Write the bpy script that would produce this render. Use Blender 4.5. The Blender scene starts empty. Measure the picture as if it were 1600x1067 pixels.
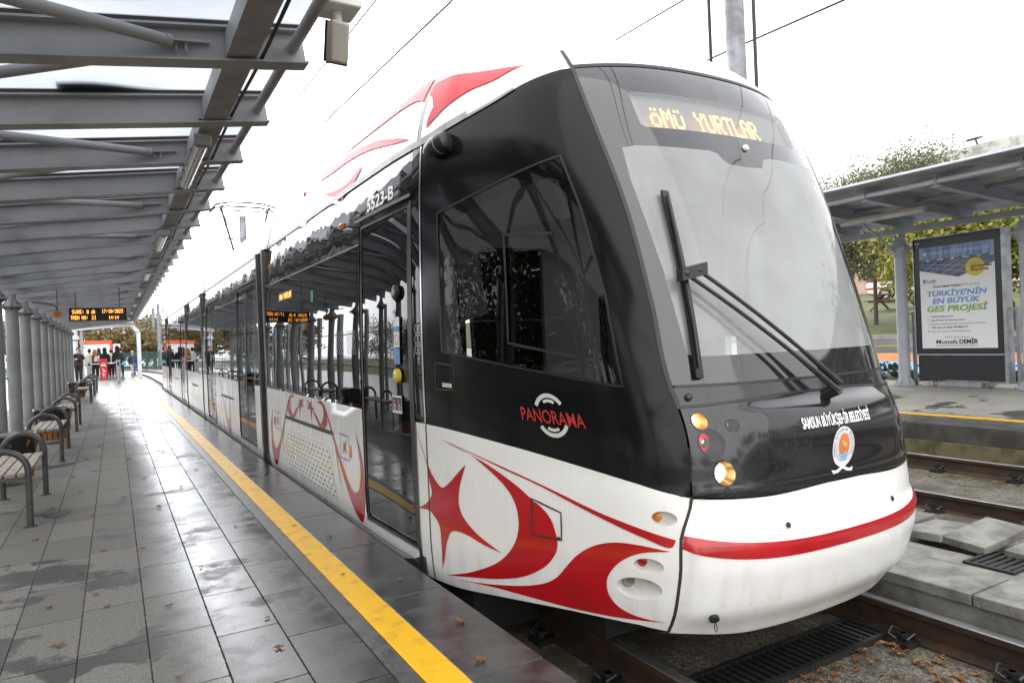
import bpy, bmesh, math, random, bisect
from mathutils import Vector, Matrix, noise
from mathutils.geometry import delaunay_2d_cdt
SC = bpy.context.scene
COL = SC.collection
R = math.radians
random.seed(7)

# ------------------------------------------------------------------ camera
cam_data = bpy.data.cameras.new('camera')
cam_data.sensor_width = 36.0
cam_data.lens = 24.3
cam_data.clip_start = 0.05
cam_data.clip_end = 1500
cam = bpy.data.objects.new('camera', cam_data)
EX = Vector((0.86559, -0.499, -0.041875))
EY = Vector((-0.038391, 0.017248, -0.999114))
FW = Vector((0.49928, 0.86643, -0.004227))
M4 = Matrix.Identity(4)
for i in range(3):
    M4[i][0] = EX[i]; M4[i][1] = -EY[i]; M4[i][2] = -FW[i]
M4[0][3], M4[1][3], M4[2][3] = 0.0, 0.0, 1.30
cam.matrix_world = M4
COL.objects.link(cam)
SC.camera = cam

# ------------------------------------------------------------------ overcast daylight
SUN_EL, SUN_AZ = R(38), R(198)
GLOW_AZ = R(4)
world = bpy.data.worlds.new('World')
SC.world = world
world.use_nodes = True
wt = world.node_tree
wt.nodes.clear()
w_out = wt.nodes.new('ShaderNodeOutputWorld')
w_bg = wt.nodes.new('ShaderNodeBackground')
w_sky = wt.nodes.new('ShaderNodeTexSky')
w_sky.sky_type = 'NISHITA'
w_sky.sun_disc = False
w_sky.sun_elevation = SUN_EL
w_sky.sun_rotation = SUN_AZ
w_hs = wt.nodes.new('ShaderNodeHueSaturation')
w_hs.inputs['Saturation'].default_value = 0.10
w_tc = wt.nodes.new('ShaderNodeTexCoord')
w_no = wt.nodes.new('ShaderNodeTexNoise')
w_no.inputs['Scale'].default_value = 2.2
w_no.inputs['Detail'].default_value = 4
w_rp = wt.nodes.new('ShaderNodeValToRGB')
w_rp.color_ramp.elements[0].position = 0.3
w_rp.color_ramp.elements[0].color = (10.6, 10.9, 11.5, 1)
w_rp.color_ramp.elements[1].position = 0.7
w_rp.color_ramp.elements[1].color = (13.2, 13.3, 13.5, 1)
w_mx = wt.nodes.new('ShaderNodeMix')
w_mx.data_type = 'RGBA'
w_mx.inputs[0].default_value = 0.88
wt.links.new(w_sky.outputs[0], w_hs.inputs['Color'])
wt.links.new(w_tc.outputs['Generated'], w_no.inputs['Vector'])
wt.links.new(w_no.outputs['Fac'], w_rp.inputs[0])
wt.links.new(w_hs.outputs[0], w_mx.inputs[6])
wt.links.new(w_rp.outputs[0], w_mx.inputs[7])
# added sky glow low over the far end, brightens the wet paving's reflection
w_sd = wt.nodes.new('ShaderNodeVectorMath'); w_sd.operation = 'DOT_PRODUCT'
w_nm = wt.nodes.new('ShaderNodeVectorMath'); w_nm.operation = 'NORMALIZE'
wt.links.new(w_tc.outputs['Generated'], w_nm.inputs[0])
wt.links.new(w_nm.outputs[0], w_sd.inputs[0])
w_sd.inputs[1].default_value = (math.sin(GLOW_AZ)*math.cos(R(20)), math.cos(GLOW_AZ)*math.cos(R(20)), math.sin(R(20)))
w_gl = wt.nodes.new('ShaderNodeMapRange'); w_gl.interpolation_type = 'SMOOTHSTEP'
w_gl.inputs['From Min'].default_value = 0.62; w_gl.inputs['From Max'].default_value = 1.0
w_gl.inputs['To Min'].default_value = 0.95; w_gl.inputs['To Max'].default_value = 2.6
wt.links.new(w_sd.outputs['Value'], w_gl.inputs['Value'])
w_ml = wt.nodes.new('ShaderNodeVectorMath'); w_ml.operation = 'SCALE'
wt.links.new(w_mx.outputs[2], w_ml.inputs[0]); wt.links.new(w_gl.outputs[0], w_ml.inputs['Scale'])
wt.links.new(w_ml.outputs[0], w_bg.inputs['Color'])
w_bg.inputs['Strength'].default_value = 0.10
wt.links.new(w_bg.outputs[0], w_out.inputs['Surface'])
sun_d = bpy.data.lights.new('sun', 'SUN')
sun_d.energy = 0.85
sun_d.angle = R(80)
sun_d.color = (1.0, 0.97, 0.93)
sun = bpy.data.objects.new('sun', sun_d)
sun.rotation_euler = (R(90) - SUN_EL, 0, -SUN_AZ + math.pi)
COL.objects.link(sun)
SC.view_settings.view_transform = 'Standard'
SC.view_settings.look = 'None'
SC.view_settings.gamma = 1.0
SC.view_settings.use_curve_mapping = False
SC.view_settings.exposure = 0.95
SC.cycles.max_bounces = 8
SC.cycles.transparent_max_bounces = 12
SC.cycles.sample_clamp_indirect = 6.0
SC.cycles.caustics_reflective = False
SC.cycles.caustics_refractive = False
SC.cycles.use_denoising = True

# ------------------------------------------------------------------ materials
def nodes_of(name):
    m = bpy.data.materials.new(name)
    m.use_nodes = True
    nt = m.node_tree
    return m, nt, nt.nodes['Principled BSDF']

def lk(nt, a, b): nt.links.new(a, b)

def mk(name, col, rough=0.5, metal=0.0, coat=0.0, col2=None, scale=4.0, detail=6.0, lo=0.4, hi=0.62,
       bump=0.0, bscale=40.0, rough2=None, emit=None, estr=0.0, spec=0.5, stretch=None, trans=0.0):
    m, nt, b = nodes_of(name)
    b.inputs['Base Color'].default_value = (*col, 1)
    b.inputs['Roughness'].default_value = rough
    b.inputs['Metallic'].default_value = metal
    b.inputs['Coat Weight'].default_value = coat
    b.inputs['Coat Roughness'].default_value = 0.03
    b.inputs['Specular IOR Level'].default_value = spec
    b.inputs['Transmission Weight'].default_value = trans
    if emit:
        b.inputs['Emission Color'].default_value = (*emit, 1)
        b.inputs['Emission Strength'].default_value = estr
    tc = nt.nodes.new('ShaderNodeTexCoord')
    vec = tc.outputs['Object']
    if stretch:
        mp = nt.nodes.new('ShaderNodeMapping')
        mp.inputs['Scale'].default_value = stretch
        lk(nt, vec, mp.inputs['Vector'])
        vec = mp.outputs['Vector']
    if col2 or rough2 is not None:
        n = nt.nodes.new('ShaderNodeTexNoise')
        n.inputs['Scale'].default_value = scale
        n.inputs['Detail'].default_value = detail
        n.inputs['Roughness'].default_value = 0.6
        lk(nt, vec, n.inputs['Vector'])
        mr = nt.nodes.new('ShaderNodeMapRange')
        mr.interpolation_type = 'SMOOTHSTEP'
        mr.inputs['From Min'].default_value = lo
        mr.inputs['From Max'].default_value = hi
        lk(nt, n.outputs['Fac'], mr.inputs['Value'])
        if col2:
            mx = nt.nodes.new('ShaderNodeMix')
            mx.data_type = 'RGBA'
            mx.inputs[6].default_value = (*col, 1)
            mx.inputs[7].default_value = (*col2, 1)
            lk(nt, mr.outputs[0], mx.inputs[0])
            lk(nt, mx.outputs[2], b.inputs['Base Color'])
        if rough2 is not None:
            m2 = nt.nodes.new('ShaderNodeMapRange')
            m2.inputs['To Min'].default_value = rough
            m2.inputs['To Max'].default_value = rough2
            lk(nt, mr.outputs[0], m2.inputs['Value'])
            lk(nt, m2.outputs[0], b.inputs['Roughness'])
    if bump:
        n2 = nt.nodes.new('ShaderNodeTexNoise')
        n2.inputs['Scale'].default_value = bscale
        n2.inputs['Detail'].default_value = 5
        lk(nt, vec, n2.inputs['Vector'])
        bp = nt.nodes.new('ShaderNodeBump')
        bp.inputs['Strength'].default_value = bump
        bp.inputs['Distance'].default_value = 0.01
        lk(nt, n2.outputs['Fac'], bp.inputs['Height'])
        lk(nt, bp.outputs[0], b.inputs['Normal'])
    return m

def math_node(nt, op, a, bval=None, c=None):
    n = nt.nodes.new('ShaderNodeMath')
    n.operation = op
    for i, v in enumerate((a, bval, c)):
        if v is None: continue
        if isinstance(v, (int, float)): n.inputs[i].default_value = v
        else: lk(nt, v, n.inputs[i])
    return n.outputs[0]

def smooth(nt, v, lo, hi, tmin=0.0, tmax=1.0):
    n = nt.nodes.new('ShaderNodeMapRange')
    n.interpolation_type = 'SMOOTHSTEP'
    n.inputs['From Min'].default_value = lo
    n.inputs['From Max'].default_value = hi
    n.inputs['To Min'].default_value = tmin
    n.inputs['To Max'].default_value = tmax
    lk(nt, v, n.inputs['Value'])
    return n.outputs[0]

def noise_n(nt, vec, scale, detail=5, rough=0.55):
    n = nt.nodes.new('ShaderNodeTexNoise')
    n.inputs['Scale'].default_value = scale
    n.inputs['Detail'].default_value = detail
    n.inputs['Roughness'].default_value = rough
    lk(nt, vec, n.inputs['Vector'])
    return n.outputs['Fac']

def mixc(nt, f, a, b):
    n = nt.nodes.new('ShaderNodeMix')
    n.data_type = 'RGBA'
    for s, v in ((0, f), (6, a), (7, b)):
        if isinstance(v, (int, float)): n.inputs[s].default_value = v
        elif isinstance(v, tuple): n.inputs[s].default_value = (*v, 1)
        else: lk(nt, v, n.inputs[s])
    return n.outputs[2]

# wet granite paving: long narrow slabs in columns, dry under the roof and soaked towards the edge
def paving_material(name, x0, cw, length, dry_to, wet_from, dark=1.0, flip=1):
    m, nt, b = nodes_of(name)
    g = nt.nodes.new('ShaderNodeNewGeometry')
    sp = nt.nodes.new('ShaderNodeSeparateXYZ')
    lk(nt, g.outputs['Position'], sp.inputs[0])
    X, Y = sp.outputs[0], sp.outputs[1]
    cx = math_node(nt, 'DIVIDE', math_node(nt, 'SUBTRACT', X, x0), cw)
    ci = math_node(nt, 'FLOOR', cx)
    cf = math_node(nt, 'FRACT', cx)
    wn = nt.nodes.new('ShaderNodeTexWhiteNoise'); wn.noise_dimensions = '1D'
    lk(nt, ci, wn.inputs['W'])
    ry = math_node(nt, 'ADD', math_node(nt, 'DIVIDE', Y, length), math_node(nt, 'MULTIPLY', wn.outputs['Value'], 7.3))
    ri = math_node(nt, 'FLOOR', ry)
    rf = math_node(nt, 'FRACT', ry)
    dx = math_node(nt, 'MULTIPLY', math_node(nt, 'MINIMUM', cf, math_node(nt, 'SUBTRACT', 1.0, cf)), cw)
    dy = math_node(nt, 'MULTIPLY', math_node(nt, 'MINIMUM', rf, math_node(nt, 'SUBTRACT', 1.0, rf)), length)
    d = math_node(nt, 'MINIMUM', dx, dy)
    wob = noise_n(nt, g.outputs['Position'], 30, 3)
    d = math_node(nt, 'ADD', d, math_node(nt, 'MULTIPLY', math_node(nt, 'SUBTRACT', wob, 0.5), 0.006))
    joint = smooth(nt, d, 0.0015, 0.0045, 1.0, 0.0)
    w2 = nt.nodes.new('ShaderNodeTexWhiteNoise'); w2.noise_dimensions = '2D'
    cb = nt.nodes.new('ShaderNodeCombineXYZ')
    lk(nt, ci, cb.inputs[0]); lk(nt, ri, cb.inputs[1])
    lk(nt, cb.outputs[0], w2.inputs['Vector'])
    tile = w2.outputs['Value']
    P = g.outputs['Position']
    big = noise_n(nt, P, 0.9, 6, 0.65)
    mid = noise_n(nt, P, 3.2, 7, 0.65)
    fine = noise_n(nt, P, 70, 8, 0.8)
    grit = noise_n(nt, P, 320, 2, 0.7)
    # wetness
    far = smooth(nt, Y, 8.0, 34.0, 0.0, 1.1)
    xw = math_node(nt, 'ADD', math_node(nt, 'ADD', math_node(nt, 'MULTIPLY', X, flip), far), math_node(nt, 'MULTIPLY', math_node(nt, 'SUBTRACT', mid, 0.5), 0.55))
    wet = smooth(nt, xw, dry_to, wet_from)
    near = smooth(nt, Y, 4.2, 5.6, 0.075, 0.0)
    damp = smooth(nt, math_node(nt, 'ADD', noise_n(nt, P, 1.35, 7, 0.62), near), 0.575, 0.605)
    spots = smooth(nt, noise_n(nt, P, 2.6, 4, 0.6), 0.655, 0.68)
    wetall = math_node(nt, 'MAXIMUM', wet, math_node(nt, 'MULTIPLY', math_node(nt, 'MAXIMUM', damp, spots), 0.95))
    pud = math_node(nt, 'MULTIPLY', wet, smooth(nt, math_node(nt, 'ADD', noise_n(nt, P, 1.7, 6, 0.62), math_node(nt, 'MULTIPLY', math_node(nt, 'SUBTRACT', tile, 0.5), 0.16)), 0.31, 0.45))
    dry_c = mixc(nt, smooth(nt, fine, 0.34, 0.66), (0.105 * dark, 0.100 * dark, 0.089 * dark), (0.265 * dark, 0.253 * dark, 0.227 * dark))
    dry_c = mixc(nt, smooth(nt, tile, 0, 1, 0.0, 0.45), dry_c, (0.095 * dark, 0.089 * dark, 0.077 * dark))
    dry_c = mixc(nt, smooth(nt, big, 0.5, 0.7, 0.0, 0.35), dry_c, (0.185 * dark, 0.165 * dark, 0.13 * dark))
    wet_c = mixc(nt, smooth(nt, fine, 0.34, 0.66), (0.022, 0.021, 0.019), (0.062, 0.059, 0.052))
    wet_c = mixc(nt, smooth(nt, tile, 0, 1, 0.0, 0.5), wet_c, (0.035, 0.035, 0.035))
    c = mixc(nt, wetall, dry_c, wet_c)
    c = mixc(nt, math_node(nt, 'MULTIPLY', joint, 0.85), c, (0.02, 0.019, 0.016))
    lk(nt, c, b.inputs['Base Color'])
    rdry = smooth(nt, fine, 0.3, 0.7, 0.6, 0.8)
    film = smooth(nt, mid, 0.35, 0.7, 0.10, 0.26)
    film = math_node(nt, 'ADD', film, math_node(nt, 'MULTIPLY', tile, 0.12))
    n = nt.nodes.new('ShaderNodeMix'); n.data_type = 'FLOAT'
    dampr = nt.nodes.new('ShaderNodeMix'); dampr.data_type = 'FLOAT'; lk(nt, wetall, dampr.inputs[0]); lk(nt, rdry, dampr.inputs[2]); dampr.inputs[3].default_value = 0.40
    lk(nt, pud, n.inputs[0]); lk(nt, dampr.outputs[0], n.inputs[2]); lk(nt, film, n.inputs[3])
    lk(nt, math_node(nt, 'MAXIMUM', n.outputs[0], math_node(nt, 'MULTIPLY', joint, 0.75)), b.inputs['Roughness'])
    lk(nt, math_node(nt, 'MULTIPLY', smooth(nt, joint, 0, 1, 1.0, 0.15), smooth(nt, pud, 0, 1, 0.22, 0.5)), b.inputs['Specular IOR Level'])
    hgt = math_node(nt, 'ADD', math_node(nt, 'MULTIPLY', grit, 0.35), math_node(nt, 'MULTIPLY', fine, 0.35))
    hgt = math_node(nt, 'MULTIPLY', hgt, math_node(nt, 'SUBTRACT', 1.0, math_node(nt, 'MULTIPLY', pud, 0.75)))
    hgt = math_node(nt, 'SUBTRACT', hgt, math_node(nt, 'MULTIPLY', joint, 1.2))
    hgt = math_node(nt, 'ADD', hgt, math_node(nt, 'MULTIPLY', tile, 0.25))
    bp = nt.nodes.new('ShaderNodeBump')
    bp.inputs['Strength'].default_value = 0.55
    bp.inputs['Distance'].default_value = 0.003
    lk(nt, hgt, bp.inputs['Height'])
    lk(nt, bp.outputs[0], b.inputs['Normal'])
    return m

# glossy lacquer / glass with a slow waviness so reflections wobble like real panels
def gloss_material(name, col, rough, wave=0.02, wscale=1.6, coat=0.0, dust=None, dust_lo=0.5, dust_hi=0.75, spec=0.5):
    m, nt, b = nodes_of(name)
    b.inputs['Coat Weight'].default_value = coat
    b.inputs['Coat Roughness'].default_value = 0.02
    b.inputs['Specular IOR Level'].default_value = spec
    g = nt.nodes.new('ShaderNodeNewGeometry')
    P = g.outputs['Position']
    if dust:
        spk = noise_n(nt, P, 55, 6, 0.75)
        big = noise_n(nt, P, 2.0, 4, 0.6)
        f = smooth(nt, math_node(nt, 'ADD', math_node(nt, 'MULTIPLY', spk, 0.6), math_node(nt, 'MULTIPLY', big, 0.4)), dust_lo, dust_hi)
        lk(nt, mixc(nt, f, col, dust), b.inputs['Base Color'])
        lk(nt, smooth(nt, f, 0, 1, rough, rough + 0.22), b.inputs['Roughness'])
    else:
        b.inputs['Base Color'].default_value = (*col, 1)
        b.inputs['Roughness'].default_value = rough
    if wave:
        bp = nt.nodes.new('ShaderNodeBump')
        bp.inputs['Strength'].default_value = 1.0
        bp.inputs['Distance'].default_value = wave
        lk(nt, noise_n(nt, P, wscale, 2, 0.4), bp.inputs['Height'])
        lk(nt, bp.outputs[0], b.inputs['Normal'])
        if coat: lk(nt, bp.outputs[0], b.inputs['Coat Normal'])
    return m

# white body paint with road grime that gathers in vertical rain streaks
def body_white(name, col=(0.87, 0.86, 0.83)):
    m, nt, b = nodes_of(name)
    g = nt.nodes.new('ShaderNodeNewGeometry')
    P = g.outputs['Position']
    mp = nt.nodes.new('ShaderNodeMapping')
    mp.inputs['Scale'].default_value = (14, 14, 1.3)
    lk(nt, P, mp.inputs['Vector'])
    st = noise_n(nt, mp.outputs[0], 1.0, 5, 0.6)
    sp = nt.nodes.new('ShaderNodeSeparateXYZ'); lk(nt, P, sp.inputs[0])
    low = smooth(nt, sp.outputs[2], -0.15, 0.55, 0.36, 0.03)
    spk = smooth(nt, noise_n(nt, P, 38, 6, 0.75), 0.57, 0.68)
    f = math_node(nt, 'ADD', math_node(nt, 'MULTIPLY', smooth(nt, st, 0.46, 0.75), low), math_node(nt, 'MULTIPLY', spk, math_node(nt, 'MULTIPLY', low, 0.9)))
    lk(nt, mixc(nt, f, col, (0.36, 0.30, 0.21)), b.inputs['Base Color'])
    lk(nt, smooth(nt, st, 0.3, 0.7, 0.16, 0.30), b.inputs['Roughness'])
    b.inputs['Coat Weight'].default_value = 0.25
    b.inputs['Coat Roughness'].default_value = 0.05
    return m

def foliage(name, cols):
    m, nt, b = nodes_of(name)
    g = nt.nodes.new('ShaderNodeNewGeometry')
    rp = nt.nodes.new('ShaderNodeValToRGB')
    while len(rp.color_ramp.elements) < len(cols): rp.color_ramp.elements.new(0.5)
    for i, c in enumerate(cols):
        rp.color_ramp.elements[i].position = i / (len(cols) - 1)
        rp.color_ramp.elements[i].color = (*c, 1)
    oi = nt.nodes.new('ShaderNodeObjectInfo')
    big = noise_n(nt, g.outputs['Position'], 0.55, 3)
    f = math_node(nt, 'ADD', math_node(nt, 'MULTIPLY', g.outputs['Random Per Island'], 0.65), math_node(nt, 'MULTIPLY', smooth(nt, big, 0.3, 0.7), 0.25))
    f = math_node(nt, 'ADD', f, math_node(nt, 'MULTIPLY', oi.outputs['Random'], 0.12))
    lk(nt, f, rp.inputs[0])
    lk(nt, rp.outputs[0], b.inputs['Base Color'])
    b.inputs['Roughness'].default_value = 0.5
    tr = nt.nodes.new('ShaderNodeBsdfTranslucent')
    lk(nt, rp.outputs[0], tr.inputs['Color'])
    ms = nt.nodes.new('ShaderNodeMixShader')
    ms.inputs[0].default_value = 0.35
    lk(nt, b.outputs[0], ms.inputs[1]); lk(nt, tr.outputs[0], ms.inputs[2])
    lk(nt, ms.outputs[0], nt.nodes['Material Output'].inputs['Surface'])
    return m

def clear_glass(name, tint=(0.9, 0.93, 0.92), refl_rough=0.02, film=0.0, film_col=(0.8, 0.82, 0.82), wave=0.0, streak=False):
    m, nt, b = nodes_of(name)
    nt.nodes.remove(b)
    tp = nt.nodes.new('ShaderNodeBsdfTransparent'); tp.inputs[0].default_value = (*tint, 1)
    gl = nt.nodes.new('ShaderNodeBsdfGlossy'); gl.inputs['Roughness'].default_value = refl_rough
    fr = nt.nodes.new('ShaderNodeFresnel'); fr.inputs['IOR'].default_value = 1.52
    base = tp.outputs[0]
    g = nt.nodes.new('ShaderNodeNewGeometry')
    if film:
        df = nt.nodes.new('ShaderNodeBsdfDiffuse'); df.inputs[0].default_value = (*film_col, 1)
        tl = nt.nodes.new('ShaderNodeBsdfTranslucent'); tl.inputs[0].default_value = (*film_col, 1)
        a = nt.nodes.new('ShaderNodeMixShader'); a.inputs[0].default_value = 0.15
        lk(nt, df.outputs[0], a.inputs[1]); lk(nt, tl.outputs[0], a.inputs[2])
        mixf = nt.nodes.new('ShaderNodeMixShader')
        if streak:
            v = noise_n(nt, g.outputs['Position'], 2.4, 6, 0.6)
            lk(nt, smooth(nt, v, 0.3, 0.72, film * 0.88, film * 1.12), mixf.inputs[0])
        else:
            mixf.inputs[0].default_value = film
        lk(nt, base, mixf.inputs[1]); lk(nt, a.outputs[0], mixf.inputs[2])
        base = mixf.outputs[0]
    if wave:
        bp = nt.nodes.new('ShaderNodeBump'); bp.inputs['Distance'].default_value = wave
        lk(nt, noise_n(nt, g.outputs['Position'], 1.5, 2, 0.4), bp.inputs['Height'])
        lk(nt, bp.outputs[0], gl.inputs['Normal'])
    mx = nt.nodes.new('ShaderNodeMixShader')
    lk(nt, fr.outputs[0], mx.inputs[0]); lk(nt, base, mx.inputs[1]); lk(nt, gl.outputs[0], mx.inputs[2])
    lk(nt, mx.outputs[0], nt.nodes['Material Output'].inputs['Surface'])
    return m

MT = {}
MT['paving'] = paving_material('wet_granite_paving', 0.085 - 0.2715 * 20, 0.2715, 0.60, 0.0, 0.42)
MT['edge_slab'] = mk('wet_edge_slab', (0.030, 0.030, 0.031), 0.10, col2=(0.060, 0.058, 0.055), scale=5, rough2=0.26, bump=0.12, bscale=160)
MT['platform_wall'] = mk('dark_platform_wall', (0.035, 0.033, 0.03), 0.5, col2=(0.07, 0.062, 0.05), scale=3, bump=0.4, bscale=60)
MT['yellow_line'] = mk('yellow_tactile_paint', (0.80, 0.44, 0.006), 0.34, col2=(0.56, 0.30, 0.012), scale=9, rough2=0.5, lo=0.5, hi=0.72, bump=0.2, bscale=120, spec=0.25)
MT['ribbed'] = mk('grey_ribbed_strip', (0.085, 0.082, 0.075), 0.25, col2=(0.05, 0.048, 0.044), scale=9, bump=0.25, bscale=90)
MT['canopy_steel'] = mk('grey_painted_steel', (0.40, 0.403, 0.415), 0.42, col2=(0.30, 0.296, 0.296), scale=1.6, detail=9, lo=0.36, hi=0.66, bump=0.06, bscale=70, rough2=0.55)
MT['post_steel'] = mk('darkened_post_steel', (0.25, 0.254, 0.265), 0.45, col2=(0.19, 0.19, 0.195), scale=1.6, detail=9, rough2=0.55)  # darker copy of the rafter steel, offsets the sun on the posts
MT['canopy_steel_dark'] = mk('dark_grey_steel', (0.12, 0.125, 0.135), 0.45, col2=(0.09, 0.093, 0.10), scale=3)
MT['galvanised'] = mk('galvanised_steel', (0.42, 0.44, 0.46), 0.38, metal=0.75, col2=(0.32, 0.34, 0.36), scale=6, rough2=0.5)
MT['light_steel'] = mk('light_grey_steel', (0.42, 0.44, 0.48), 0.4, col2=(0.36, 0.38, 0.42), scale=3)
MT['white_steel'] = mk('white_painted_steel', (0.66, 0.69, 0.76), 0.35, col2=(0.56, 0.59, 0.66), scale=2)
MT['seal'] = mk('black_rubber', (0.012, 0.012, 0.012), 0.45)
MT['white'] = body_white('white_tram_paint')
MT['red'] = mk('red_vinyl', (0.47, 0.010, 0.016), 0.22, coat=0.3, col2=(0.38, 0.012, 0.014), scale=5, lo=0.45, hi=0.75)
MT['red_roof'] = mk('red_roof_vinyl', (0.50, 0.015, 0.025), 0.45, coat=0.0, spec=0.3)
MT['red_lamp'] = mk('red_lamp_ring', (0.60, 0.012, 0.02), 0.2, coat=0.8, emit=(1.0, 0.02, 0.03), estr=0.25)
MT['black_gloss'] = gloss_material('black_gloss_panel', (0.010, 0.010, 0.012), 0.035, wave=0.006, wscale=2.6, coat=0.6)
MT['black_side'] = gloss_material('black_cab_panel', (0.006, 0.006, 0.007), 0.15, wave=0.0012, wscale=1.5, coat=0.0, dust=(0.010, 0.010, 0.011), dust_lo=0.5, dust_hi=0.8, spec=0.20)
MT['black_front'] = gloss_material('black_nose_panel', (0.014, 0.014, 0.016), 0.15, wave=0.0008, wscale=2.0, coat=0.2, dust=(0.06, 0.06, 0.062), dust_lo=0.5, dust_hi=0.8)
MT['window'] = gloss_material('tinted_window_glass', (0.006, 0.007, 0.008), 0.012, wave=0.002, wscale=1.1, coat=0.0, spec=0.42)
MT['frit'] = gloss_material('black_glass_border', (0.018, 0.018, 0.020), 0.06, wave=0.002, wscale=1.5, coat=0.8, dust=(0.040, 0.039, 0.041), dust_lo=0.45, dust_hi=0.8)
MT['windshield'] = clear_glass('milky_windshield_glass', film=0.33, film_col=(0.93, 0.95, 0.945), wave=0.002, streak=True)  # clear glass with a whitish film mixed in
MT['display_glass'] = clear_glass('display_window_glass', film=0.22, film_col=(0.8, 0.8, 0.8))
MT['cab_glass'] = clear_glass('tinted_cab_glass', tint=(0.36, 0.36, 0.355), refl_rough=0.012, wave=0.0008)
MT['lamp_glass'] = clear_glass('lamp_cover_glass', tint=(0.97, 0.97, 0.97))
MT['grey_trim'] = mk('grey_gutter_trim', (0.30, 0.29, 0.26), 0.4, col2=(0.22, 0.21, 0.19), scale=8)
MT['chrome'] = mk('bright_seam_trim', (0.62, 0.63, 0.65), 0.18, metal=0.9)
MT['dark_plastic'] = mk('dark_plastic', (0.022, 0.022, 0.023), 0.38, col2=(0.035, 0.034, 0.033), scale=9)
MT['bellows'] = mk('bellows_rubber', (0.018, 0.018, 0.018), 0.6, bump=0.2, bscale=30)
MT['bellow_frame'] = mk('bellows_frame', (0.085, 0.082, 0.076), 0.45, col2=(0.055, 0.052, 0.05), scale=10)
MT['gap'] = mk('panel_gap', (0.035, 0.03, 0.024), 0.7)
MT['underframe'] = mk('black_underframe', (0.012, 0.011, 0.010), 0.8)
MT['bowl'] = mk('white_lamp_recess', (0.66, 0.64, 0.60), 0.35, col2=(0.45, 0.41, 0.34), scale=14, lo=0.45, hi=0.8)
MT['amber_lens'] = mk('amber_lens', (0.55, 0.17, 0.012), 0.15, coat=0.6)
MT['red_lens'] = mk('red_lens', (0.30, 0.006, 0.008), 0.15, coat=0.6)
MT['grey_lens'] = mk('grey_lens', (0.30, 0.29, 0.28), 0.18, metal=0.4, coat=0.6)
MT['amber_lit'] = mk('lit_amber_lamp', (0.9, 0.6, 0.3), 0.3, emit=(1.0, 0.60, 0.26), estr=2.3)
MT['head_lit'] = mk('lit_headlight', (0.9, 0.85, 0.7), 0.3, emit=(1.0, 0.86, 0.66), estr=2.8)
MT['amber_bowl'] = mk('amber_lit_reflector', (0.70, 0.42, 0.16), 0.25, metal=0.6)
MT['gold_bowl'] = mk('headlight_reflector', (0.62, 0.48, 0.28), 0.2, metal=0.85)
MT['led'] = mk('amber_led', (0.2, 0.06, 0.0), 0.4, emit=(1.0, 0.36, 0.055), estr=3.2)
MT['led_front'] = mk('amber_led_destination', (0.3, 0.1, 0.0), 0.4, emit=(1.0, 0.45, 0.11), estr=2.3)
MT['screen'] = mk('black_led_screen', (0.008, 0.008, 0.009), 0.35)
MT['mast_steel'] = mk('weathered_mast_steel', (0.30, 0.31, 0.33), 0.5, metal=0.4, col2=(0.20, 0.205, 0.215), scale=5, rough2=0.65)
MT['white_vinyl'] = mk('white_vinyl', (0.82, 0.82, 0.82), 0.3)
MT['pano_red'] = mk('red_lettering', (0.42, 0.03, 0.025), 0.35)
MT['pano_grey'] = mk('silver_lettering', (0.60, 0.59, 0.56), 0.35)
MT['yellow_plastic'] = mk('yellow_plastic', (0.68, 0.50, 0.03), 0.3)
MT['grey_plastic'] = mk('grey_plastic', (0.30, 0.30, 0.31), 0.35)
MT['blue'] = mk('blue_paint', (0.10, 0.30, 0.62), 0.4)
MT['maroon'] = mk('maroon_sticker', (0.12, 0.01, 0.03), 0.3)
MT['green_sticker'] = mk('green_sticker', (0.03, 0.30, 0.13), 0.4)
MT['cab_wall'] = mk('pale_cab_lining', (0.62, 0.64, 0.64), 0.6, col2=(0.55, 0.57, 0.57), scale=2)
MT['cab_dark'] = mk('dark_cab_trim', (0.03, 0.03, 0.032), 0.6)
MT['tube_grey'] = mk('grey_bench_tube', (0.105, 0.10, 0.095), 0.36, metal=0.35, col2=(0.075, 0.072, 0.068), scale=7, rough2=0.5)
MT['slat'] = mk('weathered_wood', (0.42, 0.37, 0.30), 0.7, col2=(0.26, 0.21, 0.16), scale=5, stretch=(14, 1.2, 14), lo=0.4, hi=0.68, bump=0.3, bscale=18)
MT['bin_wood'] = mk('orange_brown_wood', (0.38, 0.13, 0.030), 0.5, col2=(0.26, 0.08, 0.02), scale=6, stretch=(14, 14, 1.5))
MT['bin_bag'] = mk('black_bin_bag', (0.012, 0.012, 0.013), 0.28, bump=0.7, bscale=35)
MT['cctv'] = mk('beige_camera_housing', (0.46, 0.42, 0.36), 0.45)
MT['cctv_dark'] = mk('dark_camera_glass', (0.02, 0.02, 0.022), 0.2)
MT['white_plastic'] = mk('white_plastic', (0.74, 0.74, 0.73), 0.4)
MT['lum_body'] = mk('grey_lamp_body', (0.36, 0.35, 0.33), 0.5)
MT['lum_cover'] = mk('milky_lamp_cover', (0.58, 0.55, 0.50), 0.3, coat=0.4, col2=(0.46, 0.43, 0.38), scale=8)
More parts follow.
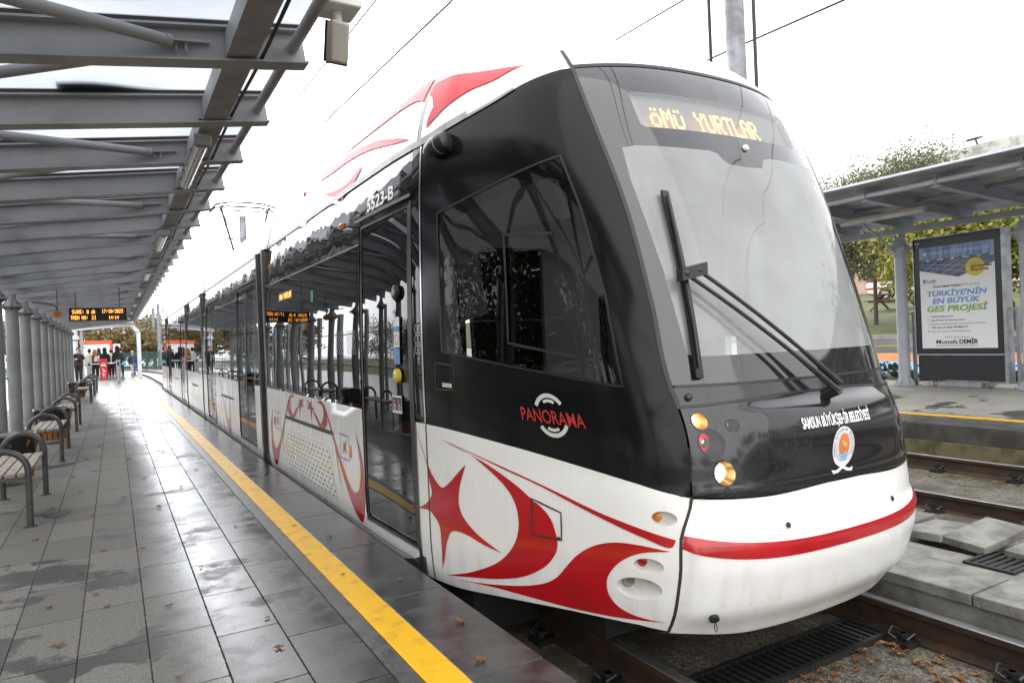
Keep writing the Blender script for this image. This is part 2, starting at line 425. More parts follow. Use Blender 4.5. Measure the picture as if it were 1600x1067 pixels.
def aggregate(name, a, b_, c, rough):
    m, nt, b = nodes_of(name)
    g = nt.nodes.new('ShaderNodeNewGeometry'); P = g.outputs['Position']
    vo = nt.nodes.new('ShaderNodeTexVoronoi'); vo.inputs['Scale'].default_value = 75
    lk(nt, P, vo.inputs['Vector'])
    col = mixc(nt, smooth(nt, vo.outputs['Color'], 0.1, 0.9), a, b_)
    col = mixc(nt, smooth(nt, noise_n(nt, P, 3.1, 6, 0.65), 0.45, 0.62), col, c)
    col = mixc(nt, smooth(nt, noise_n(nt, P, 14, 5, 0.7), 0.58, 0.70), col, (0.02, 0.018, 0.014))
    lk(nt, col, b.inputs['Base Color'])
    lk(nt, smooth(nt, noise_n(nt, P, 5, 4), 0.35, 0.65, rough, rough+.3), b.inputs['Roughness'])
    bp = nt.nodes.new('ShaderNodeBump'); bp.inputs['Strength'].default_value = 0.9; bp.inputs['Distance'].default_value = 0.006
    lk(nt, math_node(nt, 'ADD', vo.outputs['Distance'], noise_n(nt, P, 40, 6, 0.7)), bp.inputs['Height'])
    lk(nt, bp.outputs[0], b.inputs['Normal'])
    return m
MT['concrete_wet'] = aggregate('wet_exposed_aggregate', (0.06, 0.052, 0.042), (0.20, 0.18, 0.14), (0.07, 0.055, 0.035), 0.32)

MT['concrete'] = mk('pale_concrete_slab', (0.235, 0.227, 0.205), 0.5, col2=(0.10, 0.096, 0.085), scale=4.5, detail=10, lo=0.36, hi=0.68, bump=0.6, bscale=90, rough2=0.75)
MT['moss_concrete'] = mk('mossy_concrete', (0.13, 0.105, 0.055), 0.55, col2=(0.055, 0.060, 0.020), scale=5, bump=0.5, bscale=60)
MT['rail'] = mk('rusty_rail_web', (0.030, 0.019, 0.013), 0.55, col2=(0.05, 0.028, 0.016), scale=8, bump=0.3, bscale=60)
MT['rail_head'] = mk('polished_rail_head', (0.42, 0.42, 0.43), 0.28, metal=0.9, col2=(0.30, 0.29, 0.28), scale=10, rough2=0.42)
MT['iron'] = mk('black_cast_iron', (0.014, 0.014, 0.014), 0.42, bump=0.2, bscale=60)
MT['wire'] = mk('dark_wire', (0.02, 0.02, 0.02), 0.5)
MT['asphalt'] = mk('wet_asphalt', (0.075, 0.075, 0.078), 0.35, col2=(0.05, 0.05, 0.052), scale=1.2, bump=0.2, bscale=90)
MT['orange_lane'] = mk('orange_lane_paint', (0.50, 0.19, 0.06), 0.45, col2=(0.40, 0.15, 0.05), scale=2)
MT['blue_lane'] = mk('blue_lane_paint', (0.20, 0.42, 0.72), 0.45, col2=(0.16, 0.36, 0.64), scale=2)
MT['kerb'] = mk('grey_kerb_stone', (0.32, 0.31, 0.29), 0.6, col2=(0.24, 0.23, 0.21), scale=3)
MT['lawn'] = mk('autumn_lawn', (0.075, 0.105, 0.022), 0.8, col2=(0.12, 0.105, 0.035), scale=1.3, bump=0.8, bscale=25)
MT['soil'] = mk('dark_wet_soil', (0.05, 0.044, 0.032), 0.6, col2=(0.035, 0.05, 0.016), scale=3, bump=0.6, bscale=30)
MT['ground'] = mk('wet_ground', (0.20, 0.20, 0.19), 0.3, col2=(0.12, 0.12, 0.11), scale=0.4, bump=0.2, bscale=20)
MT['bark'] = mk('grey_bark', (0.13, 0.11, 0.09), 0.8, col2=(0.07, 0.058, 0.045), scale=6, stretch=(6, 6, 1), bump=0.6, bscale=20)
MT['leaf_olive'] = foliage('olive_foliage', [(0.07, 0.085, 0.035), (0.13, 0.145, 0.065), (0.20, 0.20, 0.11), (0.27, 0.23, 0.12)])
MT['leaf_maple'] = foliage('yellow_green_foliage', [(0.07, 0.13, 0.02), (0.17, 0.21, 0.04), (0.33, 0.32, 0.06), (0.48, 0.33, 0.07)])
MT['leaf_rust'] = foliage('autumn_foliage', [(0.10, 0.105, 0.045), (0.18, 0.15, 0.065), (0.26, 0.18, 0.08), (0.31, 0.20, 0.085)])
MT['leaf_dark'] = foliage('dark_green_foliage', [(0.018, 0.028, 0.010), (0.035, 0.05, 0.016), (0.055, 0.065, 0.022), (0.075, 0.07, 0.03)])
MT['dead_leaf'] = foliage('dead_leaves', [(0.09, 0.04, 0.02), (0.20, 0.085, 0.03), (0.30, 0.14, 0.05), (0.38, 0.24, 0.11)])
MT['weed'] = foliage('weed_leaves', [(0.05, 0.09, 0.02), (0.10, 0.16, 0.035), (0.16, 0.22, 0.06)])
MT['facade'] = mk('pale_facade', (0.62, 0.60, 0.57), 0.7, col2=(0.45, 0.43, 0.40), scale=0.6, lo=0.5, hi=0.75)
MT['facade_pink'] = mk('pink_facade', (0.62, 0.40, 0.33), 0.7, col2=(0.52, 0.33, 0.28), scale=0.8)
MT['van_white'] = mk('white_van_paint', (0.78, 0.78, 0.78), 0.3, coat=0.3)
MT['van_red'] = mk('red_van_stripe', (0.55, 0.02, 0.03), 0.3)
MT['tyre'] = mk('black_tyre', (0.02, 0.02, 0.02), 0.7)
MT['wood_dark'] = mk('brown_wood', (0.20, 0.10, 0.055), 0.6, col2=(0.13, 0.065, 0.035), scale=5)
MT['orange_plastic'] = mk('orange_plastic', (0.75, 0.10, 0.03), 0.4)
MT['poster'] = mk('poster_paper', (0.80, 0.81, 0.82), 0.45)
MT['ad_frame'] = mk('charcoal_sign_frame', (0.026, 0.028, 0.032), 0.35, col2=(0.028, 0.03, 0.034), scale=4)
MT['skin'] = mk('skin', (0.55, 0.34, 0.25), 0.5)
def cloth(n, c): 
    if n not in MT: MT[n] = mk(n, c, 0.8, bump=0.15, bscale=80)
    return MT[n]

# canopy glazing: dirty frosted panel that lets the white sky through
def glazing():
    m, nt, b = nodes_of('frosted_roof_glazing')
    nt.nodes.remove(b)
    g = nt.nodes.new('ShaderNodeNewGeometry')
    mp = nt.nodes.new('ShaderNodeMapping'); mp.inputs['Scale'].default_value = (1.0, 9, 4)
    lk(nt, g.outputs['Position'], mp.inputs['Vector'])
    dirt = smooth(nt, noise_n(nt, mp.outputs[0], 3.0, 7, 0.75), 0.60, 0.70)
    cloudy = smooth(nt, noise_n(nt, g.outputs['Position'], 1.2, 4), 0.3, 0.7)
    c = mixc(nt, cloudy, (0.50, 0.515, 0.535), (0.59, 0.60, 0.615))
    c = mixc(nt, math_node(nt, 'MULTIPLY', dirt, 0.55), c, (0.34, 0.29, 0.22))
    tl = nt.nodes.new('ShaderNodeBsdfTranslucent'); lk(nt, c, tl.inputs[0])
    tp = nt.nodes.new('ShaderNodeBsdfTransparent'); lk(nt, c, tp.inputs[0])
    mx = nt.nodes.new('ShaderNodeMixShader'); mx.inputs[0].default_value = 0.40
    lk(nt, tl.outputs[0], mx.inputs[1]); lk(nt, tp.outputs[0], mx.inputs[2])
    lk(nt, mx.outputs[0], nt.nodes['Material Output'].inputs['Surface'])
    return m
MT['glazing'] = glazing()

# white vent panel with staggered rows of punched slots
def vent_material():
    m = body_white('white_perforated_panel')
    nt = m.node_tree; b = nt.nodes['Principled BSDF']
    g = nt.nodes.new('ShaderNodeNewGeometry'); sp = nt.nodes.new('ShaderNodeSeparateXYZ'); lk(nt, g.outputs['Position'], sp.inputs[0])
    r = math_node(nt, 'DIVIDE', sp.outputs[2], 0.0435); ri = math_node(nt, 'FLOOR', r); rf = math_node(nt, 'FRACT', r)
    sh = math_node(nt, 'MULTIPLY', math_node(nt, 'MODULO', math_node(nt, 'ADD', ri, 20.0), 2.0), 0.5)
    cf = math_node(nt, 'FRACT', math_node(nt, 'ADD', math_node(nt, 'DIVIDE', sp.outputs[1], 0.122), sh))
    dx = math_node(nt, 'MULTIPLY', math_node(nt, 'ABSOLUTE', math_node(nt, 'SUBTRACT', cf, 0.5)), 0.122)
    dz = math_node(nt, 'MULTIPLY', math_node(nt, 'ABSOLUTE', math_node(nt, 'SUBTRACT', rf, 0.5)), 0.0435)
    ins = math_node(nt, 'MULTIPLY', smooth(nt, dx, 0.024, 0.028, 1, 0), smooth(nt, dz, 0.006, 0.008, 1, 0))
    old = b.inputs['Base Color'].links[0].from_socket
    lk(nt, mixc(nt, ins, old, (0.008, 0.008, 0.008)), b.inputs['Base Color'])
    return m
MT['vent_paint'] = vent_material()
# ------------------------------------------------------------------ helpers
def tag(o, label=None, cat=None, group=None, kind=None):
    if label: o['label'] = label
    if cat: o['category'] = cat
    if group: o['group'] = group
    if kind: o['kind'] = kind
    return o

def thing(name, label, cat, loc=(0, 0, 0), group=None, rz=0.0):
    o = bpy.data.objects.new(name, None)
    o.empty_display_size = 0.2
    o.location = loc
    o.rotation_euler = (0, 0, rz)
    COL.objects.link(o)
    return tag(o, label, cat, group)

def root_of(o):
    while o.parent: o = o.parent
    return o

def link_mesh(name, me, mat, parent=None, world=True):
    o = bpy.data.objects.new(name, me)
    if mat is not None and not me.materials:
        me.materials.append(MT[mat] if isinstance(mat, str) else mat)
    COL.objects.link(o)
    if parent is not None:
        o.parent = parent
        if world:
            r = root_of(parent)
            me.transform(Matrix.Translation(-Vector(r.location)))
    return o

def copy_tree(o, parent=None):
    c = o.copy()
    COL.objects.link(c)
    if parent is not None: c.parent = parent
    for ch in list(o.children): copy_tree(ch, c)
    return c

class MB:
    def __init__(self): self.v = []; self.f = []
    def add(self, vs, fs):
        n = len(self.v)
        self.v += [tuple(p) for p in vs]
        self.f += [tuple(i + n for i in f) for f in fs]
    def hexa(self, p):  # 8 corners, bottom ring then top ring
        self.add(p, [(0, 3, 2, 1), (4, 5, 6, 7), (0, 1, 5, 4), (1, 2, 6, 5), (2, 3, 7, 6), (3, 0, 4, 7)])
    def box(self, x0, x1, y0, y1, z0, z1):
        self.hexa([(x0, y0, z0), (x1, y0, z0), (x1, y1, z0), (x0, y1, z0), (x0, y0, z1), (x1, y0, z1), (x1, y1, z1), (x0, y1, z1)])
    def obox(self, c, ax, ay, az, sx, sy, sz):
        c = Vector(c); ax, ay, az = Vector(ax).normalized() * sx / 2, Vector(ay).normalized() * sy / 2, Vector(az).normalized() * sz / 2
        self.hexa([c - ax - ay - az, c + ax - ay - az, c + ax + ay - az, c - ax + ay - az, c - ax - ay + az, c + ax - ay + az, c + ax + ay + az, c - ax + ay + az])
    def bar(self, p, q, w, h, up=(0, 0, 1)):
        p, q = Vector(p), Vector(q)
        d = (q - p); L = d.length; d.normalize()
        s = d.cross(Vector(up)).normalized(); u = s.cross(d)
        self.obox((p + q) / 2, d, s, u, L, w, h)
    def ibeam(self, p, q, h, w, tf=0.012, tw=0.010):  # p,q on the underside centre line
        p, q = Vector(p), Vector(q)
        d = (q - p).normalized(); s = d.cross(Vector((0, 0, 1))).normalized(); u = s.cross(d)
        prof = [(-w/2, 0), (w/2, 0), (w/2, tf), (tw/2, tf), (tw/2, h-tf), (w/2, h-tf), (w/2, h), (-w/2, h), (-w/2, h-tf), (-tw/2, h-tf), (-tw/2, tf), (-w/2, tf)]
        vs = [p + s*a + u*b for a, b in prof] + [q + s*a + u*b for a, b in prof]
        n = len(prof)
        fs = [(i, (i+1) % n, n + (i+1) % n, n + i) for i in range(n)]
        caps = [(0, 1, 2, 3, 10, 11), (3, 4, 9, 10), (4, 5, 6, 7, 8, 9)]
        fs += [tuple(reversed(c)) for c in caps] + [tuple(i + n for i in c) for c in caps]
        self.add(vs, fs)
    def tube(self, path, r, seg=10, caps=True):
        path = [Vector(p) for p in path]
        rs = r if isinstance(r, (list, tuple)) else [r] * len(path)
        rings = []; prev = None
        for i, p in enumerate(path):
            a = path[max(i-1, 0)]; b = path[min(i+1, len(path)-1)]
            d = (b - a).normalized()
            if prev is None:
                t = Vector((0, 0, 1)) if abs(d.z) < 0.9 else Vector((1, 0, 0))
                s = d.cross(t).normalized()
            else:
                s = (prev - d * prev.dot(d)).normalized()
            prev = s
            t = d.cross(s)
            rings.append([p + (s * math.cos(2*math.pi*k/seg) + t * math.sin(2*math.pi*k/seg)) * rs[i] for k in range(seg)])
        vs = [v for rg in rings for v in rg]; fs = []
        for i in range(len(rings)-1):
            for k in range(seg):
                fs.append((i*seg+k, i*seg+(k+1) % seg, (i+1)*seg+(k+1) % seg, (i+1)*seg+k))
        if caps:
            fs.append(tuple(reversed(range(seg)))); fs.append(tuple(range(len(vs)-seg, len(vs))))
        self.add(vs, fs)
    def cyl(self, p, q, r, seg=16, r2=None): self.tube([p, q], [r, r if r2 is None else r2], seg)
    def prism(self, pts, o, ax, ay, az, t):  # polygon in plane (ax,ay) at o extruded along az by t
        o, ax, ay, az = Vector(o), Vector(ax), Vector(ay), Vector(az)
        n = len(pts)
        a = [o + ax*x + ay*y for x, y in pts]
        b = [p + az*t for p in a]
        self.add(a + b, [tuple(reversed(range(n))), tuple(range(n, 2*n))] + [(i, (i+1) % n, n+(i+1) % n, n+i) for i in range(n)])
    def ball(self, c, r, seg=12, rings=8, sq=(1, 1, 1)):
        c = Vector(c); vs = [c + Vector((0, 0, r*sq[2]))]
        for i in range(1, rings):
            th = math.pi*i/rings
            for k in range(seg):
                ph = 2*math.pi*k/seg
                vs.append(c + Vector((r*sq[0]*math.sin(th)*math.cos(ph), r*sq[1]*math.sin(th)*math.sin(ph), r*sq[2]*math.cos(th))))
        vs.append(c - Vector((0, 0, r*sq[2])))
        fs = [(0, 1+k, 1+(k+1) % seg) for k in range(seg)]
        for i in range(rings-2):
            for k in range(seg):
                fs.append((1+i*seg+k, 1+(i+1)*seg+k, 1+(i+1)*seg+(k+1) % seg, 1+i*seg+(k+1) % seg))
        l = len(vs)-1; b = 1+(rings-2)*seg
        fs += [(l, b+(k+1) % seg, b+k) for k in range(seg)]
        self.add(vs, fs)
    def mesh(self, name, smooth=35):
        me = bpy.data.meshes.new(name)
        me.from_pydata(self.v, [], self.f)
        bm = bmesh.new(); bm.from_mesh(me)
        bmesh.ops.recalc_face_normals(bm, faces=bm.faces)
        bm.to_mesh(me); bm.free()
        if smooth:
            me.polygons.foreach_set('use_smooth', [True]*len(me.polygons))
            me.set_sharp_from_angle(angle=R(smooth))
        me.update()
        return me
    def build(self, name, mat, parent=None, smooth=35, bevel=0.0, world=True):
        o = link_mesh(name, self.mesh(name, smooth), mat, parent, world)
        if bevel:
            b = o.modifiers.new('bevel', 'BEVEL')
            b.width = bevel; b.segments = 2; b.limit_method = 'ANGLE'; b.angle_limit = R(40)
            b.harden_normals = False
        return o

_txt = {}
def text_geo(body, bold=0.0, shear=0.0):
    key = (body, bold, shear)
    if key not in _txt:
        cu = bpy.data.curves.new('t', 'FONT')
        cu.body = body; cu.offset = bold; cu.shear = shear; cu.resolution_u = 4
        ob = bpy.data.objects.new('t', cu)
        COL.objects.link(ob)
        me = bpy.data.meshes.new_from_object(ob.evaluated_get(bpy.context.evaluated_depsgraph_get()))
        vs = [(v.co.x, v.co.y) for v in me.vertices]; fs = [tuple(p.vertices) for p in me.polygons]
        bpy.data.objects.remove(ob); bpy.data.curves.remove(cu); bpy.data.meshes.remove(me)
        xs = [v[0] for v in vs]; x0, x1 = min(xs), max(xs)
        _txt[key] = ([((x-x0)/(x1-x0), y/0.729) for x, y in vs], fs)
    return _txt[key]

def flat_text(name, body, o, right, up, w, h, mat, parent, bold=0.0, shear=0.0):
    vs, fs = text_geo(body, bold, shear)
    o, right, up = Vector(o), Vector(right).normalized(), Vector(up).normalized()
    me = bpy.data.meshes.new(name)
    me.from_pydata([o + right*(x*w) + up*(y*h) for x, y in vs], [], fs)
    return link_mesh(name, me, mat, parent)

DOT = {'0': [14,17,19,21,25,17,14], '1': [4,12,4,4,4,4,14], '2': [14,17,1,2,4,8,31], '3': [31,2,4,2,1,17,14], '4': [2,6,10,18,31,2,2],
       '7': [31,1,2,4,8,8,8], ':': [0,4,4,0,4,4,0], '/': [0,1,2,4,8,16,0], 'A': [14,17,17,31,17,17,17], 'E': [31,16,16,30,16,16,31],
       'L': [16,16,16,16,16,16,31], 'M': [17,27,21,21,17,17,17], 'N': [17,25,21,19,17,17,17], 'O': [14,17,17,17,17,17,14], 'R': [30,17,17,30,20,18,17],
       'S': [15,16,16,14,1,1,30], 'T': [31,4,4,4,4,4,4], 'U': [17,17,17,17,17,17,14], 'Y': [17,17,10,4,4,4,4], 'Ü': [10,0,17,17,17,17,14],
       'Ö': [10,0,14,17,17,17,14], 'd': [1,1,13,19,17,17,15], 'k': [16,16,18,20,24,20,18], ' ': [0]*7}
def dots(text):
    out = []
    for i, ch in enumerate(text):
        for r, row in enumerate(DOT[ch]):
            for c in range(5):
                if row >> (4-c) & 1: out.append((i*6+c, 6-r))
    return out, len(text)*6-1

def even_odd(pt, loop):
    x, y = pt; c = False; n = len(loop); j = n-1
    for i in range(n):
        xi, yi = loop[i]; xj, yj = loop[j]
        if (yi > y) != (yj > y) and x < (xj-xi)*(y-yi)/(yj-yi)+xi: c = not c
        j = i
    return c

def smooth_loop(pts, k=4, tension=0.5):  # closed Catmull-Rom that keeps sharp tips sharp
    n = len(pts); out = []
    def sharp(i):
        a, b, c = Vector(pts[i-1]), Vector(pts[i]), Vector(pts[(i+1) % n])
        u, v = (a-b), (c-b)
        if u.length < 1e-6 or v.length < 1e-6: return True
        return u.angle(v) < R(105)
    sh = [sharp(i) for i in range(n)]
    for i in range(n):
        p1, p2 = Vector(pts[i]), Vector(pts[(i+1) % n])
        p0 = Vector(pts[i-1]) if not sh[i] else p1
        p3 = Vector(pts[(i+2) % n]) if not sh[(i+1) % n] else p2
        for j in range(k):
            t = j/k
            q = 0.5*((2*p1)+(p2-p0)*t+(2*p0-5*p1+4*p2-p3)*t*t+(3*p1-p0-3*p2+p3)*t**3)
            out.append((q.x, q.y))
    return out

def densify(loop, su, sz):
    out = []; n = len(loop)
    for i in range(n):
        a, b = loop[i], loop[(i+1) % n]
        k = max(1, int(math.ceil(max(abs(b[0]-a[0])/su, abs(b[1]-a[1])/sz))))
        for j in range(k): out.append((a[0]+(b[0]-a[0])*j/k, a[1]+(b[1]-a[1])*j/k))
    return out

def region(name, loop, f, mat, parent, holes=(), su=0.06, sz=0.06, off=0.0, flip=False):
    """A panel: the polygon `loop` in panel coordinates laid on the surface f(u,z,off) -> (point, normal)."""
    loops = [densify(loop, su, sz)] + [densify(h, su*0.6, sz*0.6) for h in holes]
    pts = []; edges = []
    for lp in loops:
        n0 = len(pts); pts += lp
        edges += [(n0+i, n0+(i+1) % len(lp)) for i in range(len(lp))]
    u0, u1 = min(p[0] for p in loop), max(p[0] for p in loop); z0, z1 = min(p[1] for p in loop), max(p[1] for p in loop)
    nu, nz = int((u1-u0)/su), int((z1-z0)/sz)
    for i in range(1, nu+1):
        for j in range(1, nz+1):
            q = (u0+(u1-u0)*i/(nu+1), z0+(z1-z0)*j/(nz+1))
            if even_odd(q, loops[0]) and not any(even_odd(q, h) for h in loops[1:]): pts.append(q)
    vs, _, fs, _, _, _ = delaunay_2d_cdt([Vector(p) for p in pts], edges, [], 0, 1e-6)
    keep = []
    for t in fs:
        c = sum((vs[i] for i in t), Vector((0, 0)))/len(t)
        if even_odd(c, loops[0]) and not any(even_odd(c, h) for h in loops[1:]): keep.append(tuple(t))
    used = sorted({i for t in keep for i in t}); mp = {k: i for i, k in enumerate(used)}
    pn = [f(vs[k][0], vs[k][1], off) for k in used]
    me = bpy.data.meshes.new(name)
    tris = []
    for t in keep:
        t = tuple(mp[i] for i in t)
        a, b, c = pn[t[0]][0], pn[t[1]][0], pn[t[2]][0]
        if (b-a).cross(c-a).dot(pn[t[0]][1]) < 0: t = tuple(reversed(t))
        tris.append(t)
    me.from_pydata([p[0] for p in pn], [], tris)
    me.polygons.foreach_set('use_smooth', [True]*len(me.polygons))
    me.normals_split_custom_set_from_vertices([p[1] for p in pn])
    return link_mesh(name, me, mat, parent)

def strip(name, line, f, mat, parent, width=0.02, off=0.003, step=0.05, closed=False):
    """A thin trim line following a polyline in panel coordinates."""
    pts = []
    n = len(line)
    for i in range(n if closed else n-1):
        a, b = Vector(line[i]), Vector(line[(i+1) % n])
        k = max(1, int((b-a).length/step))
        pts += [a+(b-a)*j/k for j in range(k)]
    if not closed: pts.append(Vector(line[-1]))
    P = [f(p.x, p.y, off) for p in pts]
    m = MB(); vs = []; N = len(P)
    for i in range(N):
        a = P[(i-1) % N if closed else max(i-1, 0)][0]; b = P[(i+1) % N if closed else min(i+1, N-1)][0]
        s = (b-a).cross(P[i][1]).normalized()*width/2
        vs += [P[i][0]-s, P[i][0]+s]
    fs = [(2*i, 2*i+1, 2*((i+1) % N)+1, 2*((i+1) % N)) for i in range(N if closed else N-1)]
    m.add(vs, fs)
    me = bpy.data.meshes.new(name); me.from_pydata(vs, [], fs)
    me.polygons.foreach_set('use_smooth', [True]*len(me.polygons))
    return link_mesh(name, me, mat, parent)

def surf_text(name, body, u0, z0, w, h, f, mat, parent, bold=0.0, off=0.003, shear=0.0, slope=0.0):
    vs, fs = text_geo(body, bold, shear)
    me = bpy.data.meshes.new(name)
    me.from_pydata([f(u0-x*w, z0+y*h+slope*x, off)[0] for x, y in vs], [], fs)
    return link_mesh(name, me, mat, parent)

def sheet(name, quads, mat, kind='structure', parent=None):
    m = MB()
    for q in quads: m.add(q, [tuple(range(len(q)))])
    me = bpy.data.meshes.new(name); me.from_pydata(m.v, [], m.f); me.update()
    o = link_mesh(name, me, mat, parent)
    if kind: o['kind'] = kind
    return o
# ------------------------------------------------------------------ the setting
sheet('ground', [[(-350, -300, -0.55), (350, -300, -0.55), (350, 400, -0.55), (-350, 400, -0.55)]], 'ground')
sheet('track_bed', [[(1.47, -9, -0.40), (8.93, -9, -0.40), (8.93, 140, -0.40), (1.47, 140, -0.40)]], 'concrete_wet')
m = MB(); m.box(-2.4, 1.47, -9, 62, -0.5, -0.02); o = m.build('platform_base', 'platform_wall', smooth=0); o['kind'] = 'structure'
o = sheet('near_platform', [[(-2.4, -9, 0), (0.90, -9, 0), (0.90, 62, 0), (-2.4, 62, 0)]], 'paving')
m = MB()
y = -8.6
while y < 62:
    m.box(1.134, 1.468, y, y+0.993, -0.16, 0.0); y += 1.0
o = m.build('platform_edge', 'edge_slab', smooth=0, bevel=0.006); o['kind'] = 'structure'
m = MB(); m.box(0.90, 0.978, -9, 62, -0.1, 0.003)
for k in range(5): m.box(0.905+0.0148*k, 0.911+0.0148*k, -9, 62, 0.003, 0.0048)
o = m.build('tactile_strip', 'ribbed', smooth=0); o['kind'] = 'structure'
m = MB(); y = -8.8
while y < 62:
    m.box(0.984, 1.132, y, y+0.594, -0.05, 0.006); y += 0.6
o = m.build('yellow_line', 'yellow_line', smooth=0, bevel=0.003); o['kind'] = 'structure'

# far platform, its surface falls towards the track
def fz(x): return 0.062*(x-8.93)
FARPAVE = paving_material('far_wet_paving', 8.93, 0.62, 0.9, -9.9, -9.2, dark=1.9, flip=-1)
sheet('far_platform', [[(8.93, -25, 0), (12.6, -25, fz(12.6)), (12.6, 70, fz(12.6)), (8.93, 70, 0)]], FARPAVE)
m = MB(); m.box(8.90, 9.3, -25, 70, -0.205, -0.004); o = m.build('far_platform_edge', 'platform_wall', smooth=0); o['kind'] = 'structure'
m = MB(); m.box(8.84, 9.3, -25, 70, -0.55, -0.21); o = m.build('far_platform_wall', 'moss_concrete', smooth=0); o['kind'] = 'structure'
sheet('far_yellow_line', [[(9.43, -25, fz(9.43)+.005), (9.56, -25, fz(9.56)+.005), (9.56, 70, fz(9.56)+.005), (9.43, 70, fz(9.43)+.005)]], 'yellow_line')
def band(name, x0, z0, x1, z1, mat, y0=-60, y1=160): return sheet(name, [[(x0, y0, z0), (x1, y0, z1), (x1, y1, z1), (x0, y1, z0)]], mat)
band('verge', 12.6, fz(12.6)-.02, 13.4, .30, 'soil')
band('blue_cycle_lane', 13.4, .30, 15.0, .44, 'blue_lane')
band('orange_cycle_lane', 15.0, .44, 16.5, .556, 'orange_lane')
band('road', 16.5, .556, 21.5, .77, 'asphalt')
band('road_marking', 18.6, .652, 18.75, .658, 'yellow_line')
m = MB(); m.hexa([(21.5, -60, .70), (21.75, -60, .70), (21.75, 160, .70), (21.5, 160, .70), (21.5, -60, .915), (21.75, -60, .925), (21.75, 160, .925), (21.5, 160, .915)])
o = m.build('road_kerb', 'kerb', smooth=0); o['kind'] = 'structure'
me_rows = []
sheet('lawn', [[(21.75, -60, .90), (35, -60, 2.38), (35, 160, 2.38), (21.75, 160, .90)], [(35, -60, 2.38), (75, -60, 5.6), (75, 160, 5.6), (35, 160, 2.38)]], 'lawn')
# left-hand side behind the platform and the far end
band('left_path', -12, -.35, -2.4, -.30, 'ground', -40, 160)
sheet('left_lawn', [[(-60, -60, -.1), (-12, -60, -.35), (-12, 160, -.35), (-60, 160, -.1)]], 'lawn')
sheet('far_pavement', [[(-2.4, 62, -.02), (1.47, 62, -.02), (1.47, 75, -.36), (-2.4, 75, -.36)], [(-14, 75, -.36), (1.47, 75, -.36), (1.47, 140, -.38), (-14, 140, -.38)]], 'ground')

# ------------------------------------------------------------------ rails
def rail(label, x, clip_side, clip_ys, curve=0.0):
    t = thing('tram_rail', label, 'rail', (x, 0, -0.40), group='rails of the two tram tracks')
    ys = [-9, 0, 10, 20, 30, 40, 50] + [50+3*k for k in range(1, 31)]
    prof = [(-.07, 0), (.07, 0), (.07, .012), (.012, .03), (.010, .115), (.034, .128), (.036, .158), (-.036, .158), (-.034, .128), (-.010, .115), (-.012, .03), (-.07, .012)]
    m = MB(); n = len(prof)
    for y in ys:
        dx = -curve*max(0, y-50)**2
        m.v += [(x+dx+a, y, -.40+b) for a, b in prof]
    for i in range(len(ys)-1):
        for k in range(n): m.f.append((i*n+k, i*n+(k+1) % n, (i+1)*n+(k+1) % n, (i+1)*n+k))
    m.f.append(tuple(range(n)))
    m.build('rail_body', 'rail', t, smooth=20)
    h = MB()
    for y in ys:
        dx = -curve*max(0, y-50)**2
        h.v += [(x+dx-.031, y, -.2415), (x+dx-.026, y, -.238), (x+dx+.026, y, -.238), (x+dx+.031, y, -.2415)]
    for i in range(len(ys)-1):
        for k in range(3): h.f.append((i*4+k, i*4+k+1, (i+1)*4+k+1, (i+1)*4+k))
    h.build('running_surface', 'rail_head', t, smooth=20)
    for y in clip_ys:
        for s in (clip_side if isinstance(clip_side, tuple) else (clip_side,)):
            c = MB(); cx = x+s*.115
            c.box(cx-.055, cx+.055, y-.06, y+.06, -.40, -.372)
            c.cyl((cx, y, -.372), (cx, y, -.335), .018, 8)
            c.cyl((cx, y, -.352), (cx, y, -.335), .026, 6)
            for q in (-1, 1):
                c.tube([(cx+s*.03, y+q*.02, -.365), (cx+s*.045, y+q*.05, -.345), (cx, y+q*.062, -.325), (cx-s*.045, y+q*.045, -.34), (cx-s*.06, y+q*.02, -.372)], .007, 6)
            c.build('rail_clip', 'iron', t)
    return t
rail('rusty rail of the near track closest to the near platform edge, mostly under the tram', 2.13, (1, -1), [.9, 1.5, 2.1, 2.7, 3.3], curve=.0022)
rail('rail with a polished head running from under the tram nose to the lower right', 3.665, (-1, 1), [.55, 1.1, 1.645, 2.16, 2.75, 3.3], curve=.0022)
rail('rail of the empty second track on the side of the tilted slabs', 6.33, (-1, 1), [1.2, 1.95, 2.7, 3.45, 4.2, 4.95], curve=.0022)
rail('rail of the empty second track right below the mossy far platform wall', 8.08, (-1, 1), [2.1, 2.85, 3.6, 4.37, 5.1, 5.9, 6.7], curve=.0022)

# ------------------------------------------------------------------ walkway slabs and drains between the tracks
m = MB(); m.box(3.81, 4.62, -4, 40, -.40, -.185); o = m.build('walkway_base', 'concrete', smooth=0); o['kind'] = 'structure'
m = MB(); m.box(4.62, 6.24, -4, 40, -.40, -.382); m.box(4.62, 5.25, -4, 40, -.382, -.222); o = m.build('gravel_strip', 'concrete_wet', smooth=0); o['kind'] = 'structure'
slab_no = ['nearest the camera', 'second along', 'third along', 'fourth along, below the tram nose', 'fifth along, mostly hidden by the tram nose']
for i, y0 in enumerate([.36, .895, 1.42, 1.94, 2.45]):
    m = MB(); m.box(3.79, 4.19, y0, y0+.508, -.182, -.12)
    o = m.build('concrete_slab', 'concrete', smooth=0, bevel=.006)
    tag(o, 'flat grey walkway slab in the row beside the near track rail, ' + slab_no[i], 'slab', 'flat slabs beside the near rail')
def tilted(label, c, sx, sy, rz, tilt, roll=0):
    m = MB(); m.box(-sx/2, sx/2, -sy/2, sy/2, -.027, .027)
    o = m.build('loose_slab', 'concrete', smooth=0, bevel=.006)
    o.location = c; o.rotation_euler = (R(roll), R(tilt), R(rz))
    tag(o, label, 'slab', 'loose slabs between the two tracks')
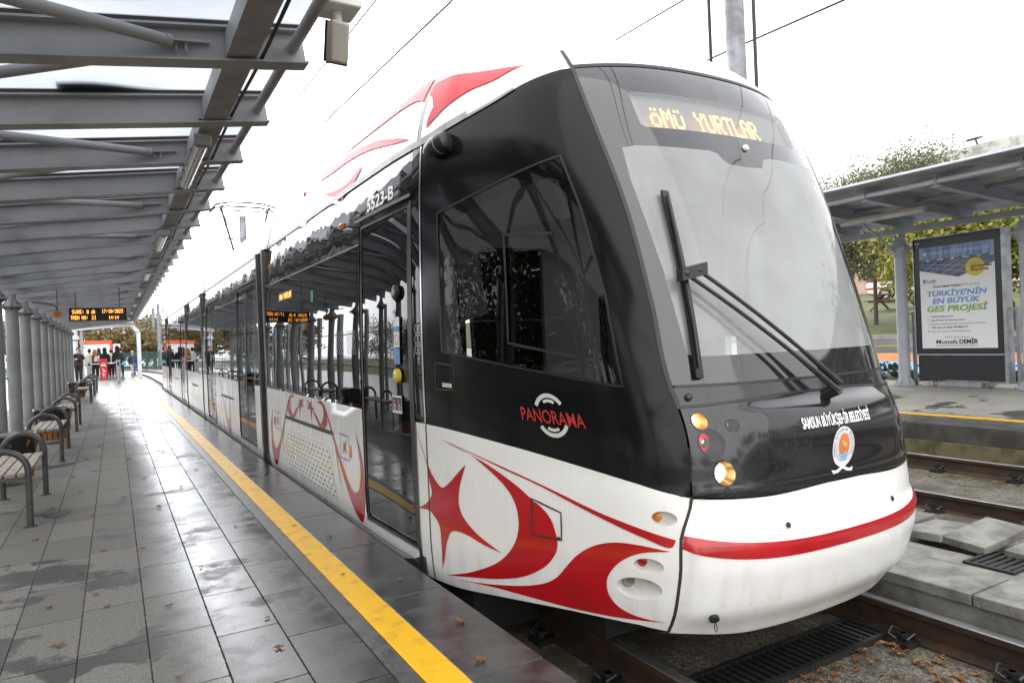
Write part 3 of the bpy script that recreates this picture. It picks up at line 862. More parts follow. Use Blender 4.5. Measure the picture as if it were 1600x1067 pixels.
tilted('loose slab with one end tipped up, chipped dark edge facing the tram, between the tracks', (4.93, 2.41, -.125), .50, .27, -4, -6, 3)
tilted('loose slab lying behind the tipped one, close to the tram nose', (4.90, 2.70, -.15), .50, .27, 3, 3, -2)
tilted('loose slab resting near the drain grate at the right picture edge', (4.98, 2.10, -.17), .46, .26, 2, 0, 2)
tilted('loose slab pushed against the second track at the right picture edge', (4.95, 1.80, -.175), .46, .26, -2, 1, -1)
tilted('small broken loose slab partly behind the tram bumper', (4.42, 2.88, -.17), .30, .30, 8, 2, 2)
tilted('loose slab furthest back, mostly behind the tram nose', (4.95, 3.02, -.16), .48, .28, 0, -2, 0)
def grate(label, x0, x1, y0, y1, z, along_x):
    t = thing('drain_grate', label, 'drain', ((x0+x1)/2, (y0+y1)/2, z-.03), group='cast iron drain grates')
    f = MB()
    f.box(x0, x1, y0, y0+.025, z-.03, z); f.box(x0, x1, y1-.025, y1, z-.03, z)
    f.box(x0, x0+.025, y0+.025, y1-.025, z-.03, z); f.box(x1-.025, x1, y0+.025, y1-.025, z-.03, z)
    f.build('grate_frame', 'iron', t, smooth=0)
    b = MB()
    n = int((x1-x0)/.05) if along_x else int((y1-y0)/.05)
    for k in range(n):
        if along_x:
            a = x0+.03+(x1-x0-.06)*(k+.5)/n; b.box(a-.012, a+.012, y0+.025, y1-.025, z-.025, z-.003)
        else:
            a = y0+.03+(y1-y0-.06)*(k+.5)/n; b.box(x0+.025, x1-.025, a-.012, a+.012, z-.025, z-.003)
    b.build('grate_bars', 'iron', t, smooth=0)
    s = MB(); s.box(x0+.002, x1-.002, y0+.002, y1-.002, z-.05, z-.031); s.build('grate_pit', 'underframe', t, smooth=0)
grate('long black slotted grate crossing the near track in front of the tram nose', 2.24, 3.56, 2.24, 2.50, -.365, True)
grate('small black drain grate beside the loose slabs between the tracks', 4.44, 4.80, 2.03, 2.31, -.170, False)

# ------------------------------------------------------------------ dead leaves
def leaf_geo(m, x, y, z, s, rot, tilt=0.0):
    # lobed leaf outline, slightly curled
    pts = []
    n = 26
    for k in range(n):
        a = 2*math.pi*k/n
        rr = (.42+.58*abs(math.cos(2.5*a))**.8)*(1.0+.30*math.cos(a))*random.uniform(.88, 1.1)
        if k == n//2: rr = 1.25
        pts.append((rr*math.cos(a)*s*.62, rr*math.sin(a)*s*.55))
    c, sn = math.cos(rot), math.sin(rot)
    vs = [(x, y, z+.004+.05*s)]
    for k, (px, py) in enumerate(pts):
        h = .003+.22*s*abs(math.sin(.5*k+rot))+.05*s*random.random()+px*tilt
        vs.append((x+px*c-py*sn, y+px*sn+py*c, z+max(.003, h)))
    m.add(vs, [(0, 1+k, 1+(k+1) % n) for k in range(n)])
def zb3(a, b): return a, b
leaf_spots = []
for (px, py) in [(-.52, 6.0), (-.36, 5.0), (-.23, 4.9), (-.10, 5.35), (.11, 5.3), (-.35, 4.35), (-.16, 4.38), (-.10, 4.15), (.03, 4.55), (.42, 4.55), (.20, 4.0), (.55, 3.1), (.62, 3.5), (.18, 3.05),
                 (-.28, 3.7), (-.6, 4.6), (-.62, 5.4), (-.2, 6.6), (.0, 7.2), (-.3, 7.9), (.30, 6.6), (.72, 5.5), (.5, 7.4), (-.45, 8.9), (.1, 9.8), (.75, 8.4), (.6, 11.2), (-.2, 11.6),
                 (1.2, 4.7), (1.28, 3.6), (1.32, 2.9), (1.24, 2.5), (1.08, 3.9), (1.05, 5.1), (.35, 2.6), (.7, 2.5), (-.1, 2.7), (-.55, 7.1), (.2, 8.2), (-.35, 10.2)]:
    z = .008 if .97 < px < 1.14 else .001
    m = MB(); s = random.uniform(.022, .045) if py < 6 else random.uniform(.03, .05)
    rx, ry = px+random.uniform(-.03, .03), py+random.uniform(-.05, .05)
    leaf_geo(m, rx, ry, z, s, random.random()*6.28)
    o = m.build('fallen_leaf', 'dead_leaf', smooth=0)
    tag(o, 'small brown fallen leaf lying on the wet near platform', 'leaf', 'fallen leaves on the near platform')
m = MB()
random.seed(21)
for k in range(330):
    w = random.random()
    if w < .35: x, y, z = random.gauss(3.44, .09), random.uniform(.6, 2.5), -.398
    elif w < .6: x, y, z = random.uniform(2.3, 3.6), random.gauss(2.19, .08), -.392
    elif w < .75: x, y, z = random.gauss(3.77, .02), random.uniform(1.2, 2.6), -.398
    elif w < .87: x, y, z = random.uniform(1.5, 2.05), random.uniform(1.2, 2.9), -.398
    elif w < .94: x, y, z = random.gauss(7.9, .12), random.choice([3.6, 4.37, 5.1])+random.gauss(0, .12), -.398
    else: x, y, z = random.uniform(4.25, 5.2), random.uniform(1.8, 2.6), -.214
    if 3.60 < x < 3.73: continue
    leaf_geo(m, x, y, z, random.uniform(.018, .046), random.random()*6.28, random.uniform(-.3, .3))
o = m.build('leaf_litter', 'dead_leaf', smooth=0); tag(o, 'damp brown leaf litter lying along the rails', 'leaf litter', kind='stuff')
m = MB()
for k in range(900):
    x, y = random.gauss(3.5, .05), random.uniform(.8, 1.75)
    if k > 500: x, y = random.gauss(7.72, .06), random.uniform(3.3, 4.4)
    a = random.random()*6.28; h = random.uniform(.006, .02)
    m.add([(x, y, -.399), (x+.006*math.cos(a), y+.006*math.sin(a), -.399), (x+.008*math.sin(a), y-.008*math.cos(a), -.399+h)], [(0, 1, 2)])
o = m.build('moss', 'weed', smooth=0); tag(o, 'green moss growing along the rail foot', 'moss', kind='stuff')
def weed(label, x, y, z, n, hgt, spread):
    t = thing('weed', label, 'weed', (x, y, z), group='weeds growing out of the concrete')
    st, lf = MB(), MB()
    for k in range(n):
        a = random.random()*6.28; r = spread*random.random(); h = hgt*random.uniform(.5, 1)
        tip = (x+r*math.cos(a), y+r*math.sin(a), z+h)
        st.tube([(x+.2*r*math.cos(a), y+.2*r*math.sin(a), z), tip], .0018, 5)
        for q in range(5):
            b = random.random()*6.28; s = random.uniform(.010, .018)
            c = Vector(tip)+Vector((math.cos(b), math.sin(b), random.uniform(-.4, .4)))*s
            u = Vector((math.cos(b), math.sin(b), .2)); w = Vector((-math.sin(b), math.cos(b), .1))
            lf.add([c-u*s*.8, c-w*s*.6, c+u*s*.9, c+w*s*.6], [(0, 1, 2, 3)])
    st.build('stem', 'weed', t, smooth=0); lf.build('leaves', 'weed', t, smooth=0)
weed('small green weed between the rail and the slab row, nearest the tram', 3.76, 2.22, -.40, 16, .10, .07)
weed('small green weed between the rail and the slab row, middle clump', 3.765, 2.02, -.40, 14, .11, .06)
weed('small green weed between the rail and the slab row, closest to the right picture edge', 3.77, 1.86, -.40, 10, .09, .05)
weed('tiny weed at the foot of the far canopy column', 12.08, 6.93, fz(12.08), 22, .12, .16)
weed('tiny weed under the left end of the advertising board', 12.05, 6.62, fz(12.05), 20, .10, .16)
weed('tiny weed under the right end of the advertising board', 12.05, 5.75, fz(12.05), 20, .09, .16)
# ------------------------------------------------------------------ the tram
XC=2.87
def spline(xs,ys):
    # natural-ish: monotone cubic (PCHIP)
    n=len(xs); h=[xs[i+1]-xs[i] for i in range(n-1)]; d=[(ys[i+1]-ys[i])/h[i] for i in range(n-1)]
    m=[0]*n; m[0]=d[0]; m[-1]=d[-1]
    for i in range(1,n-1):
        if d[i-1]*d[i]<=0: m[i]=0
        else:
            w1=2*h[i]+h[i-1]; w2=h[i]+2*h[i-1]; m[i]=(w1+w2)/(w1/d[i-1]+w2/d[i])
    def f(x):
        if x<=xs[0]: return ys[0]+m[0]*(x-xs[0])
        if x>=xs[-1]: return ys[-1]+m[-1]*(x-xs[-1])
        i=bisect.bisect_right(xs,x)-1; t=(x-xs[i])/h[i]
        a=2*t**3-3*t*t+1; b=t**3-2*t*t+t; c=-2*t**3+3*t*t; e=t**3-t*t
        return a*ys[i]+b*h[i]*m[i]+c*ys[i+1]+e*h[i]*m[i+1]
    return f
# plan curve, arclength parameter u (0 = nose centre)
_PL=[(0,1.975),(.2,1.981),(.41,2.003),(.58,2.045),(.72,2.105),(.82,2.175),(.89,2.26),(.95,2.38),(1.02,2.58),(1.10,2.83),(1.19,3.15),(1.27,3.5),(1.32,3.9),(1.338,4.3),(1.34,4.8),(1.34,9.)]
_us=[0.]
for i in range(1,len(_PL)): _us.append(_us[-1]+math.hypot(_PL[i][0]-_PL[i-1][0],_PL[i][1]-_PL[i-1][1]))
_fo=spline(_us,[p[0] for p in _PL]); _fy=spline(_us,[p[1] for p in _PL])
# nose profile y(z) on the centre line
_yc=spline([-.25,-.12,0,.1,.2,.3,.45,.58,.64,.74,.86,1.0,1.2,1.6,2.0,2.4,2.66,2.76,2.87,2.98,3.07,3.13,3.16],
           [2.42,2.20,2.10,2.045,2.01,1.985,1.975,1.985,2.0,2.012,2.042,2.10,2.165,2.30,2.44,2.60,2.72,2.79,2.90,3.08,3.35,3.75,4.3])
_in=spline([-.4,-.2,0,.2,.9,2.0,2.42,2.55,2.7,2.85,2.97,3.05,3.11,3.145,3.16],[.10,.045,.012,0,0,.03,.06,.08,.12,.19,.28,.40,.55,.72,.95])
_wd=spline([0,1.0,1.2,1.6,2.0,2.4,2.7,3.2],[0,0,.02,.06,.095,.125,.13,.13])
_hf=spline([0,2.2,2.7,3.4,4.2,9],[1,1,1,1,1,1])
def _sm(t):
    t=max(0.,min(1.,t)); return t*t*(3-2*t)
def S(u,z):
    a=abs(u); s=1 if u>=0 else -1
    o=_fo(a); y=_fy(a); dy=_yc(z)-1.975
    y+=dy*(1-_sm((a-.95)/1.9))
    o+=_wd(z)*_sm(a/.9)*(1-_sm((a-.95)/1.5))
    o-=_in(z)*_sm(a/.75)
    if z>2.45: z=2.45+(z-2.45)*_hf(a)
    return (XC-s*o, y, z)
TRAM = thing('tram', 'white, black and red low floor tram with lit headlights standing at the near platform', 'tram', (XC, 2.0, -0.24))

def relief(u, z):
    a = abs(u); r = 0.0
    if a < 0.87:                                     # bumper: stepped ledge, belly below the red stripe
        side = _sm((0.87-a)/.06)
        r += side*(0.022*_sm((0.46-z)/.10)*_sm((z+.02)/.14) - 0.012*_sm((z-.40)/.05)*_sm((.62-z)/.05))
    if a < 0.62 and z > 0.6:                         # bonnet: raised centre with a shelf on top
        r += 0.056*_sm((0.62-a)/.18)*_sm((z-.60)/.28)*_sm((1.0-z)/.10)
    return r
def base_frame(u, z):
    e = 1e-3
    P = Vector(S(u, z)); A = Vector(S(u+e, z))-P; B = Vector(S(u, z+e))-P
    n = B.cross(A)
    if n.length < 1e-12: n = Vector((0, 0, 1))
    n.normalize()
    return P, n
_c = Vector((XC, 6.0, 1.2))
def T0(u, z, off):
    P, n = base_frame(u, z)
    if n.dot(P-_c) < 0: n = -n
    r = relief(u, z) if abs(u) < .88 and z < 1.05 else 0.0
    return P+n*(r+off), n
def T(u, z, off=0.0):                                # point and shading normal
    P, n = T0(u, z, off)
    if abs(u) < .92 and z < 1.05:
        e = 2e-3
        A = T0(u+e, z, off)[0]-T0(u-e, z, off)[0]; B = T0(u, z+e, off)[0]-T0(u, z-e, off)[0]
        m = B.cross(A).normalized()
        n = m if m.dot(n) > 0 else -m
    return P, n
Y_END = 31.0
def T_rear(u, z, off=0.0):                           # the same nose at the far end, turned round
    P, n = T(u, z, off)
    return Vector((2*XC-P.x, Y_END+1.975-P.y, P.z)), Vector((-n.x, -n.y, n.z))

us_z = spline([-.12, -.01, .404, .604, .97, 1.07, 1.45, 1.87, 2.31, 2.676, 2.9], [.862, .862, .875, .812, .785, .795, .755, .735, .755, .80, .84])
bw_u = spline([0, .088, .475, .821, 1.024, 1.351, 1.759, 2.354, 2.6, 3.585, 7.3], [.600, .600, .583, .597, .644, .70, .757, .815, .824, .838, .848])
gut_u = spline([.802, .84, 1.02, 1.374, 2.089, 2.597, 4.0, 7.3], [2.676, 2.667, 2.634, 2.571, 2.509, 2.472, 2.47, 2.46])
bot_u = spline([.862, 1.0, 1.34, 1.78, 2.42, 3.0, 7.3], [-.012, .006, -.008, -.04, -.09, -.10, -.10])
UE = 7.19                                            # end of the first car body
def lin(a, b, n): return [a+(b-a)*i/n for i in range(n+1)]
def curve(fn, a, b, n): return [(x, fn(x)) for x in lin(a, b, n)]
def mir(lp): return [(-u, z) for u, z in lp]
def ell(cu, cz, ru, rz, n=24, skew=0.0): return [(cu+ru*math.cos(2*math.pi*k/n), cz+rz*math.sin(2*math.pi*k/n)+skew*math.cos(2*math.pi*k/n)) for k in range(n)]

side_lamps = [('amber_side_lamp', ell(.940, .508, .056, .031), (.978, .508), .022, 'amber_lens', .03),
              ('red_side_lamp', ell(1.012, .295, .069, .034), (1.054, .300), .024, 'red_lens', .032),
              ('fog_lamp', ell(1.042, .186, .108, .050), (1.115, .190), .034, 'grey_lens', .045)]
sidewin = [(2.285, 2.03), (1.6, 2.10), (.955, 2.178), (.934, 1.88), (.945, 1.475), (1.0, 1.065), (1.362, 1.118), (1.85, 1.185), (2.30, 1.245)]

def nose(f, first):
    P = TRAM
    for s in (1, -1):
        q = (lambda lp: lp) if s == 1 else mir
        lamps = [q(l[1]) for l in side_lamps]
        seam = [(us_z(z)+.006, z) for z in lin(.597, -.012, 10)]
        low = seam + curve(bot_u, .9, 2.526, 16) + [(x, z) for x, z in reversed(curve(bw_u, .83, 2.526, 16))]
        region('cab_skirt', q(low), f, 'white', P, holes=lamps, su=.05, sz=.05)
        region('cab_skirt_end', q([(2.532, -.092), (2.655, -.095), (2.655, .826), (2.532, .823)]), f, 'white', P)
        mask = [(us_z(z)+.004, z) for z in lin(bw_u(.83), 2.66, 24)] + curve(gut_u, .86, 2.526, 24) + list(reversed(curve(bw_u, .86, 2.526, 20)))
        region('cab_side_panel', q(mask), f, 'black_side', P, holes=[q(sidewin)], su=.05, sz=.06)
        region('cab_side_window', q(sidewin), lambda u, z, o=0: f(u, z, o-.004), 'cab_glass', P, su=.06, sz=.08)
        for nm, lp, (lu, lz), lr, lens, dep in side_lamps:
            rim = q(lp); n = len(rim); c = (s*lu, lz)
            m = MB(); R1 = [f(u, z, 0)[0] for u, z in rim]
            R2 = [f(c[0]+(u-c[0])*.9, c[1]+(z-c[1])*.9, -dep*.45)[0] for u, z in rim]
            R3 = [f(c[0]+lr*math.cos(2*math.pi*k/n)*s, c[1]+lr*math.sin(2*math.pi*k/n), -dep)[0] for k in range(n)]
            m.add(R1+R2+R3, [(a+i, a+(i+1) % n, a+n+(i+1) % n, a+n+i) for a in (0, n) for i in range(n)])
            me = bpy.data.meshes.new(nm); me.from_pydata(m.v, [], m.f); me.polygons.foreach_set('use_smooth', [True]*len(me.polygons))
            lamp = link_mesh(nm, me, 'bowl', P)
            b = MB(); ctr, nn = f(c[0], c[1], -dep+.012)
            b.add(R3+[ctr], [(i, (i+1) % n, n) for i in range(n)])
            me = bpy.data.meshes.new('lens'); me.from_pydata(b.v, [], b.f); me.polygons.foreach_set('use_smooth', [True]*len(me.polygons))
            link_mesh('lens', me, lens, lamp)
    # bumper
    bl = [(us_z(z)-.006, z) for z in lin(-.02, .59, 12)]
    def bump_bot(u): return -.055+.035*_sm((abs(u)-.45)/.42)
    top = [(u, bw_u(abs(u))-.004) for u in lin(.80, -.80, 30)]
    bmp = bl+top+list(reversed(mir(bl)))+[(u, bump_bot(u)) for u in lin(-.85, .85, 26)]
    region('front_bumper', bmp, f, 'white', P, su=.04, sz=.025)
    m = MB(); rows = []
    for u in lin(-.86, .86, 40):
        a, n = f(u, bump_bot(u), 0); b = a+Vector((0, .10 if first else -.10, -.035)); rows += [a, b]
    m.add(rows, [(2*i, 2*i+1, 2*i+3, 2*i+2) for i in range(40)]); m.build('bumper_lip', 'white', P)
    # bonnet with lamp holes
    hood_top = lambda u: 1.0-.027*_sm((abs(u)-.2)/.6)
    holes = []
    if first:
        for s in (1, -1):
            holes += [ell(s*.715, .910, .036, .037), ell(s*.690, .818, .056, .060), ell(s*.655, .690, .048, .053), ell(s*.580, .886, .026, .026)]
    hl = [(us_z(z)-.006, z) for z in lin(.602, .966, 8)]
    hood = hl+[(u, hood_top(u)-.004) for u in lin(.77, -.77, 30)]+list(reversed(mir(hl)))+[(u, bw_u(abs(u))+.004) for u in lin(-.79, .79, 30)]
    region('bonnet', hood, f, 'black_front', P, holes=holes, su=.035, sz=.022)
    cl = [(us_z(z)-.004, z) for z in lin(.978, 1.05, 4)]
    cowl = cl+[(u, 1.056) for u in lin(.77, -.77, 20)]+list(reversed(mir(cl)))+[(u, hood_top(u)+.004) for u in lin(-.77, .77, 30)]
    region('cowl', cowl, f, 'black_front', P, su=.05, sz=.03)
    # windscreen: printed border and clear areas
    ws_top = lambda u: 2.702-.03*(abs(u)/.8)**2
    left = [(us_z(z)-.012, z) for z in lin(1.066, 2.66, 26)]
    ws = left+[(u, ws_top(u)) for u in lin(.77, -.77, 24)]+list(reversed(mir(left)))+[(u, 1.064) for u in lin(-.76, .76, 24)]
    clear = [(.662, 2.20), (.60, 2.213), (.205, 2.212), (.155, 2.20), (.13, 2.165), (.10, 2.145), (.0, 2.138), (-.14, 2.145), (-.18, 2.20), (-.24, 2.213), (-.60, 2.213), (-.662, 2.20), (-.672, 2.03), (-.664, 1.83), (-.655, 1.58), (-.668, 1.28), (-.672, 1.20), (-.64, 1.186), (-.3, 1.186), (.3, 1.186), (.64, 1.186), (.672, 1.20), (.668, 1.28), (.655, 1.58), (.664, 1.83), (.672, 2.03)]
    disp = [(.552, 2.512), (.535, 2.524), (-.535, 2.524), (-.552, 2.512), (-.538, 2.335), (-.515, 2.318), (.515, 2.318), (.538, 2.335)]
    region('windscreen_border', ws, f, 'frit', P, holes=[clear, disp], su=.05, sz=.06)
    wsx = region('windscreen', clear, f, 'windshield', P, su=.07, sz=.08)
    region('display_window', disp, f, 'display_glass', P, su=.06, sz=.05)
    for s in (1, -1):
        seamline = [(s*us_z(z), z) for z in lin(-.012, .60, 14)]
        strip('bumper_gap', seamline, f, 'gap', P, .014, .0015)
        strip('windscreen_seal', [(s*(us_z(z)-.003), z) for z in lin(.965, 2.68, 40)]+[(s*(.80+.03*t), 2.68+.13*t) for t in lin(.1, 1, 6)], f, 'seal', P, .020, .003)
    strip('windscreen_seal', [(u, ws_top(u)+.004) for u in lin(-.79, .79, 40)], f, 'seal', P, .026, .003)
    strip('windscreen_seal', [(u, 1.060) for u in lin(-.775, .775, 30)], f, 'seal', P, .012, .002)
    strip('bonnet_gap', [(u, hood_top(u)) for u in lin(-.78, .78, 40)], f, 'seal', P, .012, .003)

def car_side(f, u0, u1, doors, s, vents=(), P=None):
    """One straight car side from u0 to u1 with doors [(ua,ub)], saloon glazing between them."""
    P = P or TRAM
    q = (lambda lp: lp) if s == 1 else mir
    cuts = [u0]+[x for d in doors for x in d]+[u1]
    for i in range(0, len(cuts), 2):
        a, b = cuts[i], cuts[i+1]
        if b-a < .02: continue
        g0, g1 = gut_u(max(2.6, min(a, 7.3))), gut_u(max(2.6, min(b, 7.3)))
        w0 = bw_u(min(a, 7.3)); w1 = bw_u(min(b, 7.3))
        region('side_skirt', q([(a, -.10), (b, -.10), (b, w1), (a, w0)]), f, 'white', P, su=.5, sz=.12)
        region('side_fascia', q([(a, w0), (b, w1), (b, g1), (a, g0)]), f, 'black_gloss', P, su=.3, sz=.1)
        if b-a > .5:
            n = max(1, round((b-a)/1.55)); 
            for k in range(n):
                x0 = a+.03+(b-a-.06)*k/n+.006; x1 = a+.03+(b-a-.06)*(k+1)/n-.006
                region('saloon_window', q([(x0, .868), (x1, .868), (x1, 2.012), (x0, 2.012)]), lambda u, z, o=0: f(u, z, o+.002), 'window', P, su=.4, sz=.2)
            strip('window_trim', q([(a, 2.022), (b, 2.022)]), f, 'grey_trim', P, .012, .004, step=.5)
    for a, b in doors:
        g = gut_u(max(2.6, min(a, 7.3)))
        region('side_skirt', q([(a, -.10), (b, -.10), (b, .045), (a, .045)]), f, 'white', P, su=.5, sz=.12)
        region('side_fascia', q([(a, 2.15), (b, 2.15), (b, g), (a, g)]), f, 'black_gloss', P, su=.3, sz=.1)
        d = region('door', q([(a, .045), (b, .045), (b, 2.15), (a, 2.15)]), lambda u, z, o=0: f(u, z, o-.012), 'black_gloss', P, su=.3, sz=.2)
        n = 1 if b-a < 1.1 else 2
        for k in range(n):
            x0 = a+(b-a)*k/n+.05; x1 = a+(b-a)*(k+1)/n-.05
            region('door_glass', q([(x0, .10), (x1, .10), (x1, 2.09), (x0, 2.09)]), lambda u, z, o=0: f(u, z, o-.009), 'window', d, su=.4, sz=.25)
            strip('door_frame', q([(x0-.025, .06), (x1+.025, .06), (x1+.025, 2.14), (x0-.025, 2.14)]), f, 'dark_plastic', d, .035, -.004, step=.4, closed=True)
        strip('door_sill', q([(a, .050), (b, .050)]), f, 'grey_trim', d, .014, .004, step=.5)
        strip('door_rail', q([(a-.06, 2.185), (b+.06, 2.185)]), f, 'bellow_frame', d, .022, .022, step=.5)
    strip('gutter', q([(u, gut_u(max(2.6, min(u, 7.3)))+.012) for u in lin(u0, u1, 16)]), f, 'grey_trim', P, .045, .010, step=.3)

def roof(f, u0, u1, P=None, name='roof'):
    P = P or TRAM
    us = lin(u0, u1, max(8, int((u1-u0)/.12))); nt = 44
    for s in (1, -1):
        vs, ns, fs = [], [], []
        for u in us:
            z0 = gut_u(min(abs(u), 7.3)) if abs(u) > .80 else 2.702-.03*(abs(u)/.8)**2
            for j in range(nt+1):
                t = j/nt; z = z0+(3.158-z0)*(1-(1-t)**1.7)
                p, n = f(s*u, z, 0); vs.append(p); ns.append(n)
        N = nt+1
        for i in range(len(us)-1):
            for j in range(nt):
                a = (i*N+j, (i+1)*N+j, (i+1)*N+j+1, i*N+j+1)
                fs.append(a if s == 1 else tuple(reversed(a)))
            # lid to the centre line
        k0 = len(vs)
        for i in range(len(us)):
            p = vs[i*N+nt]; vs.append(Vector((XC, p.y, p.z+.02))); ns.append(Vector((0, 0, 1)))
        for i in range(len(us)-1): fs.append((i*N+nt, (i+1)*N+nt, k0+i+1, k0+i))
        me = bpy.data.meshes.new(name); me.from_pydata(vs, [], fs)
        me.polygons.foreach_set('use_smooth', [True]*len(me.polygons))
        link_mesh(name, me, 'white', P)

nose(T, True); nose(T_rear, False)
roof(T, 0.0, UE); roof(T_rear, 0.0, 3.0)
OFF = 1.226                                           # y = u + OFF on the straight sides
# car bodies (u ranges): doors are those the platform side shows
car_side(T, 2.66, UE, [(2.70, 3.635)], 1)
car_side(T, 2.66, UE, [], -1)
cars = [(7.645, 13.78, [(8.0, 9.35), (11.9, 13.2)]), (14.02, 17.25, []), (17.55, 24.75, [(17.9, 19.2), (22.6, 23.9)])]
for a, b, d in cars:
    car_side(T, a, b, d, 1); car_side(T, a, b, [], -1); roof(T, a, b)
for s in (1, -1): car_side(T_rear, 2.66, 3.0, [], s)
for s in (1, -1): car_side(T, 24.98, 27.52, [], s)
roof(T, 24.98, 27.52)
# articulation joints
for a, b in ((UE, 7.645), (13.78, 14.02), (17.25, 17.55), (24.75, 24.98)):
    m = MB(); y0, y1 = a+OFF, b+OFF; k = 5
    for j in range(k):
        ya, yb = y0+(y1-y0)*j/k+.004, y0+(y1-y0)*(j+1)/k-.004
        m.box(1.60, 4.14, ya, yb, -.12, 2.46); m.box(1.61, 4.13, ya-.004, yb+.004, -.11, 2.45)
    m.build('bellows', 'bellows', TRAM, smooth=0)
    fr = MB()
    for yy in (y0, y1):
        s = 1 if yy == y0 else -1
        fr.box(1.535, 1.60, yy, yy+s*.10 if s > 0 else yy, -.12, 2.46) if s > 0 else fr.box(1.535, 1.60, yy-.06, yy, -.12, 2.46)
    fr.build('joint_frame', 'bellow_frame', TRAM, smooth=30)
    for s_ in (1, -1):
        fr = MB(); vs = []; zs = [2.455+(3.157-2.455)*(1-(1-t)**1.8) for t in lin(0, 1, 20)]
        for z in zs:
            vs += [T(s_*(a-.05), z, .004)[0], T(s_*(a-.05), z, .035)[0], T(s_*(b+.05), z, .035)[0], T(s_*(b+.05), z, .004)[0]]
        fr.add(vs, [(4*i+k, 4*i+k+1, 4*i+k+5, 4*i+k+4) for i in range(20) for k in range(3)])
        fr.build('joint_hood', 'white', TRAM)
m = MB(); m.box(1.70, 4.04, 3.5, 29.6, -.36, -.02); m.box(2.05, 3.69, 2.75, 3.5, -.20, .0); m.build('underframe', 'underframe', TRAM, smooth=0)
m = MB(); m.box(1.56, 4.18, 3.85, 30, -.08, .02); m.build('floor', 'cab_dark', TRAM, smooth=0)
# ------------------------------------------------------------------ tram: livery
def L(pts): return smooth_loop(pts)
STAR = [(2.673,0.808),(2.597,0.696),(2.532,0.594),(2.472,0.525),(2.385,0.474),(2.306,0.51),(2.21,0.58),(2.138,0.631),(2.191,0.532),(2.216,0.457),(2.213,0.385),(2.158,0.321),(2.038,0.256),(1.866,0.199),(2.016,0.219),(2.16,0.248),(2.284,0.243),(2.34,0.184),(2.379,0.084),(2.421,-0.009),(2.409,0.093),(2.413,0.215),(2.434,0.265),(2.476,0.292),(2.534,0.319),(2.675,0.309),(2.597,0.339),(2.53,0.379),(2.495,0.43),(2.519,0.504),(2.534,0.579),(2.612,0.71)]
CRES = [(2.365,0.748),(2.161,0.705),(1.948,0.646),(1.762,0.57),(1.66,0.513),(1.594,0.478),(1.538,0.428),(1.506,0.36),(1.498,0.31),(1.513,0.255),(1.573,0.183),(1.711,0.104),(1.909,0.049),(2.135,0.01),(2.384,-0.032),(2.158,0.031),(1.973,0.105),(1.869,0.166),(1.795,0.243),(1.755,0.332),(1.753,0.413),(1.779,0.489),(1.84,0.554),(1.951,0.622),(2.072,0.68),(2.208,0.721)]
THIN = [(2.364,0.751),(2.049,0.692),(1.753,0.629),(1.487,0.564),(1.279,0.507),(1.078,0.463),(0.894,0.421),(0.921,0.385),(1.019,0.413),(1.17,0.455),(1.353,0.507),(1.583,0.578),(1.846,0.640),(2.115,0.702)]
SWEEP = [(2.386,-0.044),(2.136,-0.016),(1.908,0.016),(1.707,0.055),(1.565,0.1),(1.485,0.152),(1.429,0.225),(1.374,0.288),(1.286,0.344),(1.172,0.378),(1.043,0.383),(0.915,0.370),(1.019,0.356),(1.092,0.329),(1.157,0.284),(1.195,0.226),(1.199,0.174),(1.177,0.125),(1.124,0.082),(1.051,0.056),(0.973,0.044),(0.886,0.036),(0.996,0.032),(1.177,0.016),(1.394,0.005),(1.662,0.002),(1.973,-0.006)]
VENT_RED = [(4.745,0.833),(4.61,0.765),(4.442,0.606),(4.237,0.411),(4.063,0.266),(3.933,0.197),(3.843,0.203),(3.757,0.26),(3.725,0.424),(3.813,0.666),(3.675,0.483),(3.645,0.334),(3.645,0.178),(3.732,0.011),(3.822,-0.001),(3.951,0.063),(4.076,0.18),(4.27,0.363),(4.472,0.589),(4.641,0.755)]
TOP_R = [(4.899,0.816),(4.722,0.788),(4.707,0.704),(4.807,0.634),(4.95,0.702),(5.072,0.733),(4.872,0.613),(4.726,0.587),(4.601,0.644),(4.614,0.742),(4.745,0.833)]
STAR_A = [(5.578,0.829),(5.524,0.797),(5.397,0.821),(5.455,0.775),(5.414,0.727),(5.521,0.737),(5.564,0.621),(5.597,0.723),(5.669,0.745),(5.589,0.767)]
def about(lp, c): return [(2*c-u, z) for u, z in lp]
MIDV = 5.34
for nm, lp in (('red_star', STAR), ('red_crescent', CRES), ('red_swoosh', THIN), ('red_sweep', SWEEP), ('red_horn', VENT_RED), ('red_horn', about(VENT_RED, MIDV)),
               ('red_crescent', TOP_R), ('red_crescent', about(TOP_R, MIDV)), ('red_star', STAR_A), ('red_star', about(STAR_A, MIDV))):
    region(nm, L(lp), T, 'red', TRAM, su=.05, sz=.05, off=.0022)
for base in (9.0, 13.0):                             # the same livery motif on the cars further back
    pass
for du in (6.6, 8.35):
    region('red_horn', L([(u+du, z) for u, z in VENT_RED]), T, 'red', TRAM, su=.1, sz=.06, off=.0022)
# bumper stripe
def sz_hi(u): return .386+.054*(abs(u)/.86)**3
def sz_lo(u): return .322+.062*(abs(u)/.87)**4
region('red_bumper_stripe', [(u, sz_hi(u)) for u in lin(.862, -.862, 40)]+[(u, sz_lo(u)) for u in lin(-.868, .868, 40)], T, 'red', TRAM, su=.03, sz=.015, off=.0022)
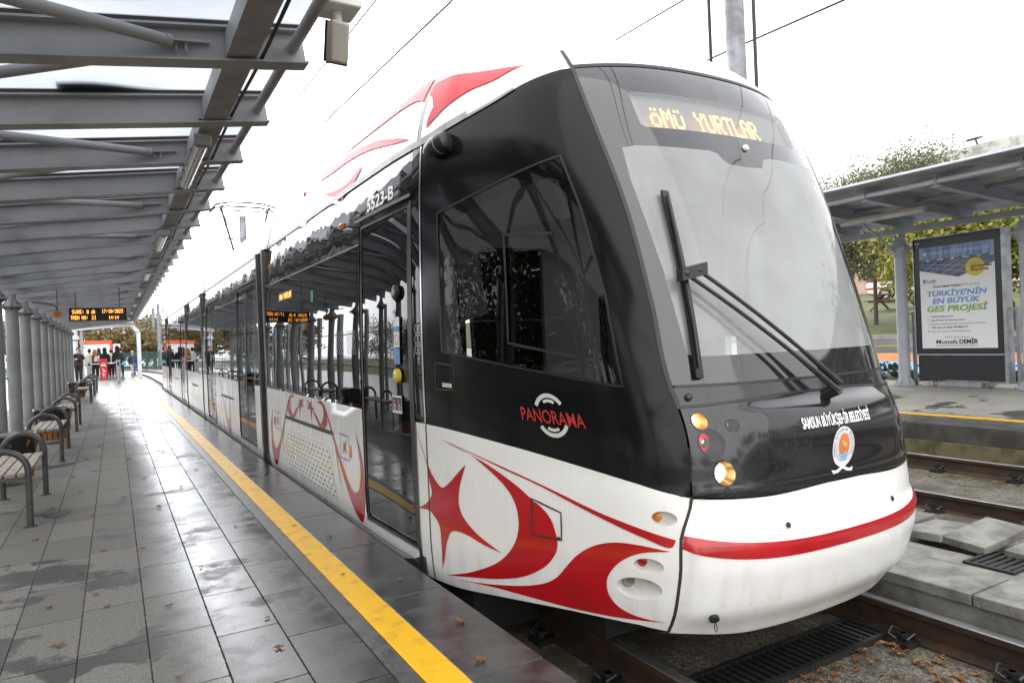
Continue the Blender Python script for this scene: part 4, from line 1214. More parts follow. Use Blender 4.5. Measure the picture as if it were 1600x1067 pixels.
# roof flashes
flash = [(.90, 2.712), (1.106, 2.742), (1.35, 2.709), (1.736, 2.695), (2.175, 2.642), (2.479, 2.560), (2.463, 2.630), (2.416, 2.684), (2.481, 2.75), (2.57, 2.795), (2.56, 2.86), (2.3, 2.865), (1.8, 2.838), (1.3, 2.79)]
region('red_roof_flash', L(flash), T, 'red_roof', TRAM, su=.04, sz=.02, off=.006)
for fl in ([(2.64,2.93),(3.0,2.965),(3.6,2.98),(4.3,2.965),(4.9,2.93),(4.27,2.90),(3.584,2.865),(3.1,2.84),(2.797,2.804),(2.64,2.76)],
           [(2.728,2.542),(2.97,2.613),(3.463,2.732),(3.99,2.814),(4.473,2.858),(4.95,2.85),(5.2,2.80),(4.589,2.767),(4.222,2.755),(3.797,2.718),(3.412,2.662),(3.013,2.585)],
           [(3.617,2.639),(3.697,2.603),(3.965,2.55),(4.296,2.554),(4.80,2.62),(4.276,2.50),(3.904,2.492),(3.709,2.55)]):
    region('red_roof_flash', L(fl), T, 'red_roof', TRAM, su=.05, sz=.02, off=.007)
strip('roof_seam', [(2.60, z) for z in lin(2.48, 2.92, 14)], T, 'gap', TRAM, .010, .003)
strip('roof_seam', [(2.57, z) for z in lin(2.48, 2.92, 14)], T, 'grey_trim', TRAM, .018, .002)
strip('cab_gutter', [(u, gut_u(u)+.012) for u in lin(1.75, 2.66, 16)], T, 'grey_trim', TRAM, .045, .008)
strip('cab_gutter', [(u, gut_u(u)-.002) for u in lin(1.15, 1.75, 12)], T, 'grey_trim', TRAM, .018, .007)
# chrome and rubber at the cab seam
strip('seam_trim', [(2.529, z) for z in lin(.83, 2.46, 14)], T, 'chrome', TRAM, .014, .004)
strip('seam_trim', [(2.529, z) for z in lin(-.085, .82, 8)], T, 'gap', TRAM, .010, .003)
strip('door_post', [(2.675, z) for z in lin(-.08, 2.16, 14)], T, 'dark_plastic', TRAM, .034, .006)
region('cab_post', [(2.545, .836), (2.645, .836), (2.645, 2.455), (2.545, 2.455)], T, 'window', TRAM, su=.2, sz=.2, off=.004)
# cab side window trim and sliding pane
strip('window_trim', sidewin, T, 'seal', TRAM, .012, .002, closed=True)
region('blind', [(2.18, 1.99), (1.09, 2.10), (1.03, 2.08), (1.02, 1.88), (2.17, 1.86)], lambda u, z, o=0: T(u, z, -.05), 'cab_wall', TRAM, su=.1, sz=.06)
region('cab_partition', [(2.17, 1.81), (1.90, 1.82), (1.88, 1.44), (2.16, 1.405)], lambda u, z, o=0: T(u, z, -.06), 'cab_wall', TRAM, su=.1, sz=.06)
strip('sliding_pane_frame', [(1.13, 1.80), (1.515, 1.832), (1.655, 1.278), (1.055, 1.18)], T, 'dark_plastic', TRAM, .014, .004)
strip('equipment_hatch', [(2.17, 1.165), (2.385, 1.18), (2.385, 1.03), (2.19, 1.03)], T, 'dark_plastic', TRAM, .007, .002, closed=True)
region('hatch_plate', [(2.21, 1.065), (2.31, 1.068), (2.31, 1.045), (2.21, 1.042)], T, 'pano_grey', TRAM, off=.003)
hatch = [(1.657, .514), (1.472, .469), (1.472, .338), (1.660, .336)]
strip('tow_hatch', hatch, T, 'gap', TRAM, .009, .0045, closed=True)
region('tow_hatch_corner', L([(1.645, .503), (1.60, .492), (1.50, .40), (1.478, .345), (1.478, .46)]), T, 'white', TRAM, off=.0042)
region('hatch_latch', [(1.498, .352), (1.476, .352), (1.476, .338), (1.498, .338)], T, 'dark_plastic', TRAM, off=.006)

# lettering
surf_text('side_lettering', 'PANORAMA', 1.655, .896, .400, .066, T, 'pano_red', TRAM, bold=.008, off=.004, slope=-.024)
def arc_band(cu, cz, r0, r1, a0, a1, n=18):
    return [(cu-r0*math.cos(a)*1.02, cz+r0*math.sin(a)) for a in lin(a0, a1, n)]+[(cu-r1*math.cos(a)*1.02, cz+r1*math.sin(a)) for a in lin(a1, a0, n)]
for r0, r1, a0, a1 in ((.104, .084, R(35), R(152)), (.076, .062, R(60), R(118)), (.104, .084, R(215), R(332)), (.076, .062, R(240), R(298))):
    region('side_logo', arc_band(1.455, .924, r0, r1, a0, a1), T, 'pano_grey', TRAM, su=.02, sz=.02, off=.0025)
surf_text('car_number', '5523-B', 3.46, 2.225, .52, .088, T, 'white_vinyl', TRAM, bold=.03, off=.003)
surf_text('front_lettering', 'SAMSUN BÜYÜKŞEHİR BELEDİYESİ', .265, .836, .47, .043, T, 'white_vinyl', TRAM, bold=.03, off=.003)
# city emblem
E0 = (.006, .738)
em = region('city_emblem', [(E0[0]-.078*math.cos(a), E0[1]+.086*math.sin(a)) for a in lin(0, 2*math.pi, 40)[:-1]], T, 'white_vinyl', TRAM, su=.02, sz=.02, off=.003)
for s in (1, -1):
    region('emblem_ribbon', [(E0[0]-s*.0, E0[1]-.080), (E0[0]-s*.045, E0[1]-.098), (E0[0]-s*.078, E0[1]-.094), (E0[0]-s*.065, E0[1]-.112), (E0[0]-s*.03, E0[1]-.108), (E0[0]+s*.03, E0[1]-.080)], T, 'white_vinyl', em, su=.02, sz=.02, off=.0032)
MT['emblem_orange'] = mk('emblem_orange', (0.72, 0.22, 0.06), 0.35)
MT['emblem_gold'] = mk('emblem_gold', (0.60, 0.48, 0.22), 0.4)
region('emblem_disc', [(E0[0]-.038*math.cos(a), E0[1]+.008+max(-.030, .048*math.sin(a))) for a in lin(0, 2*math.pi, 36)[:-1]], T, 'emblem_orange', em, su=.012, sz=.012, off=.0045)
for k in range(3):
    z0 = E0[1]-.030-.011*k; w = .034-.007*k
    region('emblem_wave', [(E0[0]+w, z0-.003), (E0[0]+w*.3, z0+.002), (E0[0]-w*.3, z0-.003), (E0[0]-w, z0+.002), (E0[0]-w, z0+.008), (E0[0]-w*.3, z0+.003), (E0[0]+w*.3, z0+.008), (E0[0]+w, z0+.003)], T, 'blue', em, su=.01, sz=.01, off=.0045)
region('emblem_rider', [(E0[0]+.016, E0[1]+.028), (E0[0]+.004, E0[1]+.036), (E0[0]+.002, E0[1]+.022), (E0[0]-.012, E0[1]+.018), (E0[0]-.024, E0[1]+.006), (E0[0]-.014, E0[1]+.008), (E0[0]-.016, E0[1]-.008), (E0[0]-.004, E0[1]+.004), (E0[0]+.010, E0[1]+.002), (E0[0]+.008, E0[1]+.014), (E0[0]+.020, E0[1]+.018)], T, 'emblem_gold', em, su=.01, sz=.01, off=.006)
strip('emblem_ring', [(E0[0]-.052*math.cos(a), E0[1]+.059*math.sin(a)) for a in lin(0, 2*math.pi, 40)[:-1]], T, 'grey_plastic', em, .0025, .0045, closed=True, step=.01)
for i, ch in enumerate('SAMSUN BÜYÜKŞEHİR BELEDİYESİ'):
    if ch == ' ': continue
    a = R(205)-R(230)*i/27
    vs, fs = text_geo(ch, .01)
    me = bpy.data.meshes.new('emblem_letter')
    ca, sa = math.cos(a-math.pi/2), math.sin(a-math.pi/2)
    pp = []
    for x, y in vs:
        lx, ly = (x-.5)*.010, y*.012
        pp.append(T(E0[0]-(.062*math.cos(a)+lx*ca-ly*sa), E0[1]+.068*math.sin(a)+lx*sa+ly*ca, .0045)[0])
    me.from_pydata(pp, [], fs); link_mesh('emblem_letter', me, 'grey_plastic', em)

# destination display behind its window
def led_text(name, text, f, w, h, mat, parent, size=.62):
    ds, n = dots(text); m = MB(); px = w/n; pz = h/7
    for c, r in ds:
        a, b = (c+.5)*px, (r+.5)*pz; sx, sz = px*size/2, pz*size/2
        m.add([f(a-sx, b-sz), f(a+sx, b-sz), f(a+sx, b+sz), f(a-sx, b+sz)], [(0, 1, 2, 3)])
    me = bpy.data.meshes.new(name); me.from_pydata(m.v, [], m.f)
    return link_mesh(name, me, mat, parent)
dsp = region('destination_display', [(.56, 2.31), (.56, 2.53), (-.56, 2.53), (-.56, 2.31)], lambda u, z, o=0: T(u, z, -.035), 'grey_plastic', TRAM, su=.1, sz=.08)
led_text('led_letters', 'ÖMÜ YURTLAR', lambda x, y: T(.475-x, 2.325+y*1.0, -.004)[0], .71, .110, 'led_front', dsp, size=1.0)
# small side destination display behind the saloon window
sd = region('side_display', [(6.43, 1.79), (5.77, 1.79), (5.77, 1.885), (6.43, 1.885)], T, 'screen', TRAM, off=.004, su=.3, sz=.1)
led_text('led_letters', 'ÖMÜ YURTLAR', lambda x, y: T(6.37-x, 1.81+y, .006)[0], .55, .055, 'led', sd, size=.9)

# lamps in the bonnet
def bonnet_lamp(name, cu, cz, ru, rz, depth, bowl, lens, lens_r, side, inner=None):
    n = 24; lp = ell(cu, cz, ru, rz, n)
    R1 = [T(u, z, .002)[0] for u, z in lp]
    c0 = T(cu, cz, 0)[0]+Vector((side*-.012, depth, .0))
    R2 = [c0+Vector((math.cos(2*math.pi*k/n)*lens_r*(-1), 0, math.sin(2*math.pi*k/n)*lens_r)) for k in range(n)]
    m = MB(); m.add(R1+R2, [(i, (i+1) % n, n+(i+1) % n, n+i) for i in range(n)])
    me = bpy.data.meshes.new(name); me.from_pydata(m.v, [], m.f); me.polygons.foreach_set('use_smooth', [True]*len(me.polygons))
    lamp = link_mesh(name, me, bowl, TRAM)
    b = MB(); ring = [p+Vector((0, -.004, 0)) for p in R2]; mid = [c0+(p-c0)*.6+Vector((0, -.016, 0)) for p in R2]
    b.add(ring+mid+[c0+Vector((0, -.021, 0))], [(i, (i+1) % n, n+(i+1) % n, n+i) for i in range(n)]+[(n+i, n+(i+1) % n, 2*n) for i in range(n)])
    me = bpy.data.meshes.new('lens'); me.from_pydata(b.v, [], b.f); me.polygons.foreach_set('use_smooth', [True]*len(me.polygons))
    link_mesh('lens', me, lens, lamp)
    if inner:
        b = MB(); b.ball(c0+Vector((0, -.018, 0)), lens_r*.55, 14, 8, (1, .35, 1)); b.build('bulb', inner, lamp)
    region('lamp_cover', ell(cu, cz, ru*.97, rz*.97, n), T, 'lamp_glass', lamp, su=.03, sz=.03, off=.0015)
    strip('rim', lp, T, 'dark_plastic', lamp, .006, .003, step=.02, closed=True)
for s in (1, -1):
    dk = 1.0 if s == 1 else 2.3
    bonnet_lamp('daytime_lamp', s*.715, .910, .036, .037, .034*dk, 'amber_bowl' if s == 1 else 'dark_plastic', 'amber_lit', .024, s)
    bonnet_lamp('tail_lamp', s*.690, .818, .056, .060, .045, 'dark_plastic', 'red_lamp', .040, s, 'chrome')
    bonnet_lamp('headlight', s*.655, .690, .048, .053, .050*dk, 'gold_bowl' if s == 1 else 'dark_plastic', 'head_lit', .033, s)
    bonnet_lamp('parking_camera', s*.580, .886, .026, .026, .030, 'dark_plastic', 'grey_lens', .014, s)
    for u, z in ((s*.381, .445),):
        m = MB(); p, n = T(u, z, 0)
        m.tube([p+n*.001, p+n*.006], [.022, .019], 18); m.build('bumper_bolt', 'bowl', TRAM)
        m = MB(); m.tube([p+n*.0065, p+n*.010], [.013, .012], 14); m.build('bolt_head', 'iron', TRAM)
m = MB(); p, n = T(.703, .08, 0); m.tube([p, p+n*.014, p+n*.018], [.022, .022, .014], 16)
m.tube([p+n*.012+Vector((0, 0, -.015)), p+n*.02+Vector((-.006, 0, -.03)), p+n*.02+Vector((.004, 0, -.048)), p+n*.02+Vector((.012, 0, -.032)), p+n*.012+Vector((.008, 0, -.015))], .0022, 6)
m.build('towing_plug', 'iron', TRAM)
for s in (1, -1):
    m = MB(); p, n = T(s*.73, 1.012, 0); m.tube([p, p+n*.012, p+n*.02], [.017, .017, .009], 12); m.build('washer_nozzle', 'dark_plastic', TRAM)

# wiper: twin arms from the bonnet to a tall blade
wp = MB()
def tp(u, z, o): return T(u, z, o)[0]
wp.tube([tp(.005, .965, .0), tp(.005, .965, .085)], .022, 12)
wp.tube([tp(-.03, .99, .0), tp(-.03, .99, .08)], .018, 12)
A0, A1 = tp(.005, .965, .075), tp(.600, 1.535, .075)
B0, B1 = tp(-.035, 1.0, .085), tp(.545, 1.545, .085)
for a, b in ((A0, A1), (B0, B1)):
    mid = a.lerp(b, .5)+Vector((0, -.035, .012))
    pts = [a.lerp(mid, t)*(1-t)+mid.lerp(b, t)*t for t in lin(0, 1, 10)]
    wp.tube(pts, [.018, .016, .014]+[.010]*8, 8)
wo = wp.build('wiper', 'dark_plastic', TRAM)
m = MB()
m.obox((A1+B1)/2, A1-B1, (0, 1, 0), (0, 0, 1), .12, .04, .055)
m.ball(A1, .024); m.ball(B1, .022)
m.build('wiper_joint', 'dark_plastic', wo)
m = MB()
bl_line = [tp(u, z, .022) for u, z in [(.546, 1.96), (.556, 1.85), (.572, 1.66), (.588, 1.53), (.612, 1.36), (.640, 1.2), (.662, 1.088)]]
for i in range(len(bl_line)-1): m.bar(bl_line[i], bl_line[i+1], .042, .012, up=(0, -1, .3))
spine = [tp(u, z, .038) for u, z in [(.548, 1.93), (.565, 1.74), (.590, 1.53), (.618, 1.32), (.655, 1.13)]]
m.tube(spine, [.006, .011, .015, .011, .006], 8)
m.build('wiper_blade', 'seal', wo)

# rear-view camera pod under the gutter
m = MB(); p, n = T(2.08, 2.425, 0); d = (T(2.34, 2.405, 0)[0]-p).normalized()
c = p+n*.040-Vector((0, 0, .015))
m.tube([c-d*.045, c-d*.035, c-d*.01, c+d*.07, c+d*.13, c+d*.17], [.025, .048, .058, .056, .042, .016], 18)
pod = m.build('camera_pod', 'dark_plastic', TRAM)
m = MB(); m.bar(c-n*.06, c, .10, .06, up=d); m.build('pod_bracket', 'dark_plastic', pod)
m = MB(); m.tube([c+d*.02, c+d*.028], [.060, .060], 18); m.build('pod_ring', 'grey_plastic', pod)

# door furniture
def disc(name, u, z, r, t, mat, parent, ring=None):
    m = MB(); p, n = T(u, z, 0); m.tube([p, p+n*t, p+n*(t+.006)], [r, r, r*.8], 20)
    o = m.build(name, mat, parent)
    if ring:
        m = MB(); m.tube([p+n*(t+.006), p+n*(t+.010)], [r*.5, r*.45], 16); m.build('button_centre', ring, o)
disc('door_button', 2.883, 1.096, .045, .02, 'yellow_plastic', TRAM, 'chrome')
disc('door_sensor', 2.896, 1.618, .045, .016, 'dark_plastic', TRAM, 'grey_plastic')
for z0, z1, mt in ((1.405, 1.465, 'white_vinyl'), (1.375, 1.402, 'blue'), (1.275, 1.372, 'white_vinyl'), (1.170, 1.268, 'blue')):
    region('door_sticker', [(2.945, z0), (2.858, z0), (2.858, z1), (2.945, z1)], T, mt, TRAM, off=.0005)
strip('no_entry_ring', [(2.900+.028*math.cos(a), 1.325+.030*math.sin(a)) for a in lin(0, 2*math.pi, 20)[:-1]], T, 'van_red', TRAM, .006, .0018, closed=True, step=.01)
region('door_sticker', [(3.003, .860), (2.850, .860), (2.850, .972), (3.003, .972)], T, 'white_vinyl', TRAM, off=.0005)
st = region('wheelchair_sticker', [(2.998, .878), (2.856, .878), (2.856, .960), (2.998, .960)], T, 'maroon', TRAM, off=.0012)
for cu, sc in ((2.962, 1), (2.890, 1)):
    strip('pictogram', [(cu+.014*math.cos(a), .897+.013*math.sin(a)) for a in lin(0, 2*math.pi, 12)[:-1]], T, 'white_vinyl', st, .005, .002, closed=True, step=.006)
    strip('pictogram', [(cu+.008, .945), (cu+.006, .915), (cu-.012, .912), (cu-.018, .890)], T, 'white_vinyl', st, .007, .002, step=.01)
# lattice print on the lower window panes
for u in [3.75+.06*k for k in range(4)]+[4.05+.06*k for k in range(4)]+[5.25+.06*k for k in range(4)]+[2.56, 2.60]:
    for k in range(3):
        strip('window_print', [(u+.024*math.cos(a), 1.26+.06*k+.028*math.sin(a)) for a in lin(0, 2*math.pi, 6)[:-1]], T, 'pano_grey', TRAM, .005, .0045, closed=True, step=.03)
region('green_sticker', [(5.03, 1.70), (4.95, 1.70), (4.95, 1.80), (5.03, 1.80)], T, 'green_sticker', TRAM, off=.004)
# marker lamps, skirt equipment
for u in (4.062, 6.911, 8.9, 10.9, 12.7, 15.2, 17.0, 19.5, 22.0):
    m = MB(); p, n = T(u, 2.222, .006); m.obox(p, (0, 1, 0), (1, 0, 0), (0, 0, 1), .085, .024, .042); m.build('marker_lamp', 'amber_lens', TRAM, bevel=.006)
m = MB(); p, n = T(5.666, 2.80, .004); m.ball(p, .03, 12, 8, (.5, 1.2, 1)); m.build('roof_marker', 'red_lens', TRAM)
vent = [(6.274, .572), (4.412, .572), (4.27, .234), (4.095, -.075), (6.585, -.075), (6.41, .234)]
strip('vent_gap', vent, T, 'gap', TRAM, .011, .002, closed=True, step=.2)
region('vent_slot', [(6.27, .578), (4.41, .578), (4.415, .602), (6.265, .602)], T, 'seal', TRAM, su=.3, off=.003)
region('vent_panel', [(6.16, .455), (4.58, .455), (4.40, .06), (6.20, .06), (6.38, .235)], T, 'vent_paint', TRAM, su=.3, sz=.1, off=.002)
for u0, u1 in ((4.215, 3.985), (6.77, 6.49)):
    h = [(u0, .608), (u1, .600), (u1, .415), (u0, .422)]
    strip('service_flap', h, T, 'gap', TRAM, .009, .003, closed=True, step=.1)
    c = (u0+u1)/2
    region('red_star', [(c+.05, .56), (c+.02, .53), (c-.05, .57), (c-.02, .515), (c-.04, .46), (c+.01, .49), (c+.06, .45), (c+.035, .51)], T, 'red', TRAM, off=.003)
    e = u1-.03 if u0 < 5 else u0+.03
    m = MB(); p, n = T(e, .50, .004); m.obox(p, (0, 1, 0), (1, 0, 0), (0, 0, 1), .05, .012, .095)
    m.build('side_reflector', 'amber_lens', TRAM, bevel=.003)
for a in (10.35, 15.4, 20.4):
    strip('vent_gap', [(a+.9, .58), (a-.5, .58), (a-.5, -.05), (a+.9, -.05)], T, 'gap', TRAM, .012, .002, closed=True, step=.3)
    region('vent_slot', [(a+.88, .55), (a-.48, .55), (a-.48, .585), (a+.88, .585)], T, 'seal', TRAM, su=.5, off=.003)
strip('skirt_line', [(u, -.03) for u in lin(2.66, UE, 12)], T, 'grey_trim', TRAM, .008, .002, step=.4)

# cab interior, seen through the milky windscreen
m = MB(); m.box(1.75, 2.05, 4.28, 4.32, .05, 2.45); m.box(2.05, 2.75, 4.28, 4.32, .05, .95); m.box(2.05, 2.75, 4.28, 4.32, 1.95, 2.45); m.box(2.75, 3.95, 4.28, 4.32, .05, 2.45)
m.build('cab_bulkhead', 'cab_wall', TRAM, smooth=0)
m = MB(); m.box(3.93, 4.05, 3.5, 4.3, 1.25, 2.46); m.build('side_lining', 'cab_wall', TRAM, smooth=0)
m = MB(); m.box(1.9, 3.85, 3.1, 4.27, 2.46, 2.49); m.build('cab_ceiling', 'cab_wall', TRAM, smooth=0)
m = MB()
for u0 in lin(-.66, .66, 12)[:-1]:
    a, b = T(u0, 1.11, -.03)[0], T(u0+.11, 1.11, -.03)[0]
    m.hexa([a+Vector((0, 0, -.25)), b+Vector((0, 0, -.25)), b+Vector((0, .45, -.25)), a+Vector((0, .45, -.25)), a, b, b+Vector((0, .45, .02)), a+Vector((0, .45, .02))])
m.build('dashboard', 'cab_dark', TRAM, smooth=0)
m = MB(); m.box(2.62, 3.12, 3.35, 3.47, .75, 1.55); m.box(2.60, 3.14, 2.95, 3.45, .62, .74); m.box(2.74, 3.0, 3.36, 3.44, 1.56, 1.78); m.cyl((2.87, 3.2, .1), (2.87, 3.2, .62), .06)
m.build('driver_seat', 'cab_dark', TRAM, bevel=.03)
m = MB(); m.tube([T(-.338, 1.971, -.02)[0], T(-.40, 1.90, -.02)[0], T(-.52, 1.6, -.03)[0], T(-.56, 1.42, -.03)[0]], .006, 6); m.ball(T(-.338, 1.971, -.02)[0], .016); m.build('cab_microphone', 'cab_dark', TRAM)
m = MB(); p, n = T(-.065, 2.252, .003); m.tube([p, p+n*.012], [.020, .016], 14); m.build('front_camera', 'white_plastic', TRAM)

# pantograph on the second car
pg = MB()
px, py = 2.87, 17.45
pg.tube([(2.1, py, 4.62), (2.22, py-.0, 4.74), (2.5, py, 4.80), (2.87, py, 4.815), (3.24, py, 4.80), (3.52, py, 4.74), (3.66, py, 4.62)], .022, 8)
pg.tube([(2.1, py+.36, 4.60), (2.22, py+.36, 4.72), (2.5, py+.36, 4.775), (3.24, py+.36, 4.775), (3.52, py+.36, 4.72), (3.66, py+.36, 4.60)], .022, 8)
for x in (2.34, 3.40): pg.bar((x, py-.04, 4.70), (x, py+.40, 4.68), .05, .05)
pan = pg.build('pantograph', 'dark_plastic', TRAM)
m = MB()
m.tube([(2.34, py+.18, 4.66), (2.62, py+.2, 3.55), (2.66, py-1.2, 3.25)], .026, 8); m.tube([(3.40, py+.18, 4.66), (3.12, py+.2, 3.55), (3.08, py-1.2, 3.25)], .026, 8)
m.tube([(2.34, py+.18, 4.64), (3.40, py+.18, 4.64)], .016, 8); m.tube([(2.4, py+.16, 4.6), (2.64, py+.5, 3.5)], .010, 6)
m.tube([(2.62, py+.2, 3.55), (2.87, py+1.1, 3.05)], .03, 8); m.tube([(3.12, py+.2, 3.55), (2.87, py+1.1, 3.05)], .03, 8)
m.build('pantograph_arm', 'dark_plastic', pan)
m = MB(); m.box(2.3, 3.44, py-1.3, py+1.3, 3.0, 3.06)
for x in (2.35, 3.39):
    for y in (py-1.2, py+1.2): m.cyl((x, y, 2.85), (x, y, 3.0), .05, 10)
m.build('pantograph_base', 'dark_plastic', pan)
# ------------------------------------------------------------------ platform roof
CS = 0.87                                             # the roof was laid out at a larger size; bring it to scale about eye height
def to_scale(o):
    o.location = (o.location.x*CS, o.location.y*CS, 1.30+(o.location.z-1.30)*CS); o.scale = (CS, CS, CS)
def cz_(x): return 2.95-.132*(1.05-x)                 # underside of the rafters
CAN = thing('platform_roof', 'grey steel platform roof with sloping rafters and frosted glazing over the near platform', 'platform roof', (-1.72, 0, 0))
bm_ = MB(); bm_.ibeam((-1.90, 0, cz_(-1.90)), (1.05, 0, cz_(1.05)), .195, .13); beam_me = bm_.mesh('rafter', 20)
beam_me.transform(Matrix.Translation((1.72, 0, 0)))
KS = list(range(-3, 31))
for k in KS:
    o = link_mesh('rafter', beam_me, 'canopy_steel', CAN, world=False); o.location = (0, 4.11+1.16*k, 0)
seal_m = MB(); seal_m.hexa([(-1.95, -.045, cz_(-1.95)+.197), (1.03, -.045, cz_(1.03)+.197), (1.03, .045, cz_(1.03)+.197), (-1.95, .045, cz_(-1.95)+.197), (-1.95, -.045, cz_(-1.95)+.232), (1.03, -.045, cz_(1.03)+.232), (1.03, .045, cz_(1.03)+.232), (-1.95, .045, cz_(-1.95)+.232)])
seal_me = seal_m.mesh('glazing_bar', 0); seal_me.transform(Matrix.Translation((1.72, 0, 0)))
gl_me = bpy.data.meshes.new('roof_panel')
gl_me.from_pydata([(-1.95+1.72, .03, cz_(-1.95)+.226), (1.04+1.72, .03, cz_(1.04)+.226), (1.04+1.72, 1.13, cz_(1.04)+.226), (-1.95+1.72, 1.13, cz_(-1.95)+.226),
                   (-1.95+1.72, .03, cz_(-1.95)+.236), (1.04+1.72, .03, cz_(1.04)+.236), (1.04+1.72, 1.13, cz_(1.04)+.236), (-1.95+1.72, 1.13, cz_(-1.95)+.236)], [], [(0, 1, 2, 3), (4, 7, 6, 5), (0, 4, 5, 1), (1, 5, 6, 2), (2, 6, 7, 3), (3, 7, 4, 0)])
box_m = MB(); s = .09
def quad_bar(m, xa, xb, y0, y1, lo, hi):
    m.hexa([(xa, y0, cz_(xa)+lo), (xb, y0, cz_(xb)+lo), (xb, y1, cz_(xb)+lo), (xa, y1, cz_(xa)+lo), (xa, y0, cz_(xa)+hi), (xb, y0, cz_(xb)+hi), (xb, y1, cz_(xb)+hi), (xa, y1, cz_(xa)+hi)])
quad_bar(box_m, .60, .76, .008, 1.152, .028, .168)
box_me = box_m.mesh('box_rail', 0); box_me.transform(Matrix.Translation((1.72, 0, 0)))
tb = MB(); tb.cyl((.97, .008, cz_(.97)+.10), (.97, 1.152, cz_(.97)+.10), .032, 12)
tube_me = tb.mesh('edge_tube'); tube_me.transform(Matrix.Translation((1.72, 0, 0)))
plate_m = MB(); quad_bar(plate_m, .57, .79, -.075, .075, .022, .0265)
for q in range(4): plate_m.cyl((.60+.05*q, -.04, cz_(.6+.05*q)+.012), (.60+.05*q, -.04, cz_(.6+.05*q)+.022), .010, 8)
plate_me = plate_m.mesh('splice_plate', 0); plate_me.transform(Matrix.Translation((1.72, 0, 0)))
for k in KS:
    yk = 4.11+1.16*k
    for nm, me, mt in (('glazing_bar', seal_me, 'seal'), ('roof_panel', gl_me, 'glazing'), ('box_rail', box_me, 'canopy_steel'), ('edge_tube', tube_me, 'canopy_steel')):
        if k == KS[-1] and nm != 'glazing_bar': continue
        o = link_mesh(nm, me, mt, CAN, world=False); o.location = (0, yk, 0)
    if k % 2:
        o = link_mesh('splice_plate', plate_me, 'canopy_steel', CAN, world=False); o.location = (0, yk, 0)
# loose black tarpaulin flaps caught on the glazing above two bays
for yk, x0, x1, w in ((4.11+1.16*.78, -.25, .45, .17), (4.11+2.16*1.16-.15, .0, .45, .16)):
    m = MB(); n = 14; vs = []
    for i in range(n+1):
        t = i/n; x = x0+(x1-x0)*t; b = w*(1-t**1.6)*(.8+.2*math.sin(5*t))
        vs += [(x, yk+.25, cz_(x)+.2405), (x, yk+.25-b, cz_(x)+.243)]
    m.add(vs, [(2*i, 2*i+1, 2*i+3, 2*i+2) for i in range(n)])
    o = m.build('roof_flap', 'canopy_steel_dark', CAN, smooth=0)
cab = MB(); cab.tube([(.795, y, cz_(.795)+.05+.012*math.sin(y*2.7)) for y in lin(4.11+1.16*KS[0], 4.11+1.16*KS[-1], 160)], .011, 6); cab.build('power_cable', 'seal', CAN)
# tie rods from the post heads to the rafters between them
rod = MB()
P0, P1 = Vector((-1.62, 0, cz_(-1.62)+.13)), Vector((.32, 1.11, cz_(.32)+.10))
d = (P1-P0).normalized()
rod.tube([P0, P1], .032, 12); rod.tube([P1-d*.03, P1], .037, 12)
pe = P1+Vector((.20, .018, .035))
rod.hexa([P1+Vector((-.02, -.03, -.006)), pe+Vector((0, -.005, -.006)), pe+Vector((0, .02, -.006)), P1+Vector((-.02, .05, -.006)), P1+Vector((-.02, -.03, .006)), pe+Vector((0, -.005, .006)), pe+Vector((0, .02, .006)), P1+Vector((-.02, .05, .006))])
for q in (.03, .08): rod.cyl(P1+Vector((q, .01, -.045)), P1+Vector((q, .01, .03)), .007, 6)
rod_a = rod.mesh('tie_rod'); rod_a.transform(Matrix.Translation((1.72, 0, 0)))
rod_b = rod_a.copy(); rod_b.transform(Matrix.Scale(-1, 4, (0, 1, 0))); rod_b.flip_normals()
PY = [4.11+1.16*k for k in KS if k % 2]
for y in PY:
    for me in (rod_a, rod_b):
        o = link_mesh('tie_rod', me, 'canopy_steel', CAN, world=False); o.location = (0, y, 0)
# posts with flanged cast heads
pm = MB(); pm.cyl((-1.72, 0, -.194), (-1.72, 0, 2.335), .105, 18); pm.cyl((-1.72, 0, -.194), (-1.72, 0, -.175), .17, 18)
post_me = pm.mesh('post'); post_me.transform(Matrix.Translation((1.72, 0, 0)))
hm = MB(); hm.box(-1.90, -1.54, -.16, .16, 2.335, 2.350); hm.box(-1.89, -1.55, -.15, .15, 2.352, 2.366)
hm.tube([(-1.72, 0, 2.366), (-1.72, 0, 2.40), (-1.72, 0, 2.50), (-1.72, 0, 2.60)], [.13, .10, .075, .07], 14)
for a in (0, 1):
    dx, dy = (1, 0) if a == 0 else (0, 1)
    for s in (-1, 1):
        for z0, z1, w in ((2.366, 2.52, .145), (2.334, 2.22, .13)):
            hm.prism([(0, 0), (w, 0), (0, z1-z0)], (-1.72+s*dx*.05, s*dy*.05, z0), (s*dx, s*dy, 0), (0, 0, 1), (-dy, dx, 0), .012)
        for q in (-1, 1): hm.cyl((-1.72+s*.13, q*.11, 2.31), (-1.72+s*.13, q*.11, 2.39), .012, 6)
head_me = hm.mesh('post_head', 30); head_me.transform(Matrix.Translation((1.72, 0, 0)))
for y in PY:
    o = link_mesh('post', post_me, 'post_steel', CAN, world=False); o.location = (0, y, 0)
    h = link_mesh('post_head', head_me, 'post_steel', CAN, world=False); h.location = (0, y, 0)
